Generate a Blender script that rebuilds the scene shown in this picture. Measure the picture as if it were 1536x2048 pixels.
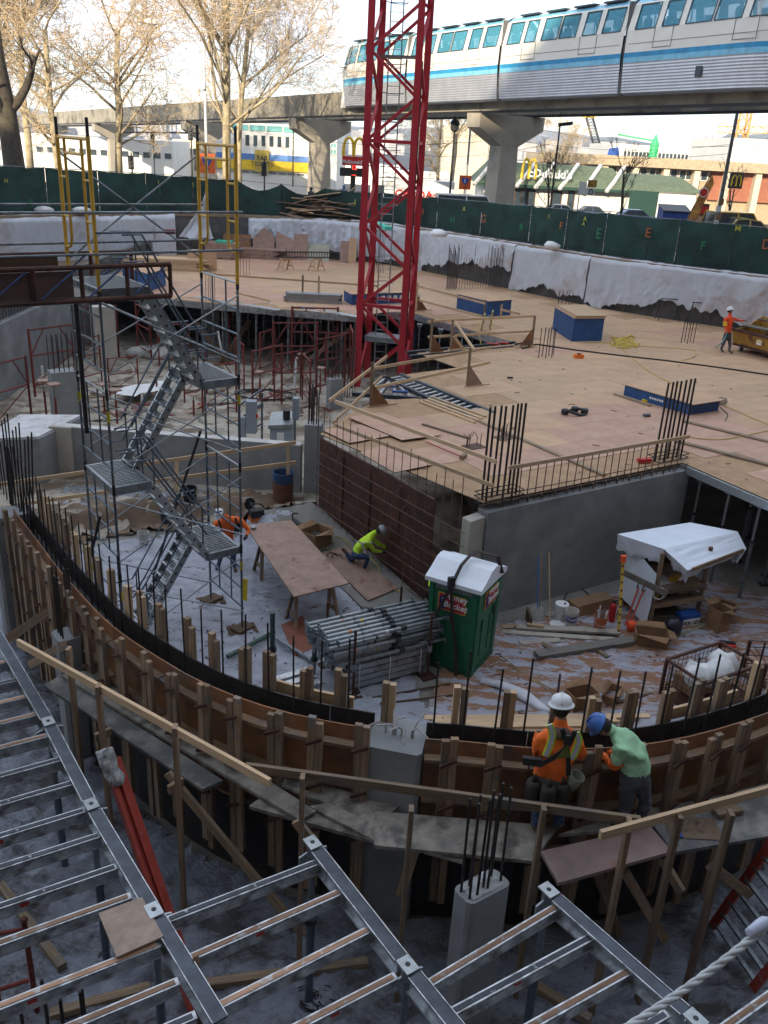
import bpy, math, random
from mathutils import Vector, Matrix
import mathutils.noise as mnoise
for _o in list(bpy.data.objects): bpy.data.objects.remove(_o, do_unlink=True)
SC=bpy.context.scene; COL=SC.collection
R=random.Random(7)
rad=math.radians
# ------------------------------------------------------------------ camera (metres, slab floor = 0, eye 10 m above it)
CAM=Vector((0,0,10)); F=1752.0
_nad=(540.0-768.0, 5200.0-1024.0)
_dn=Vector((_nad[0],_nad[1],F)).normalized()
_fw=Vector((0,0,1)); _Y=(_fw-_dn*_fw.dot(_dn)).normalized(); _Z=-_dn; _X=_Y.cross(_Z)
def _tow(c): c=Vector(c); return Vector((_X.dot(c),_Y.dot(c),_Z.dot(c)))
camd=bpy.data.cameras.new('camera'); cam=bpy.data.objects.new('camera',camd); COL.objects.link(cam)
camd.sensor_fit='VERTICAL'; camd.sensor_height=24; camd.lens=24*F/2048; camd.clip_start=.05; camd.clip_end=20000
_cx=_tow((1,0,0)); _cy=_tow((0,-1,0)); _cz=_tow((0,0,-1))
cam.matrix_world=Matrix(((_cx.x,_cy.x,_cz.x,CAM.x),(_cx.y,_cy.y,_cz.y,CAM.y),(_cx.z,_cy.z,_cz.z,CAM.z),(0,0,0,1)))
SC.camera=cam
# survey helpers: sight lines measured on the photograph turned into places on known levels
def ray(px,py): return _tow((px-768.0,py-1024.0,F)).normalized()
def G(px,py,z=0.0):
    d=ray(px,py); return CAM+d*((z-CAM.z)/d.z)
def V(px,py,y):
    d=ray(px,py); return CAM+d*(y/d.y)
def proj(p):
    p=Vector(p)-CAM; c=(_cx.dot(p),-_cy.dot(p),-_cz.dot(p)); return (768+F*c[0]/c[2],1024+F*c[1]/c[2])
def VZ(x,y,py):
    lo,hi=-14.0,30.0
    for _ in range(40):
        m=(lo+hi)/2
        if proj((x,y,m+10))[1]>py: lo=m
        else: hi=m
    return lo+10
# ------------------------------------------------------------------ sun, sky, exposure
SUN_EL=rad(20); SUN_DIR=Vector((.34,.94,0)).normalized()*math.cos(SUN_EL)+Vector((0,0,-math.sin(SUN_EL)))
sd=bpy.data.lights.new('sun','SUN'); sun=bpy.data.objects.new('sun',sd); COL.objects.link(sun)
sd.energy=3.2; sd.angle=rad(.53); sd.color=(1,.86,.66)
sun.rotation_euler=SUN_DIR.to_track_quat('-Z','Y').to_euler(); sun.location=(-40,-100,120)
W=bpy.data.worlds.new('World'); SC.world=W; W.use_nodes=True
nt=W.node_tree; nt.nodes.clear()
out=nt.nodes.new('ShaderNodeOutputWorld'); bg=nt.nodes.new('ShaderNodeBackground')
sky=nt.nodes.new('ShaderNodeTexSky'); sky.sky_type='NISHITA'; sky.sun_disc=False
sky.sun_elevation=SUN_EL; sky.sun_rotation=math.atan2(-SUN_DIR.x,-SUN_DIR.y); sky.air_density=1; sky.dust_density=.3; sky.ozone_density=2.5; sky.altitude=20
tc=nt.nodes.new('ShaderNodeTexCoord'); mp=nt.nodes.new('ShaderNodeMapping'); mp.inputs['Scale'].default_value=(1.1,1.1,4.2)
nz=nt.nodes.new('ShaderNodeTexNoise'); nz.inputs['Scale'].default_value=1.7; nz.inputs['Detail'].default_value=7; nz.inputs['Roughness'].default_value=.55
rp=nt.nodes.new('ShaderNodeValToRGB'); rp.color_ramp.elements[0].position=.43; rp.color_ramp.elements[0].color=(0.2,0.2,0.2,1); rp.color_ramp.elements[1].position=.6; rp.color_ramp.elements[1].color=(1,1,1,1)
mx=nt.nodes.new('ShaderNodeMixRGB'); mx.inputs['Color2'].default_value=(4.2,4.45,4.9,1)
nt.links.new(tc.outputs['Generated'],mp.inputs['Vector']); nt.links.new(mp.outputs['Vector'],nz.inputs['Vector'])
nt.links.new(nz.outputs['Fac'],rp.inputs['Fac']); nt.links.new(rp.outputs['Color'],mx.inputs['Fac'])
nt.links.new(sky.outputs['Color'],mx.inputs['Color1']); nt.links.new(mx.outputs['Color'],bg.inputs['Color'])
bg.inputs['Strength'].default_value=.15
nt.links.new(bg.outputs['Background'],out.inputs['Surface'])
SC.view_settings.view_transform='Standard'; SC.view_settings.look='None'; SC.view_settings.exposure=1.4; SC.view_settings.gamma=1
SC.view_settings.use_curve_mapping=False
SC.render.engine='CYCLES'; SC.cycles.use_denoising=True; SC.cycles.max_bounces=6; SC.cycles.transparent_max_bounces=12
# ------------------------------------------------------------------ materials
MATS={}
def mat(name,col,rough=.7,metal=0.0,var=.18,scale=3.0,col2=None,bump=0.0,bscale=40.0,spec=.4,stretch=None,uv=False,trans=0.0,alpha=1.0,dirt=None,dscale=1.2,dlo=.52,dhi=.68,objvar=.12,emit=None,detail=6.0):
    m=bpy.data.materials.new(name); m.use_nodes=True; t=m.node_tree; N=t.nodes; L=t.links
    b=N['Principled BSDF']; b.inputs['Roughness'].default_value=rough; b.inputs['Metallic'].default_value=metal
    b.inputs['Specular IOR Level'].default_value=spec
    tcn=N.new('ShaderNodeTexCoord'); src=tcn.outputs['UV' if uv else 'Object']
    if stretch:
        mpn=N.new('ShaderNodeMapping'); mpn.inputs['Scale'].default_value=stretch; L.new(src,mpn.inputs['Vector']); src2=mpn.outputs['Vector']
    else: src2=src
    n=N.new('ShaderNodeTexNoise'); n.inputs['Scale'].default_value=scale; n.inputs['Detail'].default_value=detail; n.inputs['Roughness'].default_value=.6; L.new(src2,n.inputs['Vector'])
    r=N.new('ShaderNodeValToRGB'); e=r.color_ramp.elements; e[0].position=.32; e[1].position=.68
    c1=tuple(c*(1-var) for c in col); c2=col2 if col2 else tuple(min(1,c*(1+var)) for c in col)
    e[0].color=(*c1,1); e[1].color=(*c2,1); L.new(n.outputs['Fac'],r.inputs['Fac']); cur=r.outputs['Color']
    if dirt:
        n2=N.new('ShaderNodeTexNoise'); n2.inputs['Scale'].default_value=dscale; n2.inputs['Detail'].default_value=7; n2.inputs['Roughness'].default_value=.65; L.new(tcn.outputs['Object'],n2.inputs['Vector'])
        r2=N.new('ShaderNodeValToRGB'); r2.color_ramp.elements[0].position=dlo; r2.color_ramp.elements[1].position=dhi; L.new(n2.outputs['Fac'],r2.inputs['Fac'])
        mm=N.new('ShaderNodeMixRGB'); mm.inputs['Color2'].default_value=(*dirt,1); L.new(cur,mm.inputs['Color1']); L.new(r2.outputs['Color'],mm.inputs['Fac']); cur=mm.outputs['Color']
    if objvar:
        oi=N.new('ShaderNodeObjectInfo'); mr=N.new('ShaderNodeMapRange'); mr.inputs['To Min'].default_value=1-objvar; mr.inputs['To Max'].default_value=1+objvar
        L.new(oi.outputs['Random'],mr.inputs['Value']); mu=N.new('ShaderNodeMixRGB'); mu.blend_type='MULTIPLY'; mu.inputs['Fac'].default_value=1
        L.new(cur,mu.inputs['Color1']); L.new(mr.outputs['Result'],mu.inputs['Color2']); cur=mu.outputs['Color']
    L.new(cur,b.inputs['Base Color'])
    if bump:
        n3=N.new('ShaderNodeTexNoise'); n3.inputs['Scale'].default_value=bscale; n3.inputs['Detail'].default_value=5; L.new(src2,n3.inputs['Vector'])
        bp=N.new('ShaderNodeBump'); bp.inputs['Strength'].default_value=bump; bp.inputs['Distance'].default_value=.02; L.new(n3.outputs['Fac'],bp.inputs['Height']); L.new(bp.outputs['Normal'],b.inputs['Normal'])
    if trans: b.inputs['Transmission Weight'].default_value=trans
    if alpha<1: b.inputs['Alpha'].default_value=alpha
    if emit: b.inputs['Emission Color'].default_value=(*emit[:3],1); b.inputs['Emission Strength'].default_value=emit[3]
    MATS[name]=m; return m
WST=(1.2,22,22)
wood_new=mat('new_lumber',(.52,.36,.21),.75,var=.22,scale=1.6,stretch=WST,uv=True,objvar=.2,bump=.12,bscale=6)
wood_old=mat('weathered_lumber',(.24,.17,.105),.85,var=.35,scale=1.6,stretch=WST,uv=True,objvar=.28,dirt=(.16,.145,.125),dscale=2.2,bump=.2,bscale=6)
wood_form=mat('form_lumber',(.26,.17,.10),.85,var=.35,scale=1.5,stretch=WST,uv=True,objvar=.35,dirt=(.17,.155,.14),dscale=4.5,dlo=.5,dhi=.66,bump=.2,bscale=6)
wood_gray=mat('gray_scaffold_plank',(.20,.185,.155),.85,var=.3,scale=1.4,stretch=WST,uv=True,objvar=.2,dirt=(.1,.095,.085),dscale=2.6,bump=.2,bscale=6)
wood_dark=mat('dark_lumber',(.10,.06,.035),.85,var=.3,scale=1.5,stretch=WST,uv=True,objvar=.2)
ply_tan=mat('tan_deck_plywood',(.51,.325,.188),.7,var=.14,scale=1.6,objvar=.06,dirt=(.40,.24,.15),dscale=.35,dlo=.5,dhi=.75,bump=.05)
ply_pink=mat('reddish_deck_plywood',(.47,.275,.18),.6,var=.14,scale=1.6,objvar=.06,dirt=(.47,.34,.23),dscale=.4,dlo=.55,dhi=.75,bump=.05)
ply_worn=mat('worn_reddish_plywood',(.30,.195,.145),.7,var=.22,scale=3,objvar=.12,dirt=(.17,.08,.055),dscale=1.6,dlo=.58,dhi=.66,bump=.1)
ply_brown=mat('brown_form_plywood',(.25,.11,.045),.6,var=.35,scale=2.2,objvar=.25,dirt=(.11,.08,.06),dscale=2.4,dlo=.48,dhi=.66,bump=.1)
ply_edge=mat('dark_plywood_edge',(.035,.032,.03),.7,var=.3)
ply_black=mat('black_form_face_and_shade',(.03,.027,.025),.5,var=.4,scale=5,dirt=(.09,.085,.08),dscale=4,dlo=.6,dhi=.75)
conc=mat('gray_concrete',(.25,.255,.25),.85,var=.16,scale=1.6,dirt=(.16,.165,.165),dscale=.7,dlo=.45,dhi=.7,bump=.12,bscale=25)
conc_light=mat('pale_concrete',(.40,.37,.31),.85,var=.14,scale=1.2,dirt=(.27,.25,.22),dscale=.35,dlo=.45,dhi=.72,bump=.08)
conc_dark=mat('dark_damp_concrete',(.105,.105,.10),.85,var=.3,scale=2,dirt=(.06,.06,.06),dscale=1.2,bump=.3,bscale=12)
conc_slab=mat('slab_concrete',(.20,.19,.165),.8,var=.2,scale=1.2,dirt=(.13,.115,.095),dscale=.8)
rebar_m=mat('rebar_steel',(.045,.038,.036),.6,.5,var=.35,scale=9,objvar=.3,bump=.3,bscale=70)
rust=mat('rusty_steel',(.085,.036,.024),.75,.2,var=.4,scale=4,dirt=(.05,.028,.022),dscale=1.1,bump=.1)
rust2=mat('rusty_grid_bar',(.13,.075,.05),.7,.3,var=.35,scale=6,objvar=.25)
galv=mat('galvanised_steel',(.20,.225,.235),.45,.55,var=.22,scale=6,objvar=.2,dirt=(.10,.10,.10),dscale=5)
galv_l=mat('bright_galvanised_steel',(.36,.385,.39),.4,.6,var=.2,scale=6,objvar=.2,dirt=(.2,.2,.19),dscale=6)
alu=mat('aluminium',(.50,.52,.53),.38,.75,var=.2,scale=8,objvar=.12,dirt=(.17,.165,.16),dscale=7,dlo=.46,dhi=.68)
alu_dark=mat('dark_beam_top',(.06,.068,.082),.4,.5,var=.3,scale=5,dirt=(.45,.46,.47),dscale=7,dlo=.66,dhi=.72)
bluesteel=mat('blue_gray_tube',(.115,.145,.175),.4,.5,var=.25,scale=6,objvar=.15)
bluetube=mat('blue_tube',(.06,.10,.2),.5,.3,var=.25,scale=6)
darksteel=mat('dark_steel',(.04,.04,.042),.5,.5,var=.3,scale=5)
red_frame=mat('rusty_red_frame',(.16,.028,.02),.6,.1,var=.35,scale=5,objvar=.25,dirt=(.07,.03,.022),dscale=4)
crane_red=mat('crane_red_paint',(.42,.022,.032),.45,0,var=.12,scale=3,dirt=(.22,.018,.022),dscale=3,dlo=.6,dhi=.8,objvar=.06)
lad_red=mat('ladder_red',(.36,.05,.03),.5,0,var=.2,scale=5,dirt=(.4,.36,.34),dscale=6,dlo=.62,dhi=.7)
yel=mat('yellow_frame_paint',(.56,.32,.035),.45,0,var=.15,scale=4,dirt=(.3,.16,.03),dscale=5,dlo=.62,dhi=.78)
box_blue=mat('blue_painted_plywood',(.018,.075,.22),.6,0,var=.22,scale=3,bump=.05,dirt=(.09,.13,.2),dscale=5,dlo=.6,dhi=.72)
white_p=mat('white_paint',(.74,.74,.72),.5,var=.06)
black_p=mat('black_plastic',(.015,.015,.016),.5,var=.2)
green_mesh=mat('dark_green_fence_mesh',(.011,.040,.032),.8,var=.4,scale=.9,objvar=.3,dirt=(.03,.06,.05),dscale=.8,dlo=.55,dhi=.75,bump=.3,bscale=2.5)
orange=mat('safety_orange',(.80,.17,.015),.7,var=.1,scale=6)
lime=mat('safety_lime',(.55,.80,.03),.7,var=.1,scale=6)
yellow=mat('bright_yellow',(.75,.56,.03),.6,var=.12)
redp=mat('signal_red',(.50,.03,.02),.5,var=.12)
cable=mat('yellow_cord',(.55,.40,.06),.6,var=.15)
blackrub=mat('black_rubber',(.018,.018,.018),.6,var=.2)
card=mat('brown_cardboard',(.25,.145,.075),.85,var=.15,scale=4)
glass_d=mat('dark_window_glass',(.03,.04,.045),.08,0,var=.1,spec=.8)
# ------------------------------------------------------------------ mesh building
class MB:
    def __init__(s): s.v=[];s.f=[];s.m=[];s.uv=[]
    def add(s,vs,fs,mi=0,uvs=None):
        o=len(s.v); s.v.extend([tuple(p) for p in vs])
        for k,f in enumerate(fs):
            s.f.append(tuple(i+o for i in f)); s.m.append(mi); s.uv.append(uvs[k] if uvs else None)
        return s
    def beam(s,p0,p1,w,h,up=(0,0,1),mi=0,off=(0,0)):
        p0=Vector(p0);p1=Vector(p1);d=p1-p0;L=d.length
        if L<1e-6: return s
        d/=L; up=Vector(up)
        if abs(d.dot(up))>.995: up=Vector((0,1,0)) if abs(d.y)<.9 else Vector((1,0,0))
        sx=d.cross(up).normalized(); uz=sx.cross(d).normalized()
        q=[]
        for P in (p0,p1):
            for a,b in ((-1,-1),(1,-1),(1,1),(-1,1)): q.append(P+sx*(a*w/2+off[0])+uz*(b*h/2+off[1]))
        fs=[(3,2,1,0),(4,5,6,7),(0,1,5,4),(1,2,6,5),(2,3,7,6),(3,0,4,7)]
        r=(p0.x*3.1+p0.y*1.7)%5; uvs=[[(r,0),(r+w,0),(r+w,h),(r,h)]]*2
        vv=0
        for e in (w,h,w,h): uvs=uvs+[[(r,vv),(r,vv+e),(r+L,vv+e),(r+L,vv)]]; vv+=e+.37
        return s.add(q,fs,mi,uvs)
    def box(s,c,sx,sy,sz,rz=0,mi=0):
        c=Vector(c); d=Vector((math.cos(rz),math.sin(rz),0))
        return s.beam(c-d*sx/2,c+d*sx/2,sy,sz,mi=mi)
    def tube(s,p0,p1,r,n=6,mi=0,r1=None,cap=True):
        p0=Vector(p0);p1=Vector(p1);d=p1-p0;L=d.length
        if L<1e-6: return s
        d/=L; r1=r if r1 is None else r1
        a=d.orthogonal().normalized(); b=d.cross(a)
        q=[];cs=[(math.cos(2*math.pi*k/n),math.sin(2*math.pi*k/n)) for k in range(n)]
        for P,rr in ((p0,r),(p1,r1)):
            for c,sn in cs: q.append(P+a*(c*rr)+b*(sn*rr))
        fs=[(k,(k+1)%n,n+(k+1)%n,n+k) for k in range(n)]
        if cap: fs+= [tuple(range(n-1,-1,-1)),tuple(range(n,2*n))]
        return s.add(q,fs,mi)
    def path(s,pts,r,n=6,mi=0,closed=False):
        pts=[Vector(p) for p in pts]; m=len(pts); rings=[]
        prev=None
        for i in range(m):
            if closed: t=pts[(i+1)%m]-pts[i-1]
            else: t=pts[min(i+1,m-1)]-pts[max(i-1,0)]
            if t.length<1e-9: t=Vector((0,0,1))
            t.normalize()
            a=(prev-t*prev.dot(t)) if prev is not None else t.orthogonal()
            if a.length<1e-4: a=t.orthogonal()
            a.normalize(); prev=a; b=t.cross(a); rr=r[i] if isinstance(r,(list,tuple)) else r
            rings.append([pts[i]+a*(math.cos(2*math.pi*k/n)*rr)+b*(math.sin(2*math.pi*k/n)*rr) for k in range(n)])
        q=[p for rg in rings for p in rg]; fs=[]
        for i in range(m if closed else m-1):
            j=(i+1)%m
            for k in range(n): fs.append((i*n+k,i*n+(k+1)%n,j*n+(k+1)%n,j*n+k))
        if not closed: fs+=[tuple(range(n-1,-1,-1)),tuple(range((m-1)*n,m*n))]
        return s.add(q,fs,mi)
    def prism(s,poly,z0,z1,mi=0,mside=None):
        n=len(poly); ar=sum(poly[i][0]*poly[(i+1)%n][1]-poly[(i+1)%n][0]*poly[i][1] for i in range(n))
        if ar<0: poly=poly[::-1]
        z0f=z0 if callable(z0) else (lambda x,y:z0); z1f=z1 if callable(z1) else (lambda x,y:z1)
        q=[(p[0],p[1],z0f(p[0],p[1])) for p in poly]+[(p[0],p[1],z1f(p[0],p[1])) for p in poly]
        s.add(q,[tuple(range(n-1,-1,-1)),tuple(range(n,2*n))],mi)
        o=len(s.v)-2*n; 
        for i in range(n):
            j=(i+1)%n; s.f.append((o+i,o+j,o+n+j,o+n+i)); s.m.append(mi if mside is None else mside); s.uv.append(None)
        return s
    def ext(s,poly3,d,mi=0):   # extrude a 3-D polygon along vector d
        n=len(poly3); d=Vector(d); q=[Vector(p) for p in poly3]+[Vector(p)+d for p in poly3]
        nrm=Vector((0,0,0))
        for i in range(n): nrm+=q[i].cross(q[(i+1)%n])
        fs=[tuple(range(n-1,-1,-1)),tuple(range(n,2*n))]+[(i,(i+1)%n,n+(i+1)%n,n+i) for i in range(n)]
        if nrm.dot(d)<0: fs=[f[::-1] for f in fs]
        return s.add(q,fs,mi)
    def grid(s,fn,nu,nv,mi=0):
        q=[fn(i/nu,j/nv) for j in range(nv+1) for i in range(nu+1)]
        fs=[(j*(nu+1)+i,j*(nu+1)+i+1,(j+1)*(nu+1)+i+1,(j+1)*(nu+1)+i) for j in range(nv) for i in range(nu)]
        return s.add(q,fs,mi)
    def lathe(s,prof,c,n=16,mi=0,axis=None):
        c=Vector(c); ax=(axis or Vector((0,0,1))).normalized(); a=ax.orthogonal().normalized(); b=ax.cross(a)
        q=[]; m=len(prof)
        for r,z in prof:
            for k in range(n):
                t=2*math.pi*k/n; q.append(c+a*(math.cos(t)*r)+b*(math.sin(t)*r)+ax*z)
        fs=[(i*n+k,i*n+(k+1)%n,(i+1)*n+(k+1)%n,(i+1)*n+k) for i in range(m-1) for k in range(n)]
        fs+=[tuple(range(n-1,-1,-1)),tuple(range((m-1)*n,m*n))]
        return s.add(q,fs,mi)
    def mesh(s,name,mats,origin=(0,0,0),smooth=False):
        me=bpy.data.meshes.new(name); o=Vector(origin)
        me.from_pydata([(p[0]-o.x,p[1]-o.y,p[2]-o.z) for p in s.v],[],s.f)
        for m in (mats if isinstance(mats,(list,tuple)) else [mats]): me.materials.append(m)
        if any(s.m): me.polygons.foreach_set('material_index',s.m)
        if any(u is not None for u in s.uv):
            ul=me.uv_layers.new(name='uv'); flat=[]
            for f,u in zip(s.f,s.uv):
                if u is not None: 
                    for a in u: flat.extend(a)
                else:
                    P=[Vector(s.v[i]) for i in f]; nr=(P[1]-P[0]).cross(P[2]-P[0]); ax=[abs(nr.x),abs(nr.y),abs(nr.z)]; k=ax.index(max(ax))
                    for p in P: flat.extend(((p.y,p.z),(p.x,p.z),(p.x,p.y))[k])
            ul.data.foreach_set('uv',flat)
        if smooth: me.polygons.foreach_set('use_smooth',[True]*len(me.polygons))
        me.update(); return me
def worg(o):
    l=Vector((0,0,0))
    while o: l+=Vector(o.location); o=o.parent
    return l
def build(mb,name,mats,parent=None,loc=None,smooth=False,**tags):
    """link the collected shapes as ONE mesh object; loc None keeps a sensible origin"""
    if parent is not None: org=worg(parent)+Vector(loc or (0,0,0)); loc_=Vector(loc or (0,0,0))
    else:
        if loc is None:
            xs=[p[0] for p in mb.v]; ys=[p[1] for p in mb.v]; zs=[p[2] for p in mb.v]
            loc=((min(xs)+max(xs))/2,(min(ys)+max(ys))/2,min(zs))
        org=Vector(loc); loc_=org
    o=bpy.data.objects.new(name,mb.mesh(name,mats,org,smooth)); o.location=loc_
    if parent is not None: o.parent=parent
    COL.objects.link(o); tag(o,**tags); return o
def tag(o,label=None,cat=None,group=None,kind=None):
    if label: o['label']=label
    if cat: o['category']=cat
    if group: o['group']=group
    if kind: o['kind']=kind
    return o
def thing(name,loc,label,cat,group=None,kind=None):
    o=bpy.data.objects.new(name,None); o.empty_display_size=.2; o.location=loc; COL.objects.link(o); return tag(o,label,cat,group,kind)
def kids(o): return [c for c in KIDS.get(o.name,[])]
def dup(root,loc,rz=0.0,label=None,group=None,scale=None):
    r=root.copy(); COL.objects.link(r); r.location=loc; r.rotation_euler=(0,0,rz)
    if scale: r.scale=scale
    if label: r['label']=label
    if group: r['group']=group
    for ch in list(root.children):
        c=ch.copy(); COL.objects.link(c); c.parent=r
        for g in list(ch.children):
            d=g.copy(); COL.objects.link(d); d.parent=c
    return r
def share(o,parent=None,loc=(0,0,0),rot=None):
    c=o.copy(); COL.objects.link(c); c.parent=parent; c.location=loc
    if rot is not None: c.rotation_euler=rot
    return c
def solid(mb,name,m,label,cat,group=None,kind=None,smooth=False,loc=None): return build(mb,name,m,None,loc,smooth,label=label,cat=cat,group=group,kind=kind)
def fbm(x,y,z=0.0,o=4): return mnoise.fractal(Vector((x,y,z)),1.0,2.0,o)
def inpoly(x,y,poly):
    c=False;n=len(poly);j=n-1
    for i in range(n):
        xi,yi=poly[i][0],poly[i][1];xj,yj=poly[j][0],poly[j][1]
        if (yi>y)!=(yj>y) and x<(xj-xi)*(y-yi)/(yj-yi)+xi: c=not c
        j=i
    return c
def text(s,name,mtl,parent,p,right,up,size,depth=.004,align='CENTER',bold=0.0,shear=0.0):
    """lettering as real extruded glyph meshes"""
    cu=bpy.data.curves.new(name,'FONT'); cu.body=s; cu.size=size; cu.extrude=depth; cu.align_x=align; cu.align_y='CENTER'; cu.offset=bold; cu.shear=shear; cu.resolution_u=2
    to=bpy.data.objects.new(name+'_tmp',cu); COL.objects.link(to)
    dg=bpy.context.evaluated_depsgraph_get(); me=bpy.data.meshes.new_from_object(to.evaluated_get(dg)); bpy.data.objects.remove(to,do_unlink=True)
    me.materials.clear(); me.materials.append(mtl)
    x=Vector(right).normalized(); y=Vector(up); y=(y-x*y.dot(x)).normalized(); z=x.cross(y); p=Vector(p)
    me.transform(Matrix(((x.x,y.x,z.x,p.x),(x.y,y.y,z.y,p.y),(x.z,y.z,z.z,p.z),(0,0,0,1))))
    o=bpy.data.objects.new(name,me); COL.objects.link(o)
    if parent is not None: me.transform(Matrix.Translation(-worg(parent))); o.parent=parent
    return o
ORD='first second third fourth fifth sixth seventh eighth ninth tenth eleventh twelfth'.split()
DECK=2.85; PLANK=3.0; FT=3.85; ST=5.3
# ================================================================== SETTING
asphalt=mat('asphalt',(.055,.055,.058),.9,var=.2,scale=.6,dirt=(.09,.088,.085),dscale=.15,objvar=0)
sidewalk_m=mat('pavement_concrete',(.34,.32,.29),.85,var=.12,scale=.5,objvar=0)
dirt_m=mat('earth',(.15,.10,.065),.95,var=.35,scale=1.2,dirt=(.22,.17,.12),dscale=.5,objvar=0,bump=.5,bscale=5)
mud_m=mat('pale_mud',(.34,.30,.235),.9,var=.3,scale=1.6,dirt=(.13,.095,.062),dscale=.9,dlo=.47,dhi=.60,objvar=0,bump=.5,bscale=6)
WALL=[(60,8),(30,31),(22,37.6),(17.3,41.0),(13,43.7),(9.9,46.3),(6.6,50.6),(1.7,56.5),(-1.5,59.4),(-5,60.0),(-10.5,59.6),(-15.5,57.5),(-22,50.2),(-34,36)]
PIT=[(p[0],p[1]) for p in WALL]+[(-34,-2.4),(60,-2.4)]
# slab, earth bench on the left, street sheet with the pit left open
build(MB().prism([(-16,-2.4),(60,-2.4),(60,8.4),(30,31.4),(22,38),(13,44),(6.6,51),(-1.5,60),(-10.5,60),(-16,58)],-.4,0),'slab',conc_slab,loc=(0,0,0),kind='structure')
build(MB().prism([(-15.75,-2.4),(-15.75,57.2),(-22,50.0),(-34,36),(-34,-2.4)],-.4,2.8),'earth_bench',dirt_m,loc=(0,0,0),kind='structure')
def SZ(y): return ST-.045*max(0,min(y,150)-61)
m=MB(); n=len(PIT); RR=(0,4,9,16,26,40,60,90,200,700,5200)
for i in range(n):
    q=[]
    for p in (PIT[i],PIT[(i+1)%n]):
        d=Vector((p[0]-6,p[1]-22)).normalized(); q.append([(p[0]+d.x*r,p[1]+d.y*r,SZ(p[1]+d.y*r)) for r in RR])
    for a in range(len(RR)-1): m.add([q[0][a],q[1][a],q[1][a+1],q[0][a+1]],[(0,1,2,3)])
o=build(m,'street',asphalt,loc=(0,0,0),kind='structure')
def offs(pl,d):
    r=[]
    for i,p in enumerate(pl):
        a=Vector(pl[max(i-1,0)]);b=Vector(pl[min(i+1,len(pl)-1)]);t=(b-a).normalized(); r.append((p[0]+t.y*d,p[1]-t.x*d))
    return r
def strip(mb,pl,d0,d1,z0,z1,mi=0):
    A=offs(pl,d0);B=offs(pl,d1)
    for i in range(len(pl)-1): mb.prism([A[i],A[i+1],B[i+1],B[i]],z0,z1,mi)
    return mb
# WALL runs right to left, so +d is outside (away from the pit)
build(strip(MB(),WALL,.9,5.5,ST-.2,ST+.13),'pavement',sidewalk_m,loc=(0,0,0),kind='structure')
build(MB().prism([(-60,72),(60,72),(60,76),(-60,76)],ST-1,lambda x,y:SZ(y)+.13),'far_pavement',sidewalk_m,loc=(0,0,0),kind='structure')
roadp=mat('road_paint',(.7,.7,.66),.7,objvar=0)
m=MB()
for k in range(30): 
    x=-50+k*3.6; z=SZ(66.4)+.01; m.add([(x,66.4,z),(x+1.8,66.4,z),(x+1.8,66.55,z),(x,66.55,z)],[(0,1,2,3)])
build(m,'road_marking',roadp,loc=(0,0,0),kind='structure')
# far hills
hill_m=mat('wooded_hill',(.07,.085,.07),.95,var=.35,scale=.012,dirt=(.30,.29,.28),dscale=.02,dlo=.58,dhi=.64,objvar=0,detail=9)
HF=[]
def hill(x0,x1,y,h,d,seed):
    m=MB()
    def fn(u,v):
        x=x0+(x1-x0)*u; e=math.sin(math.pi*min(1,max(0,u)))**.5
        hh=h*e*(.75+.5*fbm(x*.002+seed,seed))*math.sin(v*math.pi/2) + 10*fbm(x*.02,v*4+seed)*v
        return (x,y+d*v+80*fbm(x*.003,v+seed),ST-3+max(0,hh))
    HF.append(fn); m.grid(fn,60,12); return build(m,'hills',hill_m,loc=(0,0,0),smooth=True,kind='structure')
hill(-900,1000,1900,62,500,1.3); hill(420,2400,1600,92,500,4.1); hill(-3000,3000,2900,110,700,7.7)
# unseen blocks added behind the viewpoint, sized and angled to cast the shade
bwall=mat('brick_facade',(.26,.20,.17),.85,var=.1,scale=.8,objvar=0)
def slabwin(mb,x0,x1,y,z0,z1,nx,nz,mi):
    for i in range(nx):
        for k in range(nz):
            cx=x0+(x1-x0)*(i+.5)/nx; cz=z0+(z1-z0)*(k+.5)/nz
            mb.beam((cx-(x1-x0)/nx*.3,y,cz),(cx+(x1-x0)/nx*.3,y,cz),.12,(z1-z0)/nz*.55,mi=mi)
t=thing('shade_block',(-45,-12,ST),'long unseen brick block with rows of dark windows, added to shade the pit','building')
m=MB().prism([(-125,-3),(28,-3),(28,-22),(-125,-22)],0,35.4); build(m,'wall',bwall,t)
m=MB(); slabwin(m,-124,27,-3,ST+1,34,50,9,0); build(m,'window',glass_d,t)
An=Vector((-.64,.77)).normalized(); Ar=Vector((An.y,-An.x)); A0=Vector((5.2,63.0)); c0=A0-An*80
t=thing('shade_tower',(c0.x,c0.y,ST),'tall unseen brick tower set diagonally behind the viewpoint to shade the train','building')
pl=[c0-Ar*165,c0+Ar*60,c0+Ar*60-An*14,c0-Ar*165-An*14]
build(MB().prism([(p.x,p.y) for p in pl],0,13+.72*80),'wall',bwall,t)
m=MB()
for i in range(40):
    for k in range(16):
        c=c0+Ar*(-160+i*5.4); m.beam((c.x-Ar.x*1.2,c.y-Ar.y*1.2,9+k*3.7),(c.x+Ar.x*1.2,c.y+Ar.y*1.2,9+k*3.7),.12,1.9)
build(m,'window',glass_d,t)
# concrete wall that carries the near edge of the pit, under the viewpoint
solid(MB().prism([(-34,-2.4),(60,-2.4),(60,-2.9),(-34,-2.9)],0,ST+.3),'basement_wall',conc_dark,'dark concrete basement wall at the near edge of the pit','wall')
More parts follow.
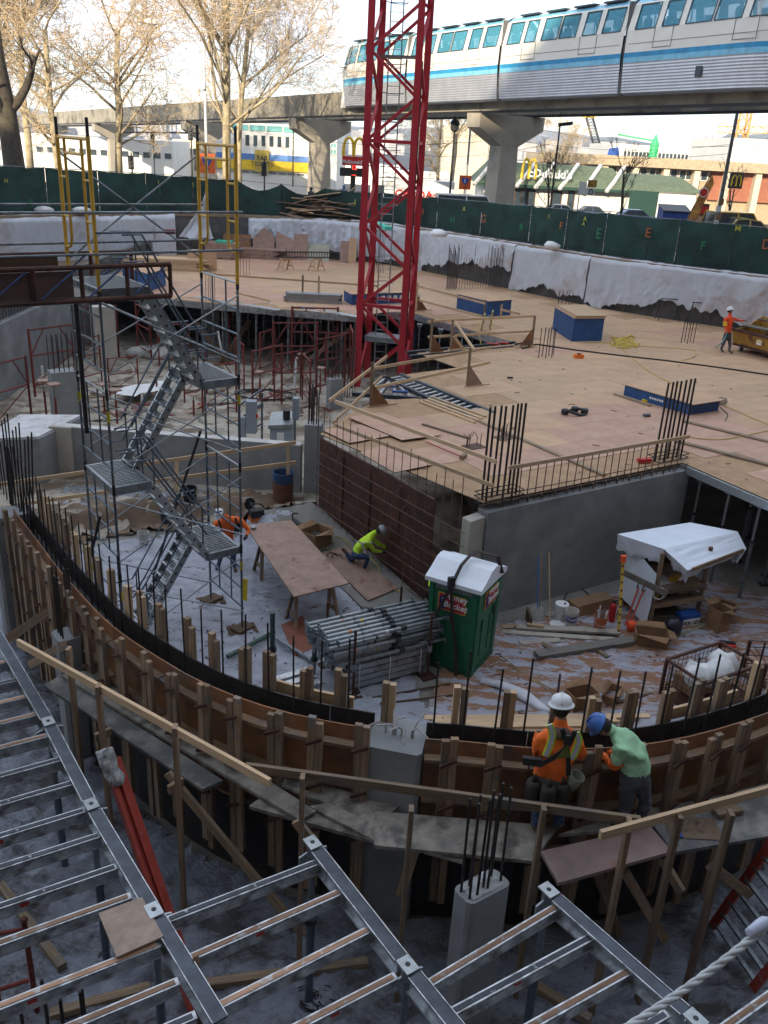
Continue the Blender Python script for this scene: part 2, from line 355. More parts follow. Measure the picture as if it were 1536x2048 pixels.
# retaining wall round the back and right of the pit
rw=thing('retaining_wall',(6,50,0),'dark shotcrete retaining wall round the back of the excavation','wall')
build(strip(MB(),WALL,.0,.45,0,5.18),'wall_face',conc_dark,rw)
m=MB(); W2=offs(WALL,.22)
for i in range(1,len(WALL)-1):
    a=Vector((*W2[i],5.25));b=Vector((*W2[i+1],5.25)); m.beam(a,b,.5,.16)
build(m,'timber_cap',wood_old,rw)
# low rebar mesh of the wall above the deck
def along(pl,s):
    for i in range(len(pl)-1):
        a=Vector(pl[i]);b=Vector(pl[i+1]);L=(b-a).length
        if s<=L or i==len(pl)-2: return a+(b-a)*(s/L),(b-a).normalized()
        s-=L
m=MB(); WI=offs(WALL,-.1); tot=sum((Vector(WI[i])-Vector(WI[i+1])).length for i in range(len(WI)-1)); s=40
while s<tot-8:
    p,d=along(WI,s); m.tube((p.x,p.y,DECK),(p.x,p.y,DECK+1.0+.5*R.random()),.012,4); s+=.3
for k in range(3):
    for i in range(2,len(WI)-1): m.tube((*WI[i],DECK+.2+.3*k),(*WI[i+1],DECK+.2+.3*k),.012,4)
o=build(m,'wall_rebar',rust2,rw); o['kind']='stuff'
# plastic sheets over the retaining wall
def plastic(name,col,alpha,rough=.35,dirt=None,**k):
    return mat(name,col,rough,0,var=.06,scale=.7,alpha=alpha,spec=.5,objvar=.06,dirt=dirt,**k)
pl_wall=plastic('milky_plastic_sheet',(.70,.73,.77),.72,dirt=(.50,.36,.30),dscale=.45,dlo=.52,dhi=.7)
def wavy(pl,top,bot,name,label,seed,d0=-.18,step=.11,nv=20,fold=.16,mtl=None,group='plastic sheets over the retaining wall',rag=.35):
    pts=[Vector(p) for p in pl]; L=[0]
    for i in range(len(pts)-1): L.append(L[-1]+(pts[i+1]-pts[i]).length)
    nu=max(8,int(L[-1]/step)); pl2=[(p.x,p.y) for p in pts]; m=MB()
    def fn(u,v):
        s=u*L[-1]; p,d=along(pl2,s); nrm=Vector((d.y,-d.x))
        rg=(1-min(1,abs(2.2*fbm(s*1.5+seed+.8*v,v*.35,seed))))**3; f=fold*(.25+.75*v)*(1.1*fbm(s*.8+seed,v*.4,seed)+.7*rg+.45*fbm(s*4.2+v,v*.7,seed+9))+.025*fbm(s*11+v*3,v*3,seed)
        zt=top(u); zb=bot(u)+1.2*rag*fbm(s*.55,seed*3.3)+1.0*rag*abs(fbm(s*1.4,seed))+.35*rag*max(0,fbm(s*4.5,seed+4))-.2
        q=p+nrm*(d0-abs(f)-.1*v) if v>.06 else p+nrm*(.28*(1-v/.06)-.08)
        return (q.x,q.y,zt+(zb-.3-zt)*v+ (.05*fbm(s*2,seed) if v<.1 else 0))
    m.grid(fn,nu,nv); return solid(m,name,mtl or pl_wall,label,'plastic sheet',group,smooth=True)
def lin(*a): 
    def f(u):
        x=u*(len(a)-1);i=min(int(x),len(a)-2); return a[i]+(a[i+1]-a[i])*(x-i)
    return f
wavy(WALL[1:4],lin(5.36,5.36),lin(3.5,3.9,3.5),'plastic_sheet','milky plastic sheet hanging on the wall behind the yellow dumpster',1.1)
wavy(WALL[3:6],lin(5.38,5.38),lin(3.6,4.0,3.3),'plastic_sheet','milky plastic sheet with torn hem on the right wall, nearest the blue boxes',2.7)
wavy([WALL[5],(8.2,48.5),WALL[6]],lin(5.36,5.36),lin(3.3,3.9,3.1),'plastic_sheet','short milky plastic sheet with tufted hem right of the tall rebar',5.3)
wavy([WALL[6],(4.1,53.6),WALL[7]],lin(5.36,5.36),lin(4.2,4.3,3.5),'plastic_sheet','milky plastic sheet behind the tall rebar cage on the deck',7.9)
wavy([WALL[7],WALL[8],(-3.2,59.7)],lin(5.36,5.4),lin(3.3,3.7,3.5),'plastic_sheet','bunched milky plastic sheet just behind the red crane mast',9.2,fold=.3)
wavy([(-2.6,59.6),(-6.4,59.9),(-9.8,59.6)],lin(5.3,5.35,5.2),lin(3.6,4.0,4.4),'plastic_sheet','narrow plastic sheet sagging over the back wall below the scrap timber heap',11.4,fold=.4)
wavy([(-14.2,57.9),WALL[11],(-18,54.6)],lin(5.36,5.3),lin(2.95,2.9),'plastic_sheet','whitish plastic sheet over the left wall, right of the yellow ladder frame',13.1,rag=.2,fold=.22)
wavy([(-18,54.6),WALL[12],(-30,40.6)],lin(5.36,5.3),lin(2.9,2.9),'plastic_sheet','whitish plastic sheet over the left wall at the left edge of the view',15.6,rag=.2,fold=.22)
# loose spike of sheet blown up beside the left scaffold
b=G(392,462,4.4); tip=G(396,382,6.9)
m=MB()
def fn(u,v):
    a=(u-.5)*2; w=(1-v)**1.5*1.35+.03
    return (b.x+(tip.x-b.x)*v+a*w*.8+.12*fbm(u*4,v*3),b.y-.6*math.cos(a*1.6)*w*.5+.25*fbm(u*5,v*2,2),4.0+(6.75-4.0)*v+.1*fbm(u*6,v*3,5))
m.grid(fn,18,16); solid(m,'plastic_sheet',pl_wall,'white plastic sheet blown up into a tall spike beside the left fence','plastic sheet','plastic sheets over the retaining wall',smooth=True)
# left concrete wall, standing on the slab
lw=thing('concrete_wall',(-15.5,40,0),'long gray concrete wall along the left side of the excavation','wall')
build(MB().prism([(-15.45,24),(-15.1,24),(-15.1,57.2),(-15.45,57.2)],0,2.9),'wall_face',conc,lw)
build(MB().prism([(-15.75,24),(-15.5,24),(-15.5,57.2),(-15.75,57.2)],2.8,3.75),'upper_band',conc_dark,lw)
m=MB(); y=25
while y<56.5: m.tube((-15.3,y,2.9),(-15.3+.05*R.random(),y,3.5+.35*R.random()),.011,4); y+=.28
m.tube((-15.3,25,3.15),(-15.3,56.5,3.15),.011,4); m.tube((-15.3,25,3.4),(-15.3,56.5,3.4),.011,4)
o=build(m,'wall_rebar',rebar_m,lw); o['kind']='stuff'
# ------------------------------------------------------------------ green construction fence
FL=offs(WALL,.85); fence=thing('construction_fence',(0,57,ST),'construction fence of dark green mesh round the excavation','fence')
tops=[7.5,7.45,7.42,7.38,7.4,7.35,7.3,7.15,7.1,7.15,7.4,7.6,7.9,8.1]
fm=[]
for i in range(1,len(FL)-1):
    a=Vector(FL[i]);b=Vector(FL[i+1]);L=(b-a).length; k=max(1,round(L/3.2)); gap= i in (4,)
    for q in range(k):
        p0=a+(b-a)*(q/k);p1=a+(b-a)*((q+1)/k); z0=tops[i]+(tops[i+1]-tops[i])*q/k; z1=tops[i]+(tops[i+1]-tops[i])*(q+1)/k
        m=MB(); sag=.5 if (i==9) else .06
        def fn(u,v,p0=p0,p1=p1,z0=z0,z1=z1,sd=i*7+q):
            p=p0+(p1-p0)*(.01+.98*u); d=(p1-p0).normalized(); n_=Vector((d.y,-d.x)); w=.10*fbm(u*3+sd,v*2)*math.sin(math.pi*u)
            p=p-n_*(.06+.1*abs(w)+w); zt=z0+(z1-z0)*u-sag*math.sin(math.pi*u)+.04*fbm(u*5,sd)
            return (p.x,p.y,ST+.08+(zt-ST-.08)*v)
        m.grid(fn,14,8); build(m,'mesh_panel',green_mesh,fence,smooth=True)
        pm=MB(); pm.tube((p0.x,p0.y,ST),(p0.x,p0.y,z0+.06),.035,6); build(pm,'post',darksteel,fence)
        pm=MB(); pm.tube((p0.x,p0.y,z0),(p1.x,p1.y,z1-.0),.022,5); build(pm,'top_rail',galv,fence)
# guard cables with thin posts on the pit side
m=MB(); CB=offs(WALL,.32); s=34
while s<tot-10:
    p,d=along(CB,s); m.tube((p.x,p.y,5.2),(p.x,p.y,6.45),.028,5); s+=2.4
for zz in (5.75,6.3):
    for i in range(2,len(CB)-1): m.tube((*CB[i],zz),(*CB[i+1],zz),.010,4)
solid(m,'guard_cable_rail',darksteel,'thin steel posts with two guard cables in front of the green fence','railing')
spray_g=mat('spray_green',(.015,.19,.07),.7,objvar=0); spray_o=mat('spray_orange',(.36,.10,.03),.7,objvar=0); spray_y=mat('spray_yellow',(.40,.40,.04),.7,objvar=0)
def onfence(px,py,inset=.22):
    d=ray(px,py); best=None
    for i in range(1,len(FL)-1):
        a=Vector(FL[i]);b=Vector(FL[i+1]);e=b-a; det=d.x*(-e.y)+e.x*d.y
        if abs(det)<1e-9: continue
        k=(a.x*(-e.y)+e.x*a.y)/det; s=(d.x*a.y-d.y*a.x)/det
        if 0<=s<=1 and k>0: 
            t_=e.normalized(); nn=Vector((-t_.y,t_.x)); k-=inset/abs(Vector((d.x,d.y)).dot(nn)); best=(CAM+d*k, Vector((-t_.x,-t_.y,0)))
    return best
for (px,py,ch,mt_,sz) in [(843,424,'H',spray_o,.5),(1296,466,'E',spray_o,.6),(967,438,'G',spray_o,.6),(1122,452,'F',spray_o,.5),(905,440,'H',spray_g,.5),(1042,454,'B',spray_g,.45),(1197,468,'E',spray_g,.7),(1406,492,'F',spray_g,.5),(62,408,'S',spray_g,.6),(12,362,'H',spray_y,.3),(320,384,'I',spray_g,.5),(386,370,'I',spray_y,.4),(317,365,'I',spray_y,.3),(928,418,'A',spray_y,.35),(1098,433,'I',spray_y,.3),(1170,438,'A',spray_y,.3),(1167,448,'A',spray_y,.25),(1476,457,'M',spray_y,.35),(710,405,'I',spray_y,.5),(1534,490,'D',spray_o,.6)]:
    r_=onfence(px,py)
    if r_: text(ch,'spray_mark',mt_,fence,r_[0],r_[1],(0,0,1),sz*1.05,.003,bold=.004)

hz=bpy.data.materials.new('haze_air'); hz.use_nodes=True; hz.node_tree.nodes.remove(hz.node_tree.nodes['Principled BSDF']); pv=hz.node_tree.nodes.new('ShaderNodeVolumePrincipled'); pv.inputs['Color'].default_value=(.86,.91,1,1); pv.inputs['Density'].default_value=.00022; pv.inputs['Anisotropy'].default_value=.1
hz.node_tree.links.new(pv.outputs['Volume'],hz.node_tree.nodes['Material Output'].inputs['Volume'])
build(MB().prism([(-5600,-5600),(5600,-5600),(5600,5800),(-5600,5800)],-1.7,260),'haze',hz,loc=(0,0,0),kind='stuff')
# ================================================================== MONORAIL
TU=Vector((22.8,-33.2,0)); TL=TU.length; TU/=TL; TN=Vector((-TU.y,TU.x,0))   # TN: away from the viewpoint
if TN.dot(Vector((5,60,0)))<0: TN=-TN
def TP(t,off=0.0,z=0.0): # t metres from the nose along the near side of the train
    p=Vector((-5.9,79.2,0))+TU*t+TN*off; return Vector((p.x,p.y,12.6+.73*t/TL+z))
beam_m=mat('guideway_concrete',(.33,.295,.225),.85,var=.15,scale=.8,dirt=(.12,.11,.09),dscale=.45,dlo=.5,dhi=.66,objvar=.05)
pier_m=mat('pier_concrete',(.40,.355,.28),.85,var=.1,scale=.8,dirt=(.30,.27,.22),dscale=.5,objvar=.05)
gw=thing('monorail_guideway',TP(0,1.6,-7.2),'elevated concrete monorail beams on T shaped piers','guideway')
for off,nm in ((1.55,'beam'),(6.2,'beam')):
    for a,b in ((-110,-68),(-68,-32),(-32,-5.9),(-5.9,20.6),(20.6,47.5),(47.5,75)):
        m=MB(); 
        def sec(t):
            zb=-.95 if True else 0
            return [TP(t,off-.45,-.6),TP(t,off+.45,-.6),TP(t,off+.45,1.25),TP(t,off-.45,1.25)]
        m.add(sec(a+.03)+sec(b-.03),[(3,2,1,0),(4,5,6,7),(0,1,5,4),(1,2,6,5),(2,3,7,6),(3,0,4,7)]); build(m,nm,beam_m,gw)
        m=MB(); m.beam(TP(a+.03,off-.5,-.58),TP(b-.03,off-.5,-.58),.1,.16); build(m,'power_rail',darksteel,gw)
for k,t in enumerate((17.2,-9.2,-36,-71,-107)):
    c=TP(t,3.9); pr=thing('monorail_pier',(c.x,c.y,ST),['gray T shaped concrete pier with a light blue scribble, nearest the drive-in restaurant','sunlit T shaped concrete pier left of the tall golden arch sign','pale concrete monorail pier behind the orange road sign at left','wide concrete monorail pier with tree shadow, left of the sunlit one','distant concrete monorail pier behind the bare trees at left'][k],'pier','piers under the monorail')
    zc=c.z-.6
    def ring(z,hw,hl): return [(c+TN*a*hw+TU*b*hl).to_2d().to_3d()+Vector((0,0,z)) for a,b in ((-1,-1),(1,-1),(1,1),(-1,1))]
    def stack(rings):
        m=MB(); q=[p for r in rings for p in r]; fs=[(3,2,1,0)]
        for i in range(len(rings)-1):
            for j in range(4): fs.append((i*4+j,i*4+(j+1)%4,i*4+4+(j+1)%4,i*4+4+j))
        fs.append(tuple(range(4*len(rings)-4,4*len(rings)))); return m.add(q,fs)
    build(stack([ring(ST-3,1.0,.72),ring(zc-2.0,.78,.62)]),'column',pier_m,pr)
    build(stack([ring(zc-2.0,.78,.64),ring(zc-.9,2.9,.72),ring(zc-.02,2.95,.72)]),'crosshead',pier_m,pr)
    m=MB()
    for o_ in (1.55,6.2): m.beam(TP(t-.3,o_,-.62),TP(t+.3,o_,-.62),.8,.12)
    build(m,'bearing_pad',darksteel,pr)
    if k==0:
        gs=mat('pale_blue_spray',(.20,.36,.40),.7,objvar=0); f=c-TN*1.06; m=MB()
        e0=Vector((f.x,f.y,9.4))-TU*.0-TN*.05
        for sx in (-.22,.22):
            m.path([e0+TU*(sx+.14*math.cos(a))+Vector((0,0,1.0+.62*math.sin(a))) for a in [i*.6 for i in range(11)]],.025,4)
            m.path([e0+TU*(sx*1.2+.13*math.cos(a))+Vector((0,0,.05+.16*math.sin(a))) for a in [i*.7 for i in range(10)]],.022,4)
        m.path([e0+TU*(.42*math.cos(a))+Vector((0,0,-.1+.5*math.sin(a))) for a in [math.pi+i*.35 for i in range(10)]],.022,4)
        build(m,'blue_scribble',gs,pr)
# ---- train: four cars
tw=mat('train_cream_paint',(.74,.71,.62),.4,var=.05,scale=1,objvar=0,dirt=(.6,.57,.5),dscale=.5,dlo=.6,dhi=.8)
tb=mat('train_blue_stripe',(.03,.27,.50),.4,objvar=0); tbl=mat('train_pale_blue',(.20,.50,.66),.4,objvar=0)
tsk=mat('train_ribbed_skirt',(.55,.56,.58),.42,.6,var=.1,scale=1,objvar=0)
tgl=mat('train_window_glass',(.10,.42,.55),.06,0,var=.15,scale=.35,spec=.8,objvar=0,alpha=.42); tgd=mat('train_dark_frame',(.04,.06,.075),.4,objvar=0); tg_=mat('train_gangway',(.16,.155,.15),.8,objvar=0)
train=thing('monorail_train',TP(0,1.6),'cream and blue monorail train with ribbed gray skirt on the elevated beam','train')
SECZ=[(-.05,.28),(0.05,.0),(1.55,-.12),(1.56,-.12),(2.02,-.14),(2.03,-.14),(3.1,-.1),(3.12,-.1),(4.35,.22),(4.4,.25),(4.75,.75),(4.85,1.6)]  # (height, inset) profile of the near side
WT=3.1
def prof(z):
    for (z0,i0),(z1,i1) in zip(SECZ,SECZ[1:]):
        if z0<=z<=z1: return i0+(i1-i0)*(z-z0)/max(1e-6,z1-z0)
    return SECZ[-1][1]
SX=[0,10.35,20.7,31.0,41.4]; 
def nose(t,z,end):  # rounding of the two cab ends in plan
    e=max(0,3.2-t) if end==0 else 0
    if end==1: e=max(0,t-(41.4-3.2))
    return .09*e*e
def band(za,zb,mtl,name,seg,proud=0.0,rib=0):
    t0,t1=seg; end=0 if t0<1 else (1 if t1>40 else -1)
    m=MB(); n=14; zs=[za,zb] if not rib else [za+(zb-za)*k/rib for k in range(rib+1)]
    for side in (0,1):
        rows=[]
        for iz,z in enumerate(zs):
            row=[]
            for k in range(n+1):
                t=t0+(t1-t0)*k/n
                slant=0
                if end==0: slant=max(0,(1-(t-t0)/4))*(.55*max(0,z-2.0)**1.0*.55)
                if end==1: slant=-max(0,(1-(t1-t)/4))*(.55*max(0,z-2.0)*.55)
                ins=prof(z)+nose(t,z,end)-proud+(.014 if (rib and iz%2) else 0)
                off=ins if side==0 else WT-ins
                row.append(TP(t+slant,off,z))
            rows.append(row)
        for r0,r1 in zip(rows,rows[1:]):
            q=r0+r1; k=len(r0); m.add(q,[(i,i+1,k+i+1,k+i) if side==0 else (i+1,i,k+i,k+i+1) for i in range(k-1)])
    return build(m,name,mtl,train)
for s in range(4):
    seg=(SX[s]+(.12 if s else 0),SX[s+1]-(.12 if s<3 else 0))
    band(-.05,1.55,tsk,'skirt_panel',seg,rib=22); band(1.55,1.80,tbl,'pale_stripe',seg,.004); band(1.80,2.03,tb,'blue_stripe',seg,.004)
    band(2.03,3.1,tw,'body_panel',seg); band(4.32,4.42,tw,'window_header',seg); band(4.42,4.62,tbl,'roof_edge',seg)
    # roof
    m=MB(); n=10
    rows=[]
    for f in (0,.15,.35,.5,.65,.85,1):
        row=[]
        for k in range(n+1):
            t=seg[0]+(seg[1]-seg[0])*k/n; end=0 if s==0 else (1 if s==3 else -1); ins=prof(4.6)+nose(t,4.6,end); zz=4.62+.32*math.sin(math.pi*f)
            sl=(.8*(1-min(1,(t-seg[0])/4)) if s==0 else (-.8*(1-min(1,(seg[1]-t)/4)) if s==3 else 0))
            row.append(TP(t+sl,ins+(WT-2*ins)*f,zz))
        rows.append(row)
    for r0,r1 in zip(rows,rows[1:]): m.add(r0+r1,[(i,i+1,n+2+i,n+1+i) for i in range(n)])
    build(m,'roof',tw,train,smooth=True)
    m=MB()
    for k in range(4):
        a=seg[0]+.9+k*2.3+(1.2 if s==0 else 0); m.beam(TP(a,.62,4.72),TP(min(a+1.6,seg[1]-.3),.62,4.72),.5,.09)
    build(m,'roof_light',tgd,train)
    if s<3:
        m=MB(); 
        for k in range(5): m.beam(TP(SX[s+1]-.1+k*.05,.06 if k%2 else .14,0.0),TP(SX[s+1]-.1+k*.05,.06 if k%2 else .14,4.5),.05,.16,up=TN)
        build(m,'gangway_bellows',tg_,train)
WL_=[[(1.0,1.9,.55,.2),(2.1,3.2,0,0),(3.5,5.1,0,0),(5.3,6.2,0,0),(6.6,7.7,0,0),(8.3,9.9,0,0)],[(.5,1.75,0,0),(2.1,3.1,0,0),(3.6,5.0,0,0),(5.1,6.5,0,0),(7.0,8.1,0,0),(8.5,9.9,0,0)],[(.5,1.75,0,0),(2.1,3.1,0,0),(3.6,5.0,0,0),(5.1,6.5,0,0),(7.0,8.1,0,0),(8.5,9.9,0,0)],[(.6,2.0,0,0),(2.4,3.5,0,0),(3.9,5.5,0,0),(5.6,7.2,0,0),(7.6,8.7,0,0),(8.8,9.7,-.05,-.35)]]
def side_at(t,z,side,pr=0.0):
    e=0 if t<10 else (1 if t>31.5 else -1); o=prof(z)+nose(t,z,e)-pr; return TP(t,o if side==0 else WT-o,z)
for s in range(4):
    a=SX[s]; cuts=[(0.02 if s else .55,)]
    for side in (0,1):
        x=a+(.12 if s else .2)
        L=[(a+p[0],a+p[1],a+p[0]+p[2],a+p[1]+p[3]) for p in WL_[s]]+[(SX[s+1]-(.12 if s<3 else .5),)*4]
        xt=x+(.75 if s==0 else 0)
        for (b0,b1,t0,t1) in L:
            if b0-x>.02: q=[side_at(x,3.1,side),side_at(b0,3.1,side),side_at(t0,4.32,side),side_at(xt,4.32,side)]; build(MB().ext(q,TN*(.06 if side==0 else -.06)),'window_pillar',tw,train)
            if b1-b0>.02:
                q=[side_at(b0,3.1,side),side_at(b1,3.1,side),side_at(t1,4.32,side),side_at(t0,4.32,side)]; c=sum(q,Vector())/4; fr=MB()
                for k in range(4): fr.beam(q[k]+(c-q[k])*.02,q[(k+1)%4]+(c-q[(k+1)%4])*.02,.05,.05)
                w=build(fr,'window',tgd,train); build(MB().ext([p+(c-p)*.03+TN*(.02 if side==0 else -.02) for p in q],TN*.012),'pane',tgl,w)
            x,xt=b1,t1
    for dx in ((2.0,3.2),(6.9,8.2)):
        m=MB()
        for t in dx: m.beam(TP(a+t,prof(2.5)-.013,2.15),TP(a+t,prof(3.1)-.013,3.1),.02,.03,up=TU)
        m.beam(TP(a+dx[0],prof(2.2)-.013,2.18),TP(a+dx[1],prof(2.2)-.013,2.18),.03,.025); build(m,'door_seam',tg_,train)
    m=MB(); m.beam(TP(a+.3,prof(2.45)-.008,2.45),TP(a+10,prof(2.45)-.008,2.45),.02,.02); build(m,'side_seam',tg_,train)
    m=MB()
    for f in (.9,3.3,5.0,6.8,8.3): m.tube(TP(a+f,1.0,2.9),TP(a+f,1.0,4.6),.035,5)
    for f in (2.2,4.1,7.4): m.beam(TP(a+f,1.4,2.9),TP(a+f,1.4,3.65),.5,.12,up=TN); m.beam(TP(a+f,2.5,2.9),TP(a+f,2.5,3.6),.5,.12,up=TN)
    build(m,'seats_and_poles',tgd,train); q=[TP(a+.3,.3,2.9),TP(a+10.1,.3,2.9),TP(a+10.1,WT-.3,2.9),TP(a+.3,WT-.3,2.9)]; build(MB().ext(q,(0,0,.05)),'floor',tgd,train)
m=MB(); m.beam(TP(36.05,-.13,.9),TP(36.4,-.13,.9),.06,.5); build(m,'skirt_hatch',tgd,train)
# windscreen of the cab end
m=MB(); q=[TP(-.05,.75,2.6),TP(.95,.62,4.35),TP(.95,2.4,4.35),TP(-.05,2.35,2.6)]; m.ext(q,TU*.06); build(m,'windscreen',tgl,train)
m=MB(); q=[TP(.3,.42,0),TP(.3,WT-.42,0),TP(-.02,WT-.75,1.2),TP(-.1,WT-.75,2.6),TP(-.1,.75,2.6),TP(-.02,.75,1.2)]; m.ext(q,TU*.5); build(m,'nose_panel',tw,train)
skin_m=mat('skin',(.30,.16,.11),.6,var=.08,objvar=.1); cloth_d=mat('dark_clothing',(.03,.03,.035),.9,objvar=.3)
for k,(t,d_) in enumerate(((14.2,.5),(21.3,.5),(24.3,.6),(25.9,.5),(31.9,.5),(33.2,.7),(37.6,.5))):
    p=TP(t,d_,2.95); m=MB(); m.lathe([(.1,0),(.2,.1),(.24,.55),(.2,.72),(.08,.78)],p,10); m.lathe([(.02,.74),(.09,.80),(.11,.9),(.09,1.02),(.02,1.07)],p,10)
    solid(m,'passenger',cloth_d,['dark passenger seen through the train window just right of the crane mast','first passenger behind the train window above the gray pier','passenger behind the third train window right of the pier','passenger behind the fourth train window right of the pier','hunched passenger just right of the last train gangway','passenger behind the second window right of the last train gangway','passenger in the train window nearest the right edge'][k],'person',smooth=True)
# ================================================================== bare trees
def tree_parts(seed,H,r0,nmain,lean=(0,0),levels=5,fork=.3,spread=.75,twig=1.0,up=.25,thin=.5,rmin=.013,dens=0):
    rr=random.Random(seed); trunk=MB(); crown=MB()
    def br(p,d,L,r,lv):
        ns=4 if lv<3 else 3; pts=[p]; q=p.copy(); dd=d.copy()
        for k in range(ns):
            w=.10+.10*lv; dd=(dd+Vector((rr.uniform(-w,w),rr.uniform(-w,w),rr.uniform(-w,w)*.6+up*.16*(lv>0)))).normalized(); q=q+dd*(L/ns); pts.append(q.copy())
        r1=r*.55 if lv else r*.62
        rs=[max(rmin*.7,r+(r1-r)*k/ns) for k in range(ns+1)]
        (trunk if lv<2 else crown).path(pts,rs,9 if lv==0 else (5 if lv<3 else 3))
        if lv>=levels: return
        nc=nmain if lv==0 else rr.choice((5,6,7) if lv<levels-1 else (4,5,6))-dens
        for c in range(nc):
            u=rr.uniform(fork if lv==0 else .22,1.0); x=u*ns;i=min(int(x),ns-1); bp=pts[i]+(pts[i+1]-pts[i])*(x-i)
            ax=(pts[i+1]-pts[i]).normalized(); o_=ax.orthogonal().normalized(); o_.rotate(Matrix.Rotation(rr.uniform(0,6.28),3,ax)); a=rr.uniform(.55,1.0)*spread
            nd=(ax*math.cos(a)+o_*math.sin(a)).normalized(); l=L*rr.uniform(.42,.72)*(1.0-.25*u if lv==0 else 1)*(twig if lv>=3 else 1)
            br(bp,nd,l,max(rmin,rs[i]*rr.uniform(.42,.62)*(thin/.62)),lv+1)
    br(Vector((0,0,-.3)),Vector((lean[0],lean[1],1)).normalized(),H,r0,0)
    return trunk,crown
bark_y=mat('sunlit_pale_bark',(.44,.36,.22),.85,var=.25,scale=2,dirt=(.2,.17,.09),dscale=1.5,objvar=.1)
bark_t=mat('tan_twigs',(.52,.39,.235),.85,var=.25,scale=2,objvar=.1)
bark_d=mat('dark_bark_in_shade',(.07,.055,.04),.9,var=.4,scale=3,dirt=(.10,.095,.05),dscale=1.2,objvar=0,bump=.4,bscale=10)  # dark bark colour that also carries the near trunk's shade
TREES={}
def tree(key,loc,rz,sc,label,group='bare trees behind the fence'):
    t0=TREES[key]
    if 'label' not in t0.keys():
        t0.location=loc; t0.rotation_euler=(0,0,rz); t0.scale=(sc,)*3; t0['label']=label; t0['group']=group; return t0
    return dup(t0,loc,rz,label,group,(sc,)*3)
def mk(key,mt,mc,*a,**k):
    tr,cr=tree_parts(*a,**k); t=bpy.data.objects.new('bare_tree',None); COL.objects.link(t); t['category']='tree'
    build(tr,'trunk',mt,t,smooth=True); build(cr,'crown',mc,t); TREES[key]=t
mk('big',bark_d,bark_d,11,9.5,.62,5,dens=3,lean=(-.02,.0),levels=4,fork=.42,spread=.9,up=.5)
mk('a',bark_y,bark_t,21,7.5,.20,13,levels=5,dens=2,fork=.16,spread=1.2,up=.12)
mk('b',bark_y,bark_t,33,9.5,.24,12,levels=5,dens=1,fork=.2,spread=1.05,up=.25)
mk('pale',bark_y,bark_t,45,15,.30,11,dens=1,lean=(.06,0),levels=5,fork=.22,spread=.95,up=.3,thin=.42)
mk('small',bark_d,bark_d,57,2.6,.07,6,dens=3,levels=4,fork=.35,spread=.6,up=.5,rmin=.009)
def at(px,y): d=ray(px,330); return (d.x/d.y*y,y,ST)
tree('big',at(30,64),.4,1.25,'thick dark trunk of a bare tree at the left edge of the picture','bare trees behind the fence')
tree('a',at(120,84),1.0,1.7,'bare tan tree with dense twigs behind the left yellow ladder frame')
tree('a',at(235,92),3.2,1.85,'dense bare tree with crossing branches left of the white lamp post')
tree('b',at(20,90),5.2,1.6,'bare tree half hidden behind the dark trunk at the left edge')
tree('b',at(60,100),.3,1.7,'bare tree with yellow branches just right of the dark trunk')
tree('pale',at(452,72),.6,1.15,'pale barked bare tree with tall leaning trunk beside the right yellow ladder frame')
tree('pale',at(478,80),2.9,.95,'second pale trunk close to the right of the leaning pale tree')
tree('b',at(905,92),4.0,1.0,'sunlit bare tree behind the black lantern lamp')
tree('a',at(880,104),.7,1.05,'hazy bare tree between the crane mast and the gray pier')
tree('b',at(1028,100),1.7,1.05,'bare tree just right of the gray monorail pier')
tree('a',at(1120,124),2.4,.9,'bare tree crown above the restaurant roof sign')
tree('small',at(1112,66),.5,1.45,'thin dark street tree in front of the restaurant doors')
tree('small',at(1255,64),2.1,1.6,'thin dark street tree in front of the green gate')
tree('small',at(1478,82),1.1,1.3,'thin bush like bare tree near the yellow taxi')
# ================================================================== town behind the fence
white_w=mat('white_render_wall',(.72,.69,.62),.8,var=.06,scale=.5,objvar=.05)
cream_w=mat('cream_wall',(.62,.54,.40),.8,var=.08,scale=.5,objvar=.05)
fascia=mat('tan_fascia',(.42,.33,.21),.8,objvar=.03); brick_w=mat('red_brick_wall',(.34,.13,.075),.85,var=.15,scale=3,objvar=0)
green_roof=mat('green_shingle_roof',(.11,.14,.085),.85,var=.25,scale=2.5,objvar=0,bump=.3,bscale=5); green_d=mat('dark_green_panel',(.012,.05,.035),.6,objvar=0)
sgn_y=mat('sign_golden_yellow',(.80,.52,.02),.4,objvar=0); sgn_r=mat('sign_red',(.55,.03,.025),.4,objvar=0); sgn_w=mat('sign_white',(.8,.8,.78),.5,objvar=0)
sgn_b=mat('sign_blue',(.02,.08,.32),.5,objvar=0); sgn_o=mat('sign_orange',(.72,.13,.02),.5,objvar=0); led=mat('led_red',(.5,.03,.02),.5,objvar=0,emit=(1,.05,.03,1.2))
win_g=mat('window_glass',(.05,.07,.08),.1,0,var=.4,scale=.5,spec=.8,objvar=.2); win_t=mat('teal_glass',(.18,.42,.40),.12,0,var=.3,scale=.4,spec=.8,objvar=.1)
def XP(px,y,py=330): d=ray(px,py); return d.x/d.y*y
def ZP(px,y,py): return VZ(XP(px,y,py),y,py)
def block(px0,px1,py,y,depth,label,m,cat='building',name='town_building',zt=None,z0=ST-4.5):
    x0,x1=XP(px0,y,py),XP(px1,y,py); z=zt or VZ((x0+x1)/2,y,py)
    t=thing(name,((x0+x1)/2,y,z0),label,cat); build(MB().prism([(x0,y),(x1,y),(x1,y+depth),(x0,y+depth)],z0,z),'wall',m,t)
    return t,x0,x1,z
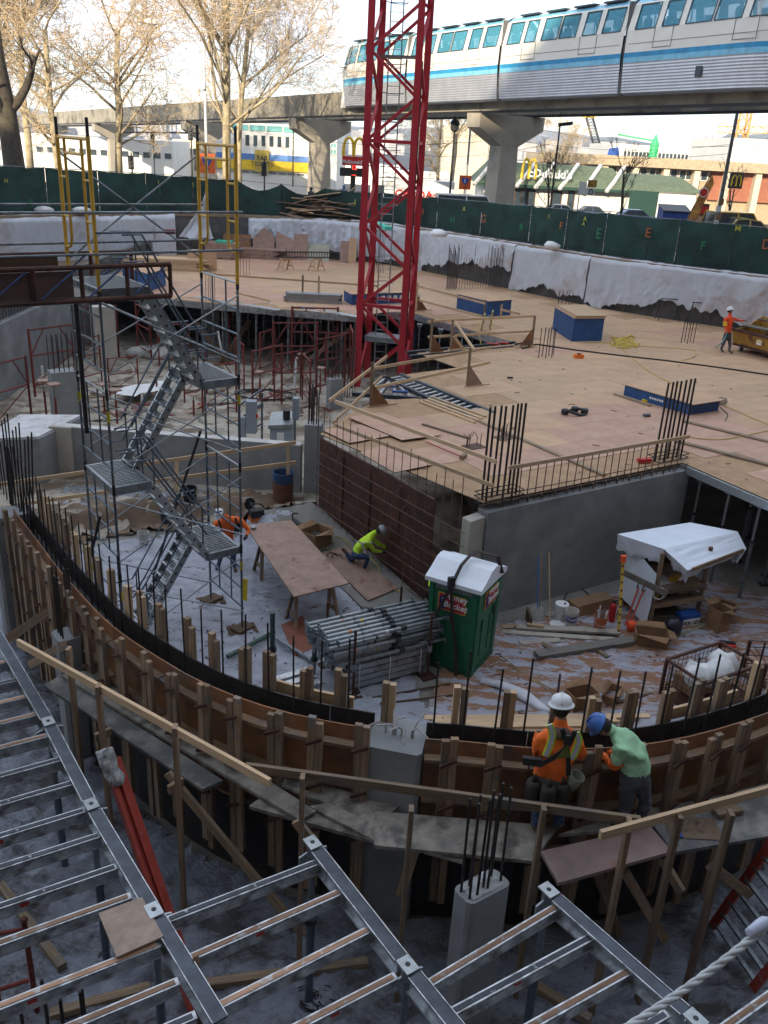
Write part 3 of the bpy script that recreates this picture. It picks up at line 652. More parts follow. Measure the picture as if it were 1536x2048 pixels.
def wins(t,x0,x1,y,z0,z1,nx,nz,fx=.7,fz=.6,m=None,frame=None):
    src=None
    for k in range(nz):
        for i in range(nx):
            cx=x0+(x1-x0)*(i+.5)/nx; cz=z0+(z1-z0)*(k+.5)/nz; w=(x1-x0)/nx*fx; h=(z1-z0)/nz*fz
            if src is None:
                src=build(MB().beam((cx-w/2,y-.02,cz),(cx+w/2,y-.02,cz),.12,h),'window',m or win_g,t,loc=(cx-t.location.x,y-t.location.y,cz-t.location.z))
                if frame:
                    mb=MB()
                    for sx in (-.5,0,.5): mb.beam((cx+sx*w,y-.1,cz-h/2),(cx+sx*w,y-.1,cz+h/2),.1,.12,up=(0,1,0))
                    mb.beam((cx-w/2,y-.1,cz-h/2),(cx+w/2,y-.1,cz-h/2),.12,.1); build(mb,'window_frame',frame,src)
            else:
                c=share(src,t,(cx-t.location.x,y-t.location.y,cz-t.location.z))
                for g in src.children: share(g,c,g.location)
# left sunlit low white building, storefronts, glass block
t,x0,x1,z=block(-40,345,272,150,12,'long low white sunlit building behind the left trees',white_w); wins(t,x0,x1,150,ST+.5,z-1.5,18,1,.6,.55)
t,x0,x1,z=block(345,500,282,165,12,'low cream shed behind the left monorail piers',cream_w); wins(t,x0,x1,165,ST+1,z-1,8,1)
t,x0,x1,z=block(430,668,248,135,14,'white storefront building with yellow lower band behind the pale tree',white_w)
build(MB().beam((x0,134.9,ZP(550,134.9,332)),(x1-2,134.9,ZP(550,134.9,332)),.5,1.3),'yellow_band',sgn_y,t)
build(MB().beam((x0,134.9,ZP(550,134.9,316)),(x1-3,134.9,ZP(550,134.9,316)),.4,.8),'blue_band',mat('shop_blue',(.10,.22,.48),.6,objvar=0),t)
wins(t,x0+1,x1-4,134.9,ST,ZP(550,135,345),9,1,.8,.8); wins(t,x0+4,x1-6,134.95,ZP(550,135,296),ZP(550,135,270),6,1,.45,.8); wins(t,x0,x1,134.95,ZP(550,135,266),ZP(550,135,250),7,1,.9,.7,m=win_t)
sb=build(MB().beam((XP(510,134.5),134.5,ZP(520,134.5,322)),(XP(538,134.5),134.5,ZP(520,134.5,322)),.3,2.9),'sign_board',mat('dull_yellow',(.45,.33,.05),.6,objvar=0),t)
text('R&B\nTICKETS','sign_lettering',cloth_d,sb,(XP(524,134.3),134.3,ZP(524,134.3,322)),(1,0,0),(0,0,1),.85,.02)
t,x0,x1,z=block(618,676,238,128,16,'glass fronted block with pale floors right of the sunlit pier',white_w); wins(t,x0,x1,128,ST+3,z-.5,4,5,.82,.72,m=win_t,frame=white_p)
t,x0,x1,z=block(690,800,330,210,20,'distant white warehouse behind the arch sign',white_w); wins(t,x0,x1,210,ST,z,8,1)
t,x0,x1,z=block(888,985,252,170,14,'tan windowless building behind the bare trees by the pier',cream_w)
t,x0,x1,z=block(770,900,345,140,10,'pale single storey building behind the armoured truck',white_w); wins(t,x0,x1,140,ST+.4,z-.8,9,1)
t,x0,x1,z=block(985,1060,322,135,10,'white gabled shop roof behind the drive-in restaurant',white_w)
# long mid building at right
Y=130; t,x0,x1,z=block(1085,1700,322,Y,18,'long low building with tan fascia, wide bays and brick base at right',fascia); z2=z
build(MB().prism([(x0-.8,Y-2.2),(x1,Y-2.2),(x1,Y),(x0-.8,Y)],z-1.1,z+.15),'roof_overhang',fascia,t)
zw0=ZP(1300,Y,356); wins(t,x0,x1,Y,zw0,z-1.3,20,1,.86,.95,frame=white_p)
for i in range(11): x=x0+(x1-x0)*i/10; build(MB().beam((x,Y-1.0,ST-3),(x,Y-1.0,z-1.1),.8,1.6,up=(0,1,0)),'pillar',cream_w,t)
build(MB().beam((XP(1425,Y),Y-.3,ST+2.4),(x1,Y-.3,ST+2.4),.6,5.0),'brick_base',brick_w,t)
wins(t,XP(1470,Y),x1,Y-.5,ST+.5,ST+4,4,1,.8,.8)
t,x0,x1,z=block(1228,1440,292,190,25,'white flat roofed hall with roof pipes on the skyline',white_w); wins(t,x0+2,x1-2,190,ZP(1330,190,322),ZP(1330,190,306),22,1,.7,.9)
m=MB()
for i in range(16): x=x0+(x1-x0)*(.5+.4*i/16); m.tube((x,194,z),(x,194,z+2.2+1.4*R.random()),.45,6)
build(m,'roof_pipe',white_w,t)
t,x0,x1,z=block(1462,1640,280,150,20,'pale flat roofed block with red pennants at the right edge',white_w)
m=MB()
for i in range(9): x=x0+3+i*1.3; m.ext([(x,149.8,z-4),(x+.9,149.8,z-4),(x+.3,149.8,z-5)],(0,.05,0))
build(m,'pennant',sgn_r,t)
rr_=random.Random(3); hs=MB()
for i in range(420):
    a=rr_.uniform(-1300,1900); y=rr_.uniform(420,1500); w=rr_.uniform(8,22); h=rr_.uniform(4,11); hs.prism([(a,y),(a+w,y),(a+w,y+9),(a,y+9)],ST-1,ST+h+max(0,(y-700)*.024))
o=solid(hs,'distant_houses',mat('far_houses',(.42,.40,.38),.9,var=.4,scale=.02,objvar=0),'mass of small pale houses on the far hillside','houses',kind='stuff')
cf=MB()
for i in range(900):
    u,v=rr_.random(),rr_.uniform(.55,1.0); p=HF[1](u,v); h=rr_.uniform(7,15)
    if fbm(p[0]*.006,p[1]*.006)<-.05: continue
    cf.lathe([(h*.22,0),(h*.15,h*.4),(.2,h)],(p[0],p[1],p[2]-2),5)
solid(cf,'far_wood',mat('far_conifers',(.02,.035,.025),.95,objvar=0),'dark conifer wood along the distant ridge','wood',kind='stuff')
# ---- drive-in restaurant
Y=108.0; xa,xb=XP(958,Y,370),XP(1405,Y,380); ze=VZ((xa+xb)/2,Y-1.2,379); zr=VZ((xa+xb)/2,Y+2.2,334); xm=XP(1262,Y,380); gb=ze-3.3
rs=thing('restaurant',((xa+xb)/2,Y,gb),'low white drive-in restaurant with green mansard roof and white ribs','restaurant')
build(MB().prism([(xa+.6,Y),(xb-.6,Y),(xb-.6,Y+13),(xa+.6,Y+13)],gb,ze+.3),'wall',white_w,rs)
build(MB().prism([(xa+.55,Y-.06),(xb-.55,Y-.06),(xb-.55,Y),(xa+.55,Y)],gb,gb+.7),'plinth',cream_w,rs)
def roof(xa,xb,ya,ze,zr,nm,mtl):
    m=MB(); pts=[(ya-1.2,ze),(ya-.2,ze+(zr-ze)*.35),(ya+2.2,zr),(ya+12,zr)]
    q=[]; 
    for k,(yy,zz) in enumerate(pts): i=(0,.9,2.2,2.2)[k]; q+=[(xa+i,yy,zz),(xb-i,yy,zz)]
    fs=[(2*k,2*k+1,2*k+3,2*k+2) for k in range(3)]; q+=[(xa,ya+13,ze),(xb,ya+13,ze)]; fs+=[(0,2,4,6,8),(1,9,7,5,3),(0,8,9,1)]
    m.add(q,fs); return build(m,nm,mtl,rs)
roof(xa-.4,xm+.2,Y,ze,zr,'roof',green_roof); roof(xm-.5,xb+.3,Y+.6,ze+.15,VZ(xm+3,Y+2,352),'lower_roof',green_roof)
build(MB().beam((xa-.4,Y-1.24,ze-.05),(xm+.2,Y-1.24,ze-.05),.16,.3),'gutter',green_d,rs)
for px in (968,1052,1090,1138,1184,1232):
    x=XP(px,Y,360); m=MB(); pp=[(Y-1.45,ze-.15),(Y-.4,ze+(zr-ze)*.36+.15),(Y+2.1,zr+.25)]
    for (a,b),(c,d) in zip(pp,pp[1:]): u0,u1=(b-ze)/(zr-ze),(d-ze)/(zr-ze); m.beam((x-1.1+2.1*u0,a,b),(x-1.1+2.1*u1,c,d),.36,.28)
    build(m,'roof_rib',white_w,rs)
for a,b,nm in ((1036,1076,'window'),(1112,1130,'door'),(1144,1156,'door')):
    w=build(MB().beam((XP(a,Y),Y-.04,gb+1.6),(XP(b,Y),Y-.04,gb+1.6),.12,2.7),nm,win_g,rs)
    m=MB(); n_=3 if b-a>25 else 1
    for i in range(n_+1): x=XP(a,Y)+(XP(b,Y)-XP(a,Y))*i/n_; m.beam((x,Y-.12,gb+.25),(x,Y-.12,gb+2.95),.1,.1,up=(0,1,0))
    m.beam((XP(a,Y),Y-.12,gb+2.9),(XP(b,Y),Y-.12,gb+2.9),.1,.15); build(m,'frame',wood_dark,w)
g0,g1=XP(1268,Y-3),XP(1326,Y-3); gt=build(MB().beam((g0,Y-3.2,gb+1.75),(g1,Y-3.2,gb+1.75),.15,3.5),'enclosure_gate',green_d,rs)
build(MB().prism([(g1,Y-3.3),(XP(1412,Y-3),Y-3.3),(XP(1412,Y-3),Y),(g1,Y)],gb,VZ(g1,Y-3,396)),'enclosure_wall',white_w,rs)
sx=XP(1049,Y-1,335); zs=VZ(sx,Y-1.2,340)
def arch_m(t,c,right,w,h,r,mtl,nm='arch_sign'):
    right=Vector(right).normalized(); m=MB()
    for s in (-1,1):
        pts=[]
        for i in range(17):
            a=math.pi*i/16; pts.append(Vector(c)+right*(s*w/4-math.cos(a)*w/4)+Vector((0,0,h*(math.sin(a)**.55)-h/2)))
        m.path(pts,[r*(1.0-.25*math.sin(math.pi*i/16)) for i in range(17)],6)
    return build(m,nm,mtl,t)
arch_m(rs,(XP(1059,Y-1),Y-1.25,zs+.15),(1,0,0),1.55,2.1,.17,sgn_y)
text("cDonald's",'sign_lettering',sgn_w,rs,(XP(1102,Y-1),Y-1.3,zs-.3),(1,0,0),(0,0,1),1.25,.06,bold=.03)
# ---- tall sign with golden arches
Y=96; px=707; c=Vector((XP(px,Y,320),Y,ST)); ps=thing('arch_pole_sign',c,'tall pole sign with golden arches over a red board and a black display reading 12','sign')
z1=VZ(c.x,Y,276);z2=VZ(c.x,Y,313);z3=VZ(c.x,Y,331);z4=VZ(c.x,Y,336);z5=VZ(c.x,Y,353)
build(MB().beam((c.x,Y+.3,ST),(c.x,Y+.3,z2),.5,.4,up=(0,1,0)),'pole',darksteel,ps)
arch_m(ps,(c.x,Y,(z1+z2)/2),(1,0,0),2.1,z1-z2,.18,sgn_y,'golden_arches')
b=build(MB().beam((c.x-1.15,Y,(z2+z3)/2),(c.x+1.15,Y,(z2+z3)/2),.35,z2-z3),'red_board',sgn_r,ps); text("McDonald's",'board_lettering',sgn_w,b,(c.x,Y-.19,(z2+z3)/2-.1),(1,0,0),(0,0,1),.48,.02,bold=.01)
b=build(MB().beam((c.x-1.35,Y,(z4+z5)/2),(c.x+1.35,Y,(z4+z5)/2),.4,z4-z5),'display_board',black_p,ps); text("12\n....",'display_digits',led,b,(c.x+.1,Y-.22,(z4+z5)/2+.15),(1,0,0),(0,0,1),.55,.01,bold=.01)
# ---- street furniture
def pole(name,px,py0,py1,y,r,label,cat,m,group=None,base=None):
    a=Vector((XP(px,y,py0),y,ST)); t=thing(name,a,label,cat,group); h=VZ(a.x,y,py1)
    build(MB().tube(a,(a.x,y,h),r,8,r1=r*.7),'pole',m,t); return t,a,h
t,a,h=pole('street_lamp',904,330,262,70,.09,'black lantern street lamp left of the gray pier','street lamp',darksteel)
build(MB().lathe([(.06,0),(.28,.15),(.30,.5),(.36,.55),(.30,.75),(.12,.95),(.03,1.1)],(a.x,a.y,h-.1),10),'lantern',darksteel,t)
t,a,h=pole('street_lamp',411,230,100,66,.11,'tall white cobra head street lamp among the left trees','street lamp',white_p)
arm=[Vector((a.x,66,h)),Vector((a.x-.5,66,h+.7)),Vector((a.x-1.8,66,h+1.25)),Vector((a.x-3.0,66,h+1.5))]; build(MB().path(arm,.06,6),'arm',white_p,t)
build(MB().lathe([(.02,0),(.18,.1),(.2,.6),(.06,.9)],arm[-1]-Vector((.0,0,0)),8,axis=Vector((-1,0,.05))),'lamp_head',white_p,t); build(MB().box((a.x-.15,65.85,VZ(a.x,66,172)),.5,.35,.42),'control_box',galv_l,t)
t,a,h=pole('street_lamp',1112,320,250,64,.075,'dark modern street lamp in front of the restaurant sign','street lamp',darksteel); build(MB().beam((a.x-.1,64,h),(a.x+.8,64,h+.15),.4,.22),'lamp_head',darksteel,t)
pole('utility_pole',935,330,232,78,.11,'pale metal pole right of the lantern lamp','pole',galv_l)
t,a,h=pole('utility_pole',1455,330,207,58,.14,'tall gray pole at right covered with paper notices at its foot','pole',galv)
for k in range(5): build(MB().box((a.x-.1*(k%2),57.84,ST+.8+.42*k),.3,.03,.36,rz=.1),'paper_notice',white_p if k%2 else card,t)
t,a,h=pole('street_lamp',586,330,262,100,.08,'globe street lamp in front of the sunlit pier','street lamp',darksteel); build(MB().lathe([(.1,0),(.35,.25),(.3,.6),(.05,.8)],(a.x,100,h),10),'globe',white_p,t)
def shield_sign(px,py,y,w,label):
    c=Vector((XP(px,y,py),y,VZ(XP(px,y,py),y,py))); t=thing('road_sign',(c.x,y,ST),label,'road sign','orange detour signs')
    build(MB().tube((c.x,y+.08,ST),(c.x,y+.08,c.z+w/2),.04,6),'post',galv,t); b=build(MB().beam((c.x-w/2,y,c.z),(c.x+w/2,y,c.z),.05,w*1.12),'sign_board',sgn_o,t)
    s=w*.3; pts=[(-1,.75),(-.5,.9),(0,.75),(.5,.9),(1,.75),(.9,0),(.5,-.7),(0,-1),(-.5,-.7),(-.9,0)]
    sh=build(MB().ext([(c.x+p[0]*s,y-.03,c.z+.12*w+p[1]*s) for p in pts],(0,-.015,0)),'shield',sgn_b,b)
    text('5','shield_number',sgn_w,b,(c.x,y-.06,c.z+.1*w),(1,0,0),(0,0,1),w*.42,.01)
    m=MB(); m.beam((c.x-.1*w,y-.05,c.z-.45*w),(c.x+.1*w,y-.05,c.z-.25*w),.02,.05*w); build(m,'arrow',cloth_d,b)
shield_sign(414,327,66,1.15,'orange square road sign with blue shield behind the right yellow ladder frame')
shield_sign(930,365,68,.85,'orange square road sign with blue shield left of the gray pier')
def tlight(px,py,y,label,mast=True):
    c=Vector((XP(px,y,py),y,VZ(XP(px,y,py),y,py))); t=thing('traffic_light',(c.x,y,ST),label,'traffic light','traffic lights at the far crossing')
    if mast: build(MB().tube((c.x,y+.2,ST),(c.x,y+.2,c.z+.8),.07,6),'pole',darksteel,t)
    build(MB().beam((c.x,y,c.z-.55),(c.x,y,c.z+.55),.4,.35,up=(0,1,0)),'signal_housing',black_p,t)
    m=MB(); [m.lathe([(.13,0),(.13,.14)],(c.x,y-.17,c.z+k*.34),8,axis=Vector((0,-1,0))) for k in (-1,0,1)]; build(m,'lens_hood',darksteel,t)
    return c
tlight(381,268,90,'dark traffic light on a post left of the white lamp post'); tlight(305,275,105,'hanging traffic light under the left monorail beam'); tlight(528,338,78,'small pedestrian signal near the yellow storefront'); tlight(262,325,80,'traffic light low behind the left fence'); tlight(394,328,80,'pedestrian signal left of the orange road sign')
m=MB(); m.tube((XP(240,105),105.3,VZ(XP(240,105),105,264)),(XP(400,105),105.3,VZ(XP(400,105),105,266)),.09,6); solid(m,'signal_mast_arm',darksteel,'horizontal dark mast arm that carries the hanging traffic light','mast arm')
# overhead wires
m=MB()
for k,(pa,pb) in enumerate([((1040,250),(1536,290)),((1040,283),(1536,280)),((1000,297),(1536,300)),((760,300),(1100,288)),((500,262),(1000,280))]):
    a=V(*pa,88+k);b=V(*pb,80+k); m.path([a+(b-a)*(i/10)-Vector((0,0,.8*math.sin(math.pi*i/10))) for i in range(11)],.022,4)
solid(m,'overhead_wires',black_p,'thin black trolley wires strung above the street','wires')
# bus stop sign, banner, boards
c=Vector((XP(1166,68),68,ST)); t=thing('bus_stop_sign',c,'bus stop post with a white panel, a brown panel and a round symbol','sign'); build(MB().tube(c,c+Vector((0,0,3.0)),.04,6),'post',galv,t)
build(MB().beam((c.x-.1,67.9,ST+2.5),(c.x+.45,67.9,ST+2.5),.05,.85),'white_panel',white_p,t); b=build(MB().beam((c.x+.5,67.9,ST+2.85),(c.x+1.15,67.9,ST+2.85),.05,.5),'brown_panel',mat('brown_sign',(.30,.17,.06),.6,objvar=0),t); text('10','panel_number',sgn_y,b,(c.x+.83,67.86,ST+2.85),(1,0,0),(0,0,1),.42,.01)
b=build(MB().beam((c.x+.5,67.9,ST+2.3),(c.x+1.05,67.9,ST+2.3),.05,.5),'symbol_panel',white_p,t); m=MB(); m.path([(c.x+.78+.13*math.cos(a),67.85,ST+2.3+.18*math.sin(a)) for a in [i*.52 for i in range(12)]],.03,4,closed=True); build(m,'round_symbol',black_p,b)
bx=XP(1385,62); t=thing('feather_banner',(bx,62,ST),'tall curved orange feather banner with food pictures','banner'); m=MB()
q=[];n_=12
for i in range(n_+1):
    f=i/n_; z=ST+.3+3.6*f; w=.75*(1-.3*f) if f<.9 else .45*(1-f)*8; lean=1.0*f+.35*f*f; q+=[(bx+lean-.0,62+.05*math.sin(f*5),z),(bx+lean+max(w,.05),62-.05*math.sin(f*6),z+.12)]
m.add(q,[(2*i,2*i+1,2*i+3,2*i+2) for i in range(n_)]); build(m,'banner_cloth',mat('banner_orange',(.48,.10,.03),.7,var=.6,scale=1.6,col2=(.7,.38,.1),objvar=0),t); build(MB().path([(bx+(1.0*f+.35*f*f),62.05,ST+4.0*f) for f in [i/8 for i in range(9)]],.03,5),'pole',darksteel,t)
b=build(MB().lathe([(.32,0),(.32,.03)],(bx+1.0,61.85,ST+2.85),14,axis=Vector((0,-1,0))),'round_logo',sgn_w,t); build(MB().lathe([(.24,0),(.24,.02)],(bx+1.0,61.81,ST+2.85),14,axis=Vector((0,-1,0))),'logo_center',sgn_r,b)
bx=XP(1420,63); t=thing('poster_board',(bx,63,ST),'dark standing poster board with food pictures beside the banner','poster board'); build(MB().beam((bx-.45,63,ST+1.05),(bx+.45,63,ST+1.05),.12,2.1),'board',black_p,t); build(MB().beam((bx-.36,62.9,ST+.75),(bx+.36,62.9,ST+.75),.04,1.2),'poster',mat('food_print',(.35,.10,.06),.6,var=.7,scale=3,col2=(.75,.6,.4),objvar=0),t); build(MB().beam((bx-.36,62.9,ST+1.7),(bx+.36,62.9,ST+1.7),.04,.5),'poster_header',sgn_r,t)
t=thing('menu_sign',(XP(1478,84),84,ST),'small dark drive-through sign with golden arch','sign'); x=XP(1478,84); build(MB().tube((x,84,ST),(x,84,ST+2.6),.06,6),'post',darksteel,t); build(MB().beam((x-.6,84,ST+3.3),(x+.6,84,ST+3.3),.2,1.3),'board',black_p,t); arch_m(t,(x,83.85,ST+3.3),(1,0,0),.8,.9,.07,sgn_y)
# dumpster
def bxx(mb,x0,x1,y0,y1,z0,z1,mi=0): return mb.prism([(x0,y0),(x1,y0),(x1,y1),(x0,y1)],z0,z1,mi)
x=XP(1362,70); t=thing('blue_dumpster',(x,70,ST),'blue dumpster with dark sloping lid in front of the restaurant wall','dumpster')
m=MB(); m.ext([(x-1.0,69,ST+.15),(x-1.0,70.6,ST+.15),(x-1.0,70.6,ST+1.5),(x-1.0,69.0,ST+1.15)],(2.0,0,0)); build(m,'body',mat('dumpster_blue',(.02,.06,.25),.5,objvar=0),t); m=MB(); m.ext([(x-1.05,68.92,ST+1.18),(x-1.05,70.65,ST+1.56),(x-1.05,70.65,ST+1.62),(x-1.05,68.92,ST+1.24)],(2.1,0,0)); build(m,'lid',darksteel,t)
# ---- vehicles
tyre=mat('tyre_rubber',(.015,.015,.015),.8,objvar=0); rim=mat('wheel_rim',(.35,.35,.36),.35,.8,objvar=0); headl=mat('headlamp',(.7,.7,.7),.2,objvar=0); tail=mat('tail_lamp',(.4,.01,.01),.3,objvar=0)
PAINT={}
def paint(n_,c): 
    if n_ not in PAINT: PAINT[n_]=mat(n_+'_car_paint',c,.25,.2,var=.03,spec=.6,objvar=0)
    return PAINT[n_]
def car(name,loc,rz,m,label,L=4.5,Wd=1.75,prof=None,roofp=None,group='cars on the street behind the fence',H=1.42):
    t=thing(name,(0,0,0),label,'car',group)
    P=prof or [(-.5,.26),(-.5,.62),(-.46,.80),(-.2,.90),(.24,.92),(.44,.84),(.5,.62),(.5,.26)]; h=L
    mb=MB(); 
    rings=[]
    for k,(s,ins) in enumerate(((-1,.10),(-.94,.0),(.94,.0),(1,.10))):
        rings.append([Vector((p[0]*(L-2*ins*.5),s*Wd/2,p[1]+(ins*.25 if p[1]<.4 else -ins*.3))) for p in P])
    n_=len(P); q=[p for r in rings for p in r]; fs=[tuple(range(n_-1,-1,-1))]
    for a in range(3):
        for i in range(n_): fs.append((a*n_+i,a*n_+(i+1)%n_,(a+1)*n_+(i+1)%n_,(a+1)*n_+i))
    fs.append(tuple(range(3*n_,4*n_))); mb.add(q,[f[::-1] for f in fs]); build(mb,'body',m,t)
    RP=roofp or [(-.30,.9),(-.15,H),(.14,H),(.28,.9)]
    mb=MB(); lo=[(RP[0][0]*L,RP[0][1]),(RP[-1][0]*L,RP[-1][1])]
    def cab(ins,z0,x_,grow):
        q=[]
        for s in (-1,1):
            for (px_,pz) in RP: q.append(Vector((px_*L*grow,s*(Wd/2-.06-(.14*(pz-.9)/(H-.9)))*grow,pz)))
        k=len(RP); f=[tuple(range(k-1,-1,-1)),tuple(range(k,2*k))]+[(i,(i+1)%k,k+(i+1)%k,k+i) for i in range(k)]
        return q,f
    q,f=cab(0,0,0,1.0); mb.add(q,f); g=build(mb,'windows',glass_d,t)
    mb=MB(); k=len(RP)
    for s in (-1,1):
        for (a,b) in zip(RP,RP[1:]): mb.beam((a[0]*L,s*(Wd/2-.05-(.14*(a[1]-.9)/(H-.9))),a[1]),(b[0]*L,s*(Wd/2-.05-(.14*(b[1]-.9)/(H-.9))),b[1]),.06,.07)
        xm=(RP[0][0]+RP[-1][0])/2*L; mb.beam((xm,s*(Wd/2-.04),.9),(xm,s*(Wd/2-.17),H),.06,.08,up=(1,0,0))
    tp=[p for p in RP if p[1]>H-.06]; mb.prism([(tp[0][0]*L-.03,-(Wd/2-.2)),(tp[-1][0]*L+.03,-(Wd/2-.2)),(tp[-1][0]*L+.03,Wd/2-.2),(tp[0][0]*L-.03,Wd/2-.2)],H-.03,H+.03); build(mb,'roof',m,t)
    for sx in (-.31,.31):
        for s in (-1,1):
            w=build(MB().lathe([(.2,-.11),(.31,-.11),(.33,-.06),(.33,.06),(.31,.11),(.2,.11)],(0,0,0),14,axis=Vector((0,1,0))),'wheel',tyre,t,loc=(sx*L,s*(Wd/2-.1),.33)); build(MB().lathe([(.02,-.115),(.2,-.12),(.2,.12),(.02,.115)],(sx*L,s*(Wd/2-.1),.33),10,axis=Vector((0,1,0))),'rim',rim,w)
    for s in (-1,1):
        build(MB().box((L/2-.01,s*Wd*.36,.66),.08,.3,.16),'headlight',headl,t); build(MB().box((-L/2+.01,s*Wd*.38,.7),.08,.25,.16),'tail_light',tail,t)
    t.location=loc; t.rotation_euler=(0,0,rz); return t
def carat(px,y,ytop=None,h=1.42):
    if ytop: y=min((abs(VZ(XP(px,q*.5,400),q*.5,ytop)-h-SZ(q*.5)),q*.5) for q in range(134 if px<870 else 116,200))[1]
    return (XP(px,y,400),y,SZ(y)+.02)
CTOP={1270:420,1122:404,690:371,762:372,548:355,470:356,450:354,340:349,300:347,895:384,666:361,975:392,160:334,1185:408}
CARS=[(1270,60,.1,'slate',(.08,.12,.2),'dark blue parked car in front of the green gate'),(1122,62,.05,'silver',(.45,.48,.5),'silver parked car in front of the restaurant doors'),(690,62,.1,'silver',(.45,.48,.5),'silver sedan just left of the crane mast'),(762,62,.1,'blue',(.05,.16,.35),'blue car partly behind the crane mast'),(548,86,2.2,'slate',(.08,.12,.2),'dark blue oncoming car left of the sunlit pier'),(470,84,.2,'white',(.7,.7,.68),'white car behind the pale tree trunk'),(450,88,.1,'darkred',(.14,.01,.015),'dark red car left of the white one behind the pale trunk'),(340,84,.1,'green',(.12,.22,.22),'teal car below the left monorail beam'),(300,86,.1,'silver',(.45,.48,.5),'silver car left of the teal one'),(895,86,.1,'blue',(.05,.16,.35),'blue car left of the pier behind the lantern lamp'),(666,84,1.5,'black',(.02,.02,.022),'black car seen head on under the arch sign'),(975,64,.1,'black',(.02,.02,.022),'black car roof just left of the foot of the gray pier'),(160,82,.1,'white',(.7,.7,.68),'white car behind the left yellow ladder frame'),(1185,80,.1,'slate',(.08,.12,.2),'dark car behind the bus stop sign')]
for (px,y,rz,pn,pc,lab) in CARS: car('parked_car',carat(px,y,CTOP[px]),rz,paint(pn,pc),lab)
BP=[(-.5,.3),(-.49,.55),(-.42,.85),(-.28,.98),(.12,.92),(.40,.80),(.49,.60),(.5,.3)]
car('vintage_car',carat(1488,53,437,1.48),math.pi+.05,paint('pale_yellow',(.62,.50,.16)),'pale yellow rounded vintage car behind the fence at right',4.1,1.6,BP,[(-.42,.86),(-.26,1.38),(-.05,1.48),(.1,1.42),(.22,.92)],H=1.48)
car('taxi',carat(1480,80,409,1.75),.2,paint('taxi_yellow',(.75,.42,.02)),'orange yellow taxi van near the dark drive-through sign',4.4,1.8,roofp=[(-.46,.9),(-.42,1.75),(.16,1.75),(.3,.9)],H=1.75)
car('white_van',carat(941,74,374,1.9),.05,paint('white',(.7,.7,.68)),'white van left of the gray pier',4.8,1.9,roofp=[(-.48,.9),(-.46,1.9),(.2,1.9),(.33,.9)],H=1.9)
# armoured box truck
p=carat(845,92,361,3.0); t=thing('box_truck',p,'white armoured box truck with red lettering behind the fence','truck'); x,y=p[0],p[1]
build(bxx(MB(),x-3.4,x+2.9,y-1.2,y+1.2,p[2]+.8,p[2]+3.0),'box_body',white_p,t); build(bxx(MB(),x-5.0,x-3.45,y-1.1,y+1.1,p[2]+.7,p[2]+2.7),'cab',white_p,t); build(bxx(MB(),x-4.8,x-3.7,y-1.14,y+1.14,p[2]+1.7,p[2]+2.4),'cab_window',glass_d,t); build(bxx(MB(),x-4.9,x+2.85,y-1,y+1,p[2]+.45,p[2]+.78),'chassis',darksteel,t)
text('GARDA','lettering',sgn_r,t,(x-.9,y-1.22,p[2]+1.7),(1,0,0),(0,0,1),1.05,.01,bold=.03); text('GARDA','lettering',sgn_r,t,(x+1.05,y-1.22,p[2]+1.75),(1,0,0),(0,0,1),.42,.01,bold=.01); build(MB().box((x+1.55+.6,y-1.22,p[2]+1.5),.4,.03,.3),'side_window',glass_d,t)
for sx in (-4.1,1.6):
    for s in (-1,1): build(MB().lathe([(.3,-.14),(.45,-.14),(.45,.14),(.3,.14)],(x+sx,y+s*1.02,p[2]+.45),12,axis=Vector((0,1,0))),'wheel',tyre,t)
# hoist crane far away, boom crane
x=XP(1468,260); t=thing('tower_crane',(x,260,ST),'distant orange lattice tower crane on the right skyline','crane')
def lattice(mb,a,b,w,n_,r,up=Vector((0,1,0))):
    a=Vector(a);b=Vector(b);d=(b-a).normalized();s1=d.cross(up).normalized();s2=s1.cross(d)
    cs=[(s1*i+s2*j)*(w/2) for i,j in ((-1,-1),(1,-1),(1,1),(-1,1))]
    for c in cs: mb.tube(a+c,b+c,r,4)
    for k in range(n_):
        for i in range(4):
            p0=a+(b-a)*(k/n_)+cs[i]; p1=a+(b-a)*((k+1)/n_)+cs[(i+1)%4]; mb.tube(p0,p1,r*.6,4)
corg=mat('crane_orange',(.65,.30,.06),.5,objvar=0); m=MB(); lattice(m,(x,260,ST),(x+.5,260,75),3.0,20,.28); build(m,'mast',corg,t); m=MB(); lattice(m,(x-6,260,VZ(x,260,262)),(x+40,260,VZ(x,260,262)+2),1.6,20,.16,Vector((0,0,1))); build(m,'jib',corg,t)
x=XP(1190,240); t=thing('boom_crane',(x,240,ST),'distant dark lattice boom with a yellow tip left of the skyline hall','crane'); m=MB(); lattice(m,(x+3,240,ST),(XP(1178,240,232),240,VZ(x-2,240,232)),1.5,22,.16); build(m,'boom',darksteel,t); build(MB().box((XP(1178,240,232),240,VZ(x-2,240,232)),3,1.5,1.0),'boom_tip',sgn_y,t)
# guard rail in front of the restaurant
m=MB(); 
for zz in (.5,.95): m.tube((XP(1020,69),69,ST+zz),(XP(1265,69),69,ST+zz),.03,5)
for i in range(9): xx=XP(1020,69)+(XP(1265,69)-XP(1020,69))*i/8; m.tube((xx,69,ST),(xx,69,ST+.95),.03,5)
solid(m,'pavement_railing',galv,'gray pavement railing in front of the restaurant','railing')
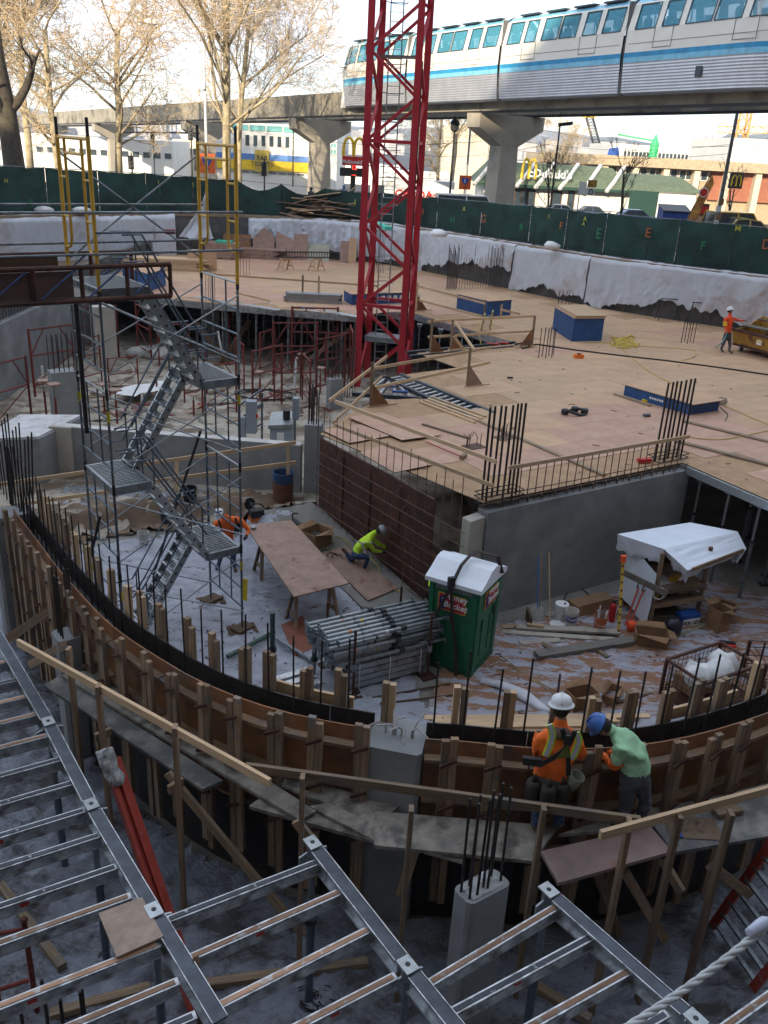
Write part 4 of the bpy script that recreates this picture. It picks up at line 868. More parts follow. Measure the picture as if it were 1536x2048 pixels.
# green flag sculpture on the skyline
x=XP(1303,150); t=thing('green_mast_sign',(x,150,ST),'thin green mast sculpture with a blue flag on the skyline','mast'); gm=mat('mast_green',(.05,.45,.16),.5,objvar=0); build(MB().tube((x,150,ST+4),(x,150,VZ(x,150,276)),.25,6),'mast',gm,t); build(MB().lathe([(.1,0),(.7,1),(.7,3),(.1,4.5)],(x,150,VZ(x,150,276)-4),8),'mast_head',gm,t); build(MB().tube((x-6,150,ST+8),(x,150,VZ(x,150,282)),.12,5),'stay',gm,t); build(MB().ext([(x-7,150,VZ(x,150,302)),(x-5.6,150,VZ(x,150,298)),(x-5.2,150,VZ(x,150,316)),(x-7.2,150,VZ(x,150,318))],(0,.08,0)),'flag',sgn_b,t)
# a few pedestrians beyond the fence
def walker(px,y,label,mt_):
    a=Vector((XP(px,y,370),y,ST)); m=MB(); m.lathe([(.08,0),(.13,.45),(.17,.85),(.2,1.1),(.23,1.4),(.1,1.5),(.07,1.52),(.11,1.6),(.11,1.7),(.03,1.78)],a,8)
    solid(m,'person',mt_,label,'person',smooth=True)
walker(622,64,'person in dark clothes walking behind the fence near the sunlit pier',cloth_d); walker(688,70,'person in blue jacket standing under the arch sign',mat('blue_jacket',(.03,.07,.2),.8)); 
# ================================================================== FORMWORK DECK
DPX=[(195,556),(200,582),(390,603),(560,618),(725,632),(773,624),(828,626),(876,641),(958,665),(1037,687),(833,706),(914,735),(800,750),(990,824),(952,838),(840,796),(765,800),(700,826),(640,868),(967,1005),(1365,925),(1545,1003)]
DP=[tuple(G(x,y,DECK).to_2d()) for x,y in DPX]
DP+=[(13.5,16.2),(30,26),(30,30.8),(22,37.5),(17.2,40.9),(12.95,43.6),(9.85,46.2),(6.55,50.5),(1.65,56.4),(-1.5,59.3),(-5,59.9),(-10.5,59.5),(-15.0,57.4)]
deck=bpy.data.objects.new('formwork_deck',None); COL.objects.link(deck); deck.location=(5,30,DECK); deck['kind']='structure'
build(MB().prism(DP,DECK-.026,DECK-.004,0,1),'base_sheet',[mat('deck_base_plywood',(.40,.25,.135),.8),ply_edge],deck)
du=Vector((.84,.54)).normalized(); dv=Vector((-du.y,du.x))
ply_a=mat('deck_plywood_amber',(.475,.315,.185),.7,var=.1,scale=1.2,objvar=.06,bump=.05); DM=[ply_tan,ply_pink,ply_a]
org=Vector(DP[19]); PW,PH=2.44,1.22; panel_src={}; npan=0
def footprint(c): return [c+du*(a*PW/2)+dv*(b*PH/2) for a,b in ((-1,-1),(1,-1),(1,1),(-1,1))]
for i in range(-12,22):
    for j in range(-3,44):
        c=org+du*((i+.5+.5*(j%2))*PW)+dv*((j+.5)*PH)
        if c.y>62: continue
        fp=footprint(c); mids=[(fp[k]+fp[(k+1)%4])/2 for k in range(4)]
        if not all(inpoly(c.x+(p.x-c.x)*.99,c.y+(p.y-c.y)*.99,DP) for p in fp+mids): continue
        px,py=proj((c.x,c.y,DECK))
        if not(-60<px<1600): continue
        f=fbm(c.x*.16,c.y*.12,3.3)+.12*(R.random()-.5); near=(c.y<26 and c.x<2.5)
        k=1 if ((near and f>-.2) or f>.2) else (2 if f<-.08 else 0)
        if k not in panel_src:
            m=MB().beam((c.x-du.x*(PW/2-.003),c.y-du.y*(PW/2-.003),DECK+.001),(c.x+du.x*(PW/2-.003),c.y+du.y*(PW/2-.003),DECK+.001),PH-.007,.012)
            panel_src[k]=build(m,'plywood_panel',DM[k],deck,loc=(c.x-5,c.y-30,0)); 
        else: share(panel_src[k],deck,(c.x-5,c.y-30,.0012*R.random()))
        npan+=1
DZ=DECK+.009
def onD(px,py): return G(px,py,DZ)
# beams under the visible edges
def edge(a,b,dz=-.13,w=.14,h=.2,mtl=None,nm='edge_beam'):
    a=Vector((*a,DECK+dz));b=Vector((*b,DECK+dz)); build(MB().beam(a,b,w,h),nm,mtl or galv_l,deck)
for k in (1,2,3,5,6,7,8,12,14,15,16,20,21): edge(DP[k],DP[k+1],*((-.16,.14,.26,alu) if k<9 else ()))
for a,b in (((385,598),(560,625)),((560,612),(728,640)),((480,600),(640,628)),((600,612),(725,630))): 
    a=G(*a,DECK-.12);b=G(*b,DECK-.12); edge(a.to_2d(),b.to_2d(),-.02,.45,.05,alu,'joist_top')
# open joist strips with rungs
def strip_j(p0,p1,q0,q1,n_,mtl=alu):
    a=Vector((*p0,DECK-.03));b=Vector((*p1,DECK-.03));c=Vector((*q0,DECK-.03));d=Vector((*q1,DECK-.03))
    build(MB().beam(a,b,.12,.12).beam(c,d,.12,.12),'strip_rail',alu_dark,deck)
    for i in range(n_): f=(i+.5)/n_; build(MB().beam(a+(b-a)*f-Vector((0,0,.05)),c+(d-c)*f-Vector((0,0,.05)),.09,.12),'joist',mtl,deck)
g2=lambda x,y:tuple(G(x,y,DECK).to_2d())
strip_j(g2(770,754),g2(950,839),g2(800,748),g2(990,826),17)
strip_j(g2(705,786),g2(842,796),g2(768,752),g2(800,770),4); strip_j(g2(820,712),g2(1037,692),g2(815,704),g2(1030,684),3)
for k,(px,py) in enumerate(((775,772),(800,783),(1005,686),(985,688))):
    p=G(px,py,DECK+.01); build(MB().box(p,.5,.14,.05,rz=.1),'joist_label',box_blue if k<2 else redp,deck)
# ---- posts below the deck
def make_post(label,h=DECK-.25,r=.045):
    t=thing('shoring_post',(0,0,0),label,'shoring post','posts that carry the formwork deck')
    build(MB().tube((0,0,.02),(0,0,h*.62),r,8),'outer_tube',galv,t); build(MB().tube((0,0,h*.55),(0,0,h),r*.75,8),'inner_tube',galv_l,t)
    build(MB().box((0,0,.012),.22,.22,.02),'base_plate',darksteel,t); build(MB().box((0,0,h-.01),.24,.2,.05).beam((-.1,0,h-.1),(.1,0,h-.1),.12,.03),'head',galv_l,t)
    build(MB().lathe([(r+.03,0),(r+.03,.06)],(0,0,h*.6),8),'collar',darksteel,t); return t
post0=None; 
def post(x,y,label):
    global post0
    if post0 is None: post0=make_post(label); post0.location=(x,y,0); return post0
    return dup(post0,(x,y,0),0,label)
back=0
for a,b,n_,lab in ((2,3,5,'under the deck behind the stair tower'),(3,4,6,'under the deck just left of the crane mast'),(5,9,6,'under the deck right of the crane mast'),(20,21,3,'under the right front deck edge')):
    A=Vector(DP[a]);B=Vector(DP[b]); nn=(B-A).normalized(); nn=Vector((-nn.y,nn.x)); nn=nn if nn.y>0 else -nn
    for i in range(n_):
        for k in range(3):
            p=A+(B-A)*((i+.5+.3*(k%2))/n_)+nn*(.25+k*1.75); post(p.x,p.y,ORD[i]+' post from left, '+('front','second','back')[k]+' row '+lab)
for k,(x,y) in enumerate(((9.9,20.4),(11.2,21.5),(12.6,20.2),(10.6,23.5),(12.4,23.0),(14,19))): post(x,y,ORD[k]+' loose post in the dark right of the gray wall, behind the covered workbench')
# timber props leaning in the dark
for k,(a,b,lab) in enumerate([((500,640),(440,740),'leaning timber prop in the dark left of the red shoring frames'),((590,740),(705,655),'long leaning plank behind the red shoring frames'),((388,640),(460,745),'thin leaning prop beside the pale column')]):
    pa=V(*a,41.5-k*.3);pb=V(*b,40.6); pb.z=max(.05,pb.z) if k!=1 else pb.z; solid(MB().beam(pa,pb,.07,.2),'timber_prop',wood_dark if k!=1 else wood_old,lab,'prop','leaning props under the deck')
# dark hoarding at the far side of the space under the deck
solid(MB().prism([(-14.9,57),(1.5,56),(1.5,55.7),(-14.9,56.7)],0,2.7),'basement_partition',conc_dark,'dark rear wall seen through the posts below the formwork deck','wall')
# pale column and pillars
def column(px0,py0,px1,py1,zt,label,m=conc,d=.6,z0=0.0,nm='concrete_column'):
    a=G(px0,py0,z0);b=G(px1,py1,z0); e=(b-a); nrm=Vector((-e.y,e.x,0)).normalized()*d; nrm=nrm if nrm.y>0 else -nrm
    t=thing(nm,(a+b)/2,label,'column','concrete columns on the slab'); t.location.z=z0
    build(MB().prism([a.to_2d(),b.to_2d(),(b+nrm).to_2d(),(a+nrm).to_2d()],z0,zt),'shaft',m,t); return t,a,b,nrm
column(197,738,237,734,2.75,'pale concrete column behind the stair tower, under the deck edge',conc_light)
column(405,700,440,700,2.6,'dim concrete column in the dark behind the stair tower',conc)
t,a,b,nn=column(858,696,905,692,2.7,'concrete column in the opening right of the crane mast',conc)
# ---- rebar clusters
def rebar_group(pts,label,r=.016,nm='rebar_cluster',m=None,cat='rebar',group='rebar clusters rising from the formwork deck',hoops=()):
    """pts: (bottom point, top z)"""
    c=sum((p for p,_ in pts),Vector())/len(pts); t=thing(nm,c,label,cat,group)
    for p,zt in pts:
        q=Vector((p.x+R.uniform(-.02,.02),p.y+R.uniform(-.02,.02),zt)); build(MB().tube(p,q,r,6),'rebar',m or rebar_m,t)
    for z in hoops:
        ps=sorted([p for p,_ in pts],key=lambda p:math.atan2(p.y-c.y,p.x-c.x)); build(MB().path([Vector((p.x,p.y,z)) for p in ps],.009,4,closed=True),'tie_hoop',rebar_m,t)
    return t
def cl(bots,tops,label,r=.016,z=DECK,**k):
    return rebar_group([((lambda p:(p,VZ(p.x,p.y,ty)))(G(bx,by,z))) for (bx,by),ty in zip(bots,tops)],label,r,**k)
cl([(1077,716),(1084,713),(1091,717),(1097,712),(1103,716),(1106,711)],[657,655,656,654,656,655],'rebar cluster in the deck in front of the large blue box')
cl([(1362,686),(1369,683),(1374,688),(1380,684),(1386,687)],[634,630,636,632,637],'leaning rebar cluster in the deck between the black stands and the yellow dumpster')
cl([(1116,615),(1123,612),(1130,616),(1137,612),(1142,616)],[583,581,582,581,583],'short rebar cluster behind the large blue box')
cl([(893+2.2*k,580-(k%2)*3) for k in range(10)],[489+(k%4)*6 for k in range(10)],'dense dark rebar bundle at the left end of the rebar wall',.02)
cl([(918+5.3*k,580-k*.4) for k in range(16)],[515 if k%5 else 489 for k in range(16)],'row of thin rebar joining the two dark bundles on the deck',.012)
cl([(976+3*k,577-(k%2)*3) for k in range(9)],[490+(k%3)*3 for k in range(9)],'dense rebar bundle at the right end of the rebar wall',.016)
cl([(884+3.5*k,538-(k%2)*4) for k in range(7)],[473]*7,'tall pale rebar cage with a plastic tuft in front of the back wall',.014,m=rust2)
cl([(551,512),(557,513),(562,511),(566,513)],[476]*4,'four thin rebars by the left saw horse',.012,m=rust2)
cl([(476,550),(481,551),(487,550),(493,551),(499,550)],[507]*5,'five thin rebars standing left of the saw horses',.012,m=rust2)
cl([(412,604),(417,602),(421,605),(425,602),(430,604)],[538]*5,'pale rebar cage tied round a column head beside the stair tower',.018,m=mat('dusty_rebar',(.30,.25,.14),.7,.2))
cl([(749+3*k,546-(k%2)*3) for k in range(7)],[459+(k%3)*2 for k in range(7)],'rebar cage seen through the crane mast',.014)
# ---- blue boxes
def boxfrom(Lp,Cp,Rp,ytop,label,lid=None,tilt=0.0,flat=False,over=.06,words=False):
    L_,C_,R_=(onD(*p) for p in (Lp,Cp,Rp)); B_=L_+R_-C_; h=max(.25,VZ(C_.x,C_.y,ytop)-DZ)
    t=thing('blue_box',(L_+R_)/2,label,'formwork box','blue plywood boxes on the deck'); P=[C_,R_,B_,L_]; c=(L_+R_)/2
    for i in range(4):
        a,b=P[i],P[(i+1)%4]; inn=(c-(a+b)/2).normalized()*.012; d=(b-a).normalized()*.02
        build(MB().beam(a+inn+d+Vector((0,0,h/2)),b+inn-d+Vector((0,0,h/2)),.02,h),'side_panel',box_blue,t)
    Q=[p+(p-c).normalized()*over for p in P]; m=MB().ext([q+Vector((0,0,h+.003)) for q in Q],(0,0,.02)); build(m,'lid',lid or ply_tan,t)
    return t,P,h
t,P,h=boxfrom((1104,658),(1143,683),(1203,682),637,'large blue box with three loose plywood sheets on its lid')
for k in range(3):
    c=sum(P,Vector())/4; q=[c+(p-c)*(1.02)+Vector((.05*k,.03*k,h+.026+.03*k)) for p in P]; build(MB().ext(q,(0,0,.02)),'loose_sheet',ply_pink if k%2 else wood_new,t)
boxfrom((912,618),(974,634),(1021,630),603,'blue box with tan lid behind the timber guard rails')
t,P,h=boxfrom((687,600),(703,610),(805,606),589,'low blue box behind the crane mast')
C_,R_=P[0],P[1]; m=MB(); e=(R_-C_).normalized()
for k in range(7): m.beam(C_+e*(1.6+.34*k)+Vector((0,-.02,h*.62)),C_+e*(1.8+.34*k)+Vector((0,-.02,h*.62)),.02,.16)
build(m,'stencil_mark',white_p,t)
t,P,h=boxfrom((1246,790),(1379,830),(1437,821),808,'long low blue box with overhanging tan lid at right',over=.14)
m=MB(); e=(P[3]-P[0]).normalized(); nf=Vector((e.y,-e.x,0)); nf=nf if nf.y<0 else -nf
for k in range(6): m.beam(P[0]+e*(1.0+.09*k)+nf*.012+Vector((0,0,h*.5)),P[0]+e*(1.06+.09*k)+nf*.012+Vector((0,0,h*.5)),.006,.07)
build(m,'stencil_mark',white_p,t)
boxfrom((246,565),(297,583),(332,571),548,'blue box behind the stair tower handrails')
# ---- lumber, rails
def lumber(a,b,w,h,label,m=wood_new,cat='board',group=None,nm='board'): return solid(MB().beam(a,b,w,h),nm,m,label,cat,group)
LZ=DECK+.03
def lum(pa,pb,label,w=.14,h=.04,m=wood_new,dz=.03,**k): return lumber(G(*pa,DECK+dz),G(*pb,DECK+dz),w,h,label,m,**k)
for k in range(4): lum((840+8*k,803-3*k),(950+7*k,845-4*k),ORD[k]+' pinkish stud from the front in the bundle beside the open joist strip',.09,.05,group='bundle of four new studs')
lum((950,838),(1210,950),'long weathered plank lying across the front of the deck to the gray wall',.12,.04,wood_old)
lum((845,848),(940,877),'short brown stick on the deck behind the upper guard rail',.08,.04,wood_old)
lum((1366,842),(1540,884),'weathered plank along the deck right of the rebar corner, farther one',.16,.05,wood_old); lum((1352,882),(1540,930),'weathered plank along the deck right of the rebar corner, nearer one',.16,.05,wood_old)
lum((1375,846),(1378,925),'hidden',.1,.04) if False else None
def sheet(c4,label,m=ply_pink,dz=.03,nm='plywood_sheet',group='loose plywood sheets on the deck',th=.02,edge_m=ply_edge):
    q=[G(x,y,DECK+dz) for x,y in c4]; mb=MB(); mb.prism([p.to_2d() for p in q],DECK+dz-th,DECK+dz,0,1); return solid(mb,nm,[m,edge_m],label,'plywood sheet',group)
sheet([(645,860),(722,849),(782,871),(699,886)],'loose plywood sheet overhanging the left corner of the deck',dz=.045); sheet([(696,834),(763,824),(882,870),(804,880)],'loose plywood sheet lifted at its dark edge behind the lower rail',dz=.07); sheet([(719,905),(770,888),(864,929),(789,945)],'loose plywood sheet lying near the rusty form edge',dz=.05)
# broom
p=G(853,884,DECK+.08);q=G(922,913,DECK+.06); t=thing('broom',p,'broom with red handle lying on the deck near the front corner','broom'); build(MB().tube(p,q,.018,6),'handle',lad_red,t); build(MB().beam(q-Vector((.0,.1,0)),q+Vector((.12,.14,0)),.1,.1),'head',wood_old,t)
# rebar stubs in a pocket
for k,(px,py,lab) in enumerate([(948,893,'bent rebar stubs in a square pocket of the deck near the front corner'),(1008,875,'second pocket of bent rebar stubs behind the corner bars')]):
    c=G(px,py,DECK+.015); t=thing('rebar_pocket',c,lab,'rebar stubs'); build(MB().box(c,.55,.4,.012,rz=.57),'pocket_plate',rust2,t); m=None
    for i in range(6): 
        a=c+Vector((R.uniform(-.22,.22),R.uniform(-.15,.15),0)); d=Vector((R.uniform(-1,1),R.uniform(-1,1),0)).normalized()*.16; build(MB().path([a,a+Vector((0,0,.22)),a+d*.4+Vector((0,0,.3)),a+d+Vector((0,0,.33))],.011,5),'rebar_hook',rust2,t)
def guard(name_label,posts,rails,braces=()):
    t=thing('safety_barrier',G(*posts[0][0],DECK) if posts else G(*rails[0][0],DECK),name_label,'guard rail','timber guard rails on the deck')
    for (b,yt) in posts:
        p=G(*b,DECK); build(MB().beam(p,(p.x,p.y,VZ(p.x,p.y,yt)),.09,.04,up=(0,1,0)),'post',wood_old if R.random()<.4 else wood_new,t)
    for (a,b,za,zb) in rails: build(MB().beam(G(*a,DECK+za),G(*b,DECK+zb),.04,.09),'rail',wood_new,t)
    for (b,dx) in braces:
        p=G(*b,DECK); d=(du if dx>0 else -du).to_3d(); 
        build(MB().ext([p,p+d*.65,p+Vector((0,0,.75))],d.cross(Vector((0,0,1)))*.02),'plywood_gusset',ply_brown if R.random()<.6 else ply_worn,t); build(MB().beam(p-d*.1+Vector((0,0,.02)),p+d*.9+Vector((0,0,.02)),.09,.04),'foot',wood_new,t)
    return t
guard('timber guard rail frame with two gussets in front of the crane mast',[((934,774),696),((741,814),724)],[((982,695),(748,737),1.05,1.05),((980,725),(747,776),.5,.5)],[((934,774),1),((741,814),1)])
guard('pair of timber rails sloping down to the left corner of the deck',[],[((774,713),(658,802),1.05,1.05),((764,754),(666,845),.5,.5)])
guard('pair of weathered timber rails along the front of the deck above the rusty form',[],[((670,803),(993,924),1.05,1.05),((670,850),(987,972),.45,.45)])
guard('timber guard rail frame right of the crane mast with leaning studs',[((860,707),637),((1063,692),632),((901,700),640)],[((856,643),(1070,632),1.0,1.0),((856,674),(1068,662),.5,.5)],[((860,707),1),((1063,692),-1),((901,700),1)])
for (a,b,lab) in (((910,644),(948,699),'longer new stud leaning on the guard rail right of the crane mast'),((908,672),(930,703),'shorter new stud leaning on the guard rail right of the crane mast')): lumber(G(*a,DECK+1.0),G(*b,DECK+.45),.05,.1,lab,wood_new,group='studs leaning on the guard rail')
guard('far timber guard rail in front of the tan lidded blue box',[((832,622),565),((967,640),600),((1001,637),608)],[((832,571),(970,607),1.05,1.05),((832,599),(962,632),.5,.5),((1001,619),(1040,628),.6,.6)],[((832,622),1)])
guard('low timber rails along the left edge of the deck behind the stair tower',[((605,600),550),((637,602),552)],[((420,548),(755,572),.9,.8),((470,585),(540,602),.3,.1)])
# yellow-green fibreglass ladder poking from the opening
t=thing('fibreglass_ladder',G(965,672,DECK),'pale yellow ladder poking up out of the opening right of the crane mast','ladder'); a=G(957,680,2.0);b=G(970,628,DECK+1.1);c=G(975,684,2.0);d=G(986,622,DECK+1.1); ly=mat('ladder_pale_yellow',(.52,.47,.16),.5)
build(MB().beam(a,b,.06,.09,up=(0,1,0)),'rail',ly,t); build(MB().beam(c,d,.06,.09,up=(0,1,0)),'rail',ly,t)
for k in range(6): f=k/6+.05; build(MB().tube(a+(b-a)*f,c+(d-c)*f,.018,6),'rung',alu,t)
# ---- rebar cage on saw horses
def sawhorse(c,rz,label,h=.72,L=1.0,m=wood_new,group='saw horses'):
    t=thing('saw_horse',c,label,'saw horse',group); e=Vector((math.cos(rz),math.sin(rz),0)); n_=Vector((-e.y,e.x,0)); c=Vector(c)
    build(MB().beam(c-e*L/2+Vector((0,0,h-.045)),c+e*L/2+Vector((0,0,h-.045)),.09,.09),'top_beam',m,t)
    for s in (-1,1):
        for u in (-1,1): build(MB().beam(c+e*(s*L*.36)+n_*(u*.03)+Vector((0,0,h-.08)),c+e*(s*L*.46)+n_*(u*.28)+Vector((0,0,.0)),.09,.04),'leg',m,t)
        build(MB().beam(c+e*(s*L*.42)-n_*.2+Vector((0,0,.26)),c+e*(s*L*.42)+n_*.2+Vector((0,0,.26)),.03,.1),'tie',m,t)
    return t
c1=G(571,541,DZ);c2=G(633,541,DZ); sawhorse(c1,1.0,'left saw horse under the rebar cage on the far deck'); sawhorse(c2,1.0,'right saw horse under the rebar cage on the far deck')
e=(c2-c1).normalized(); t=thing('rebar_cage',c1+Vector((0,0,.75)),'long rebar cage lying across two saw horses on the far deck','rebar cage')
n_=Vector((-e.y,e.x,0))
for a_,z_ in ((-.2,.75),(.2,.75),(-.2,1.05),(.2,1.05)): build(MB().tube(c1-e*.7+n_*a_+Vector((0,0,z_)),c2+e*.9+n_*a_+Vector((0,0,z_)),.02,5),'rebar',rebar_m,t)
L_=(c2-c1).length+1.6
for k in range(22):
    p=c1-e*.7+e*(L_*k/21); build(MB().path([p+n_*x+Vector((0,0,z_)) for x,z_ in ((-.22,.73),(.22,.73),(.22,1.07),(-.22,1.07))],.012,4,closed=True),'stirrup',rebar_m,t)
def GB(px,py,z):
    p=G(px,py,z); return p if p.y<58.3 else Vector((p.x*58.3/p.y,58.3,z))
# ---- timber stacks and sheets at the back and left of the deck
def stack(c,rz,L,w,h,nx,nz,label,m,name='lumber_stack',cat='lumber stack',jit=.25,group=None):
    t=thing(name,c,label,cat,group); e=Vector((math.cos(rz),math.sin(rz),0)); n2=Vector((-e.y,e.x,0)); c=Vector(c)
    for k in range(nz):
        for i in range(nx):
            o=c+n2*((i-(nx-1)/2)*w*1.04)+Vector((0,0,h*(k+.5)))+e*R.uniform(-jit,jit); build(MB().beam(o-e*L/2,o+e*L/2,w*.97,h*.95),'board',m,t)
    return t
stack(G(335,538,DZ),.15,4.2,.14,.09,9,7,'stack of fresh pale studs on the deck behind the stair tower',wood_new,jit=.5)
stack(GB(505,503,DZ),-.05,4.0,1.3,.10,1,6,'stack of worn plywood sheets below the scrap timber heap',ply_worn,'plywood_stack','plywood stack',jit=.35)
stack(G(625,604,DZ),.05,2.6,.16,.14,4,3,'small stack of aluminium joists between two timber posts on the deck edge',galv_l,'joist_stack','joist stack',jit=.15)
for k,(pa,pb,y0,lab,m) in enumerate([((505,487),(548,490),448,'pointed offcut of reddish plywood standing against the back wall',ply_worn),((551,495),(588,500),458,'sloped reddish plywood offcut right of the pointed one',ply_worn),((586,497),(615,498),462,'square reddish plywood sheet against the back wall',ply_worn),((595,500),(658,499),482,'pale concrete stained panel lying on its long edge',mat('pale_panel',(.33,.33,.25),.8)),((680,500),(700,503),476,'reddish plywood leaning near the crane mast',ply_worn),((697,503),(712,508),470,'narrow tan plywood strip leaning near the crane mast',ply_tan),((445,500),(500,494),462,'orange toned plywood pieces behind the right yellow ladder frame',ply_brown)]):
    a=GB(*pa,DZ);b=GB(*pb,DZ); zt=VZ((a.x+b.x)/2,(a.y+b.y)/2+.35,y0+6); up=Vector((0,.4,zt-DZ)); poly=[a,b,b+up*(.7 if k in (0,1) else 1),a+(b-a)*(.5 if k==0 else .05)+up,a+up*(.65 if k==0 else .95)]
    solid(MB().ext(poly,(0,.03,0)),'plywood_offcut',m,lab,'plywood sheet','plywood sheets leaning on the back wall')
# crates left
c=GB(452,512,DZ)-Vector((0,1,0)); t=thing('crate',c,'reddish brown timber crate with green tape at the back left of the deck','crate'); build(MB().box(c+Vector((0,0,.5)),2.0,1.4,.9),'body',ply_worn,t); build(MB().box(c+Vector((.1,0,1.0)),1.0,1.0,.1),'green_cover',mat('green_tarp',(.05,.4,.25),.6),t)
for s in (-.7,0,.7): build(MB().box(c+Vector((s,0,.03)),.15,1.4,.1),'skid',wood_dark,t)
solid(MB().box(G(405,540,DZ)+Vector((0,0,.55)),1.6,.3,1.1),'plywood_panel_stack',ply_tan,'tan plywood panels on edge beside the fresh stud stack','plywood stack')
# scrap heap on the bank behind the back wall
hp=thing('scrap_timber_heap',(-4.4,61.0,5.2),'heap of scrap planks and rubble on the bank below the green fence','scrap heap')
for k in range(64):
    a=R.uniform(-8.2,-1.8); y=61.2+R.uniform(-.9,.7); z=5.4+1.75*math.exp(-((a+5)/2.3)**2)*R.random(); L_=R.uniform(.9,3.2); an=R.gauss(.15,.5); d=Vector((math.cos(an),math.sin(an)*.5,R.gauss(.05,.14)))*L_/2; c=Vector((a,y,z))
    build(MB().beam(c-d,c+d,R.choice((.15,.2,.3,.6)),.05),'plank',R.choice((wood_new,wood_old,wood_new,ply_tan,ply_worn)),hp)
for k in range(3): c=Vector((-4.9+.45*k,60.9,6.6)); d=Vector((1.7,.1,1.0+.15*k)); build(MB().beam(c-d*.6,c+d*.6,.25,.05),'plank',wood_new,hp)
m=MB(); m.grid(lambda u,v:(-8.6+7.2*u,60.5+1.4*v,5.15+1.3*math.sin(math.pi*u)*math.sin(math.pi*(.15+.85*v))+.12*fbm(u*9,v*4)),24,6); build(m,'rubble',dirt_m,hp)
for (px,py,s,lab) in ((575,398,.9,'white rag bundle on top of the scrap heap'),(878,468,.7,'small white sandbag on the right wall top'),(1105,492,.6,'second white sandbag on the right wall top'),(165,421,.8,'white sheet scrap on the bank by the left ladder frame'),(88,420,.8,'white sheet scrap on the bank left of the ladder frame')):
    p=G(px,py,5.55); m=MB().lathe([(.05,-.12),(.4,-.1),(.45,.06),(.25,.2),(.03,.22)],p,9)
    for i,v in enumerate(m.v): m.v[i]=(p.x+(v[0]-p.x)*1.6*s+.1*fbm(v[1]*3,v[2]*3),v[1],v[2]+.08*fbm(v[0]*3,v[1]*3))
    solid(m,'sandbag',white_p,lab,'sandbag','white bags and scraps on the wall top',smooth=True)
solid(MB().beam(G(752,448,5.4),G(778,457,5.4),.5,.2),'green_tarp_roll',mat('turquoise_tarp',(.06,.45,.33),.6),'turquoise tarp roll on the wall top seen through the crane mast','tarp')
# ---- small things on the deck
m=MB(); pts=[(1030,690),(1048,686),(1060,694),(1045,698),(1040,692),(1075,690),(1150,701),(1240,712),(1330,722),(1430,735),(1545,752)]
m.path([onD(*p)+Vector((0,0,.025)) for p in pts],.03,6); solid(m,'black_hose',blackrub,'long black hose laid across the deck with a coil at its left end','hose')
def cord(pts,label,r=.012,m=cable,dz=.015,z=None,cat='cord',nm='yellow_power_line'):
    q=[G(x,y,z if z is not None else DZ)+Vector((0,0,dz)) for x,y in pts]; o=[]
    for i in range(len(q)-1):
        p0=q[max(i-1,0)];p1=q[i];p2=q[i+1];p3=q[min(i+2,len(q)-1)]
        for k in range(5):
            f=k/5; o.append(.5*((2*p1)+(-p0+p2)*f+(2*p0-5*p1+4*p2-p3)*f*f+(-p0+3*p1-3*p2+p3)*f**3))
    o.append(q[-1]); return solid(MB().path(o,r,5),nm,m,label,cat)
pts=[]
for k in range(34): a=k*1.9; pts.append((1252+22*math.cos(a)+R.uniform(-9,9)-.25*k,685+11*math.sin(a*1.13)+R.uniform(-5,5)))
cord(pts,'tangled heap of yellow cord on the deck beside the large blue box',.02,dz=.03)
cord([(1275,693),(1380,700),(1390,712),(1365,722)],'thin yellow cord trailing right from the tangled heap'); cord([(1170,686),(1230,690),(1300,745),(1420,800),(1536,850)],'yellow cord running toward the low blue box'); cord([(1360,872),(1440,880),(1536,862)],'yellow cord looping behind the rebar corner'); cord([(950,612),(955,650),(962,690)],'yellow rope hanging at the tan lidded box',z=DECK)
def belt(px,py,label):
    c=onD(px,py); t=thing('tool_belt',c,label,'tool belt'); m=MB(); m.path([c+Vector((.33*math.cos(a),.22*math.sin(a),.07+.05*math.sin(2*a))) for a in [i*.45 for i in range(14)]],.045,5,closed=True); build(m,'belt',black_p,t)
    for a in (.3,1.4,3.6): p=c+Vector((.33*math.cos(a),.22*math.sin(a),.05)); build(MB().lathe([(.05,0),(.11,.03),(.12,.14),(.08,.17)],p-Vector((0,0,.05)),8),'pouch',darksteel,t)
belt(1148,828,'black tool belt lying alone on the open deck')
c=onD(1157,716); t=thing('tape_measure',c,'small orange tool box on the deck behind the hose','tool'); build(MB().box(c+Vector((0,0,.07)),.34,.2,.14,rz=.3),'case',orange,t); build(MB().box(c+Vector((0,0,.16)),.16,.05,.04,rz=.3),'grip',darksteel,t)
c=onD(1020,757); t=thing('hammer',c,'claw hammer lying on the deck','hammer'); build(MB().beam(c,c+Vector((.03,-.36,.02)),.03,.03),'handle',wood_old,t); build(MB().beam(c+Vector((-.1,0,.03)),c+Vector((.1,.02,.03)),.04,.05),'head',darksteel,t)
c=onD(1293,833); solid(MB().box(c+Vector((0,0,.04)),.2,.12,.08,rz=.3),'battery_pack',mat('slate_plastic',(.08,.10,.12),.5),'small gray battery pack on the deck in front of the low blue box','battery')
lum((1228,788),(1300,812),'short timber with yellow level lying before the low blue box',.07,.05,wood_old); c=onD(1290,803); solid(MB().lathe([(.1,0),(.1,.07)],c,12),'tape_reel',yellow,'yellow tape reel before the low blue box','tape reel'); c=onD(1255,790); solid(MB().lathe([(.08,0),(.09,.2)],c,10),'small_bucket',white_p,'small white pail at the corner of the low blue box','pail')
c=onD(1437,808); t=thing('circular_saw',c,'gray corded saw at the right end of the low blue box','saw'); build(MB().box(c+Vector((0,0,.12)),.36,.16,.16,rz=.4),'motor',darksteel,t); build(MB().lathe([(.13,0),(.13,.02)],c+Vector((.1,-.12,.12)),12,axis=Vector((0,1,0))),'blade',alu,t); cord([(1440,815),(1455,830),(1450,842)],'black cord of the gray saw',.012,blackrub)
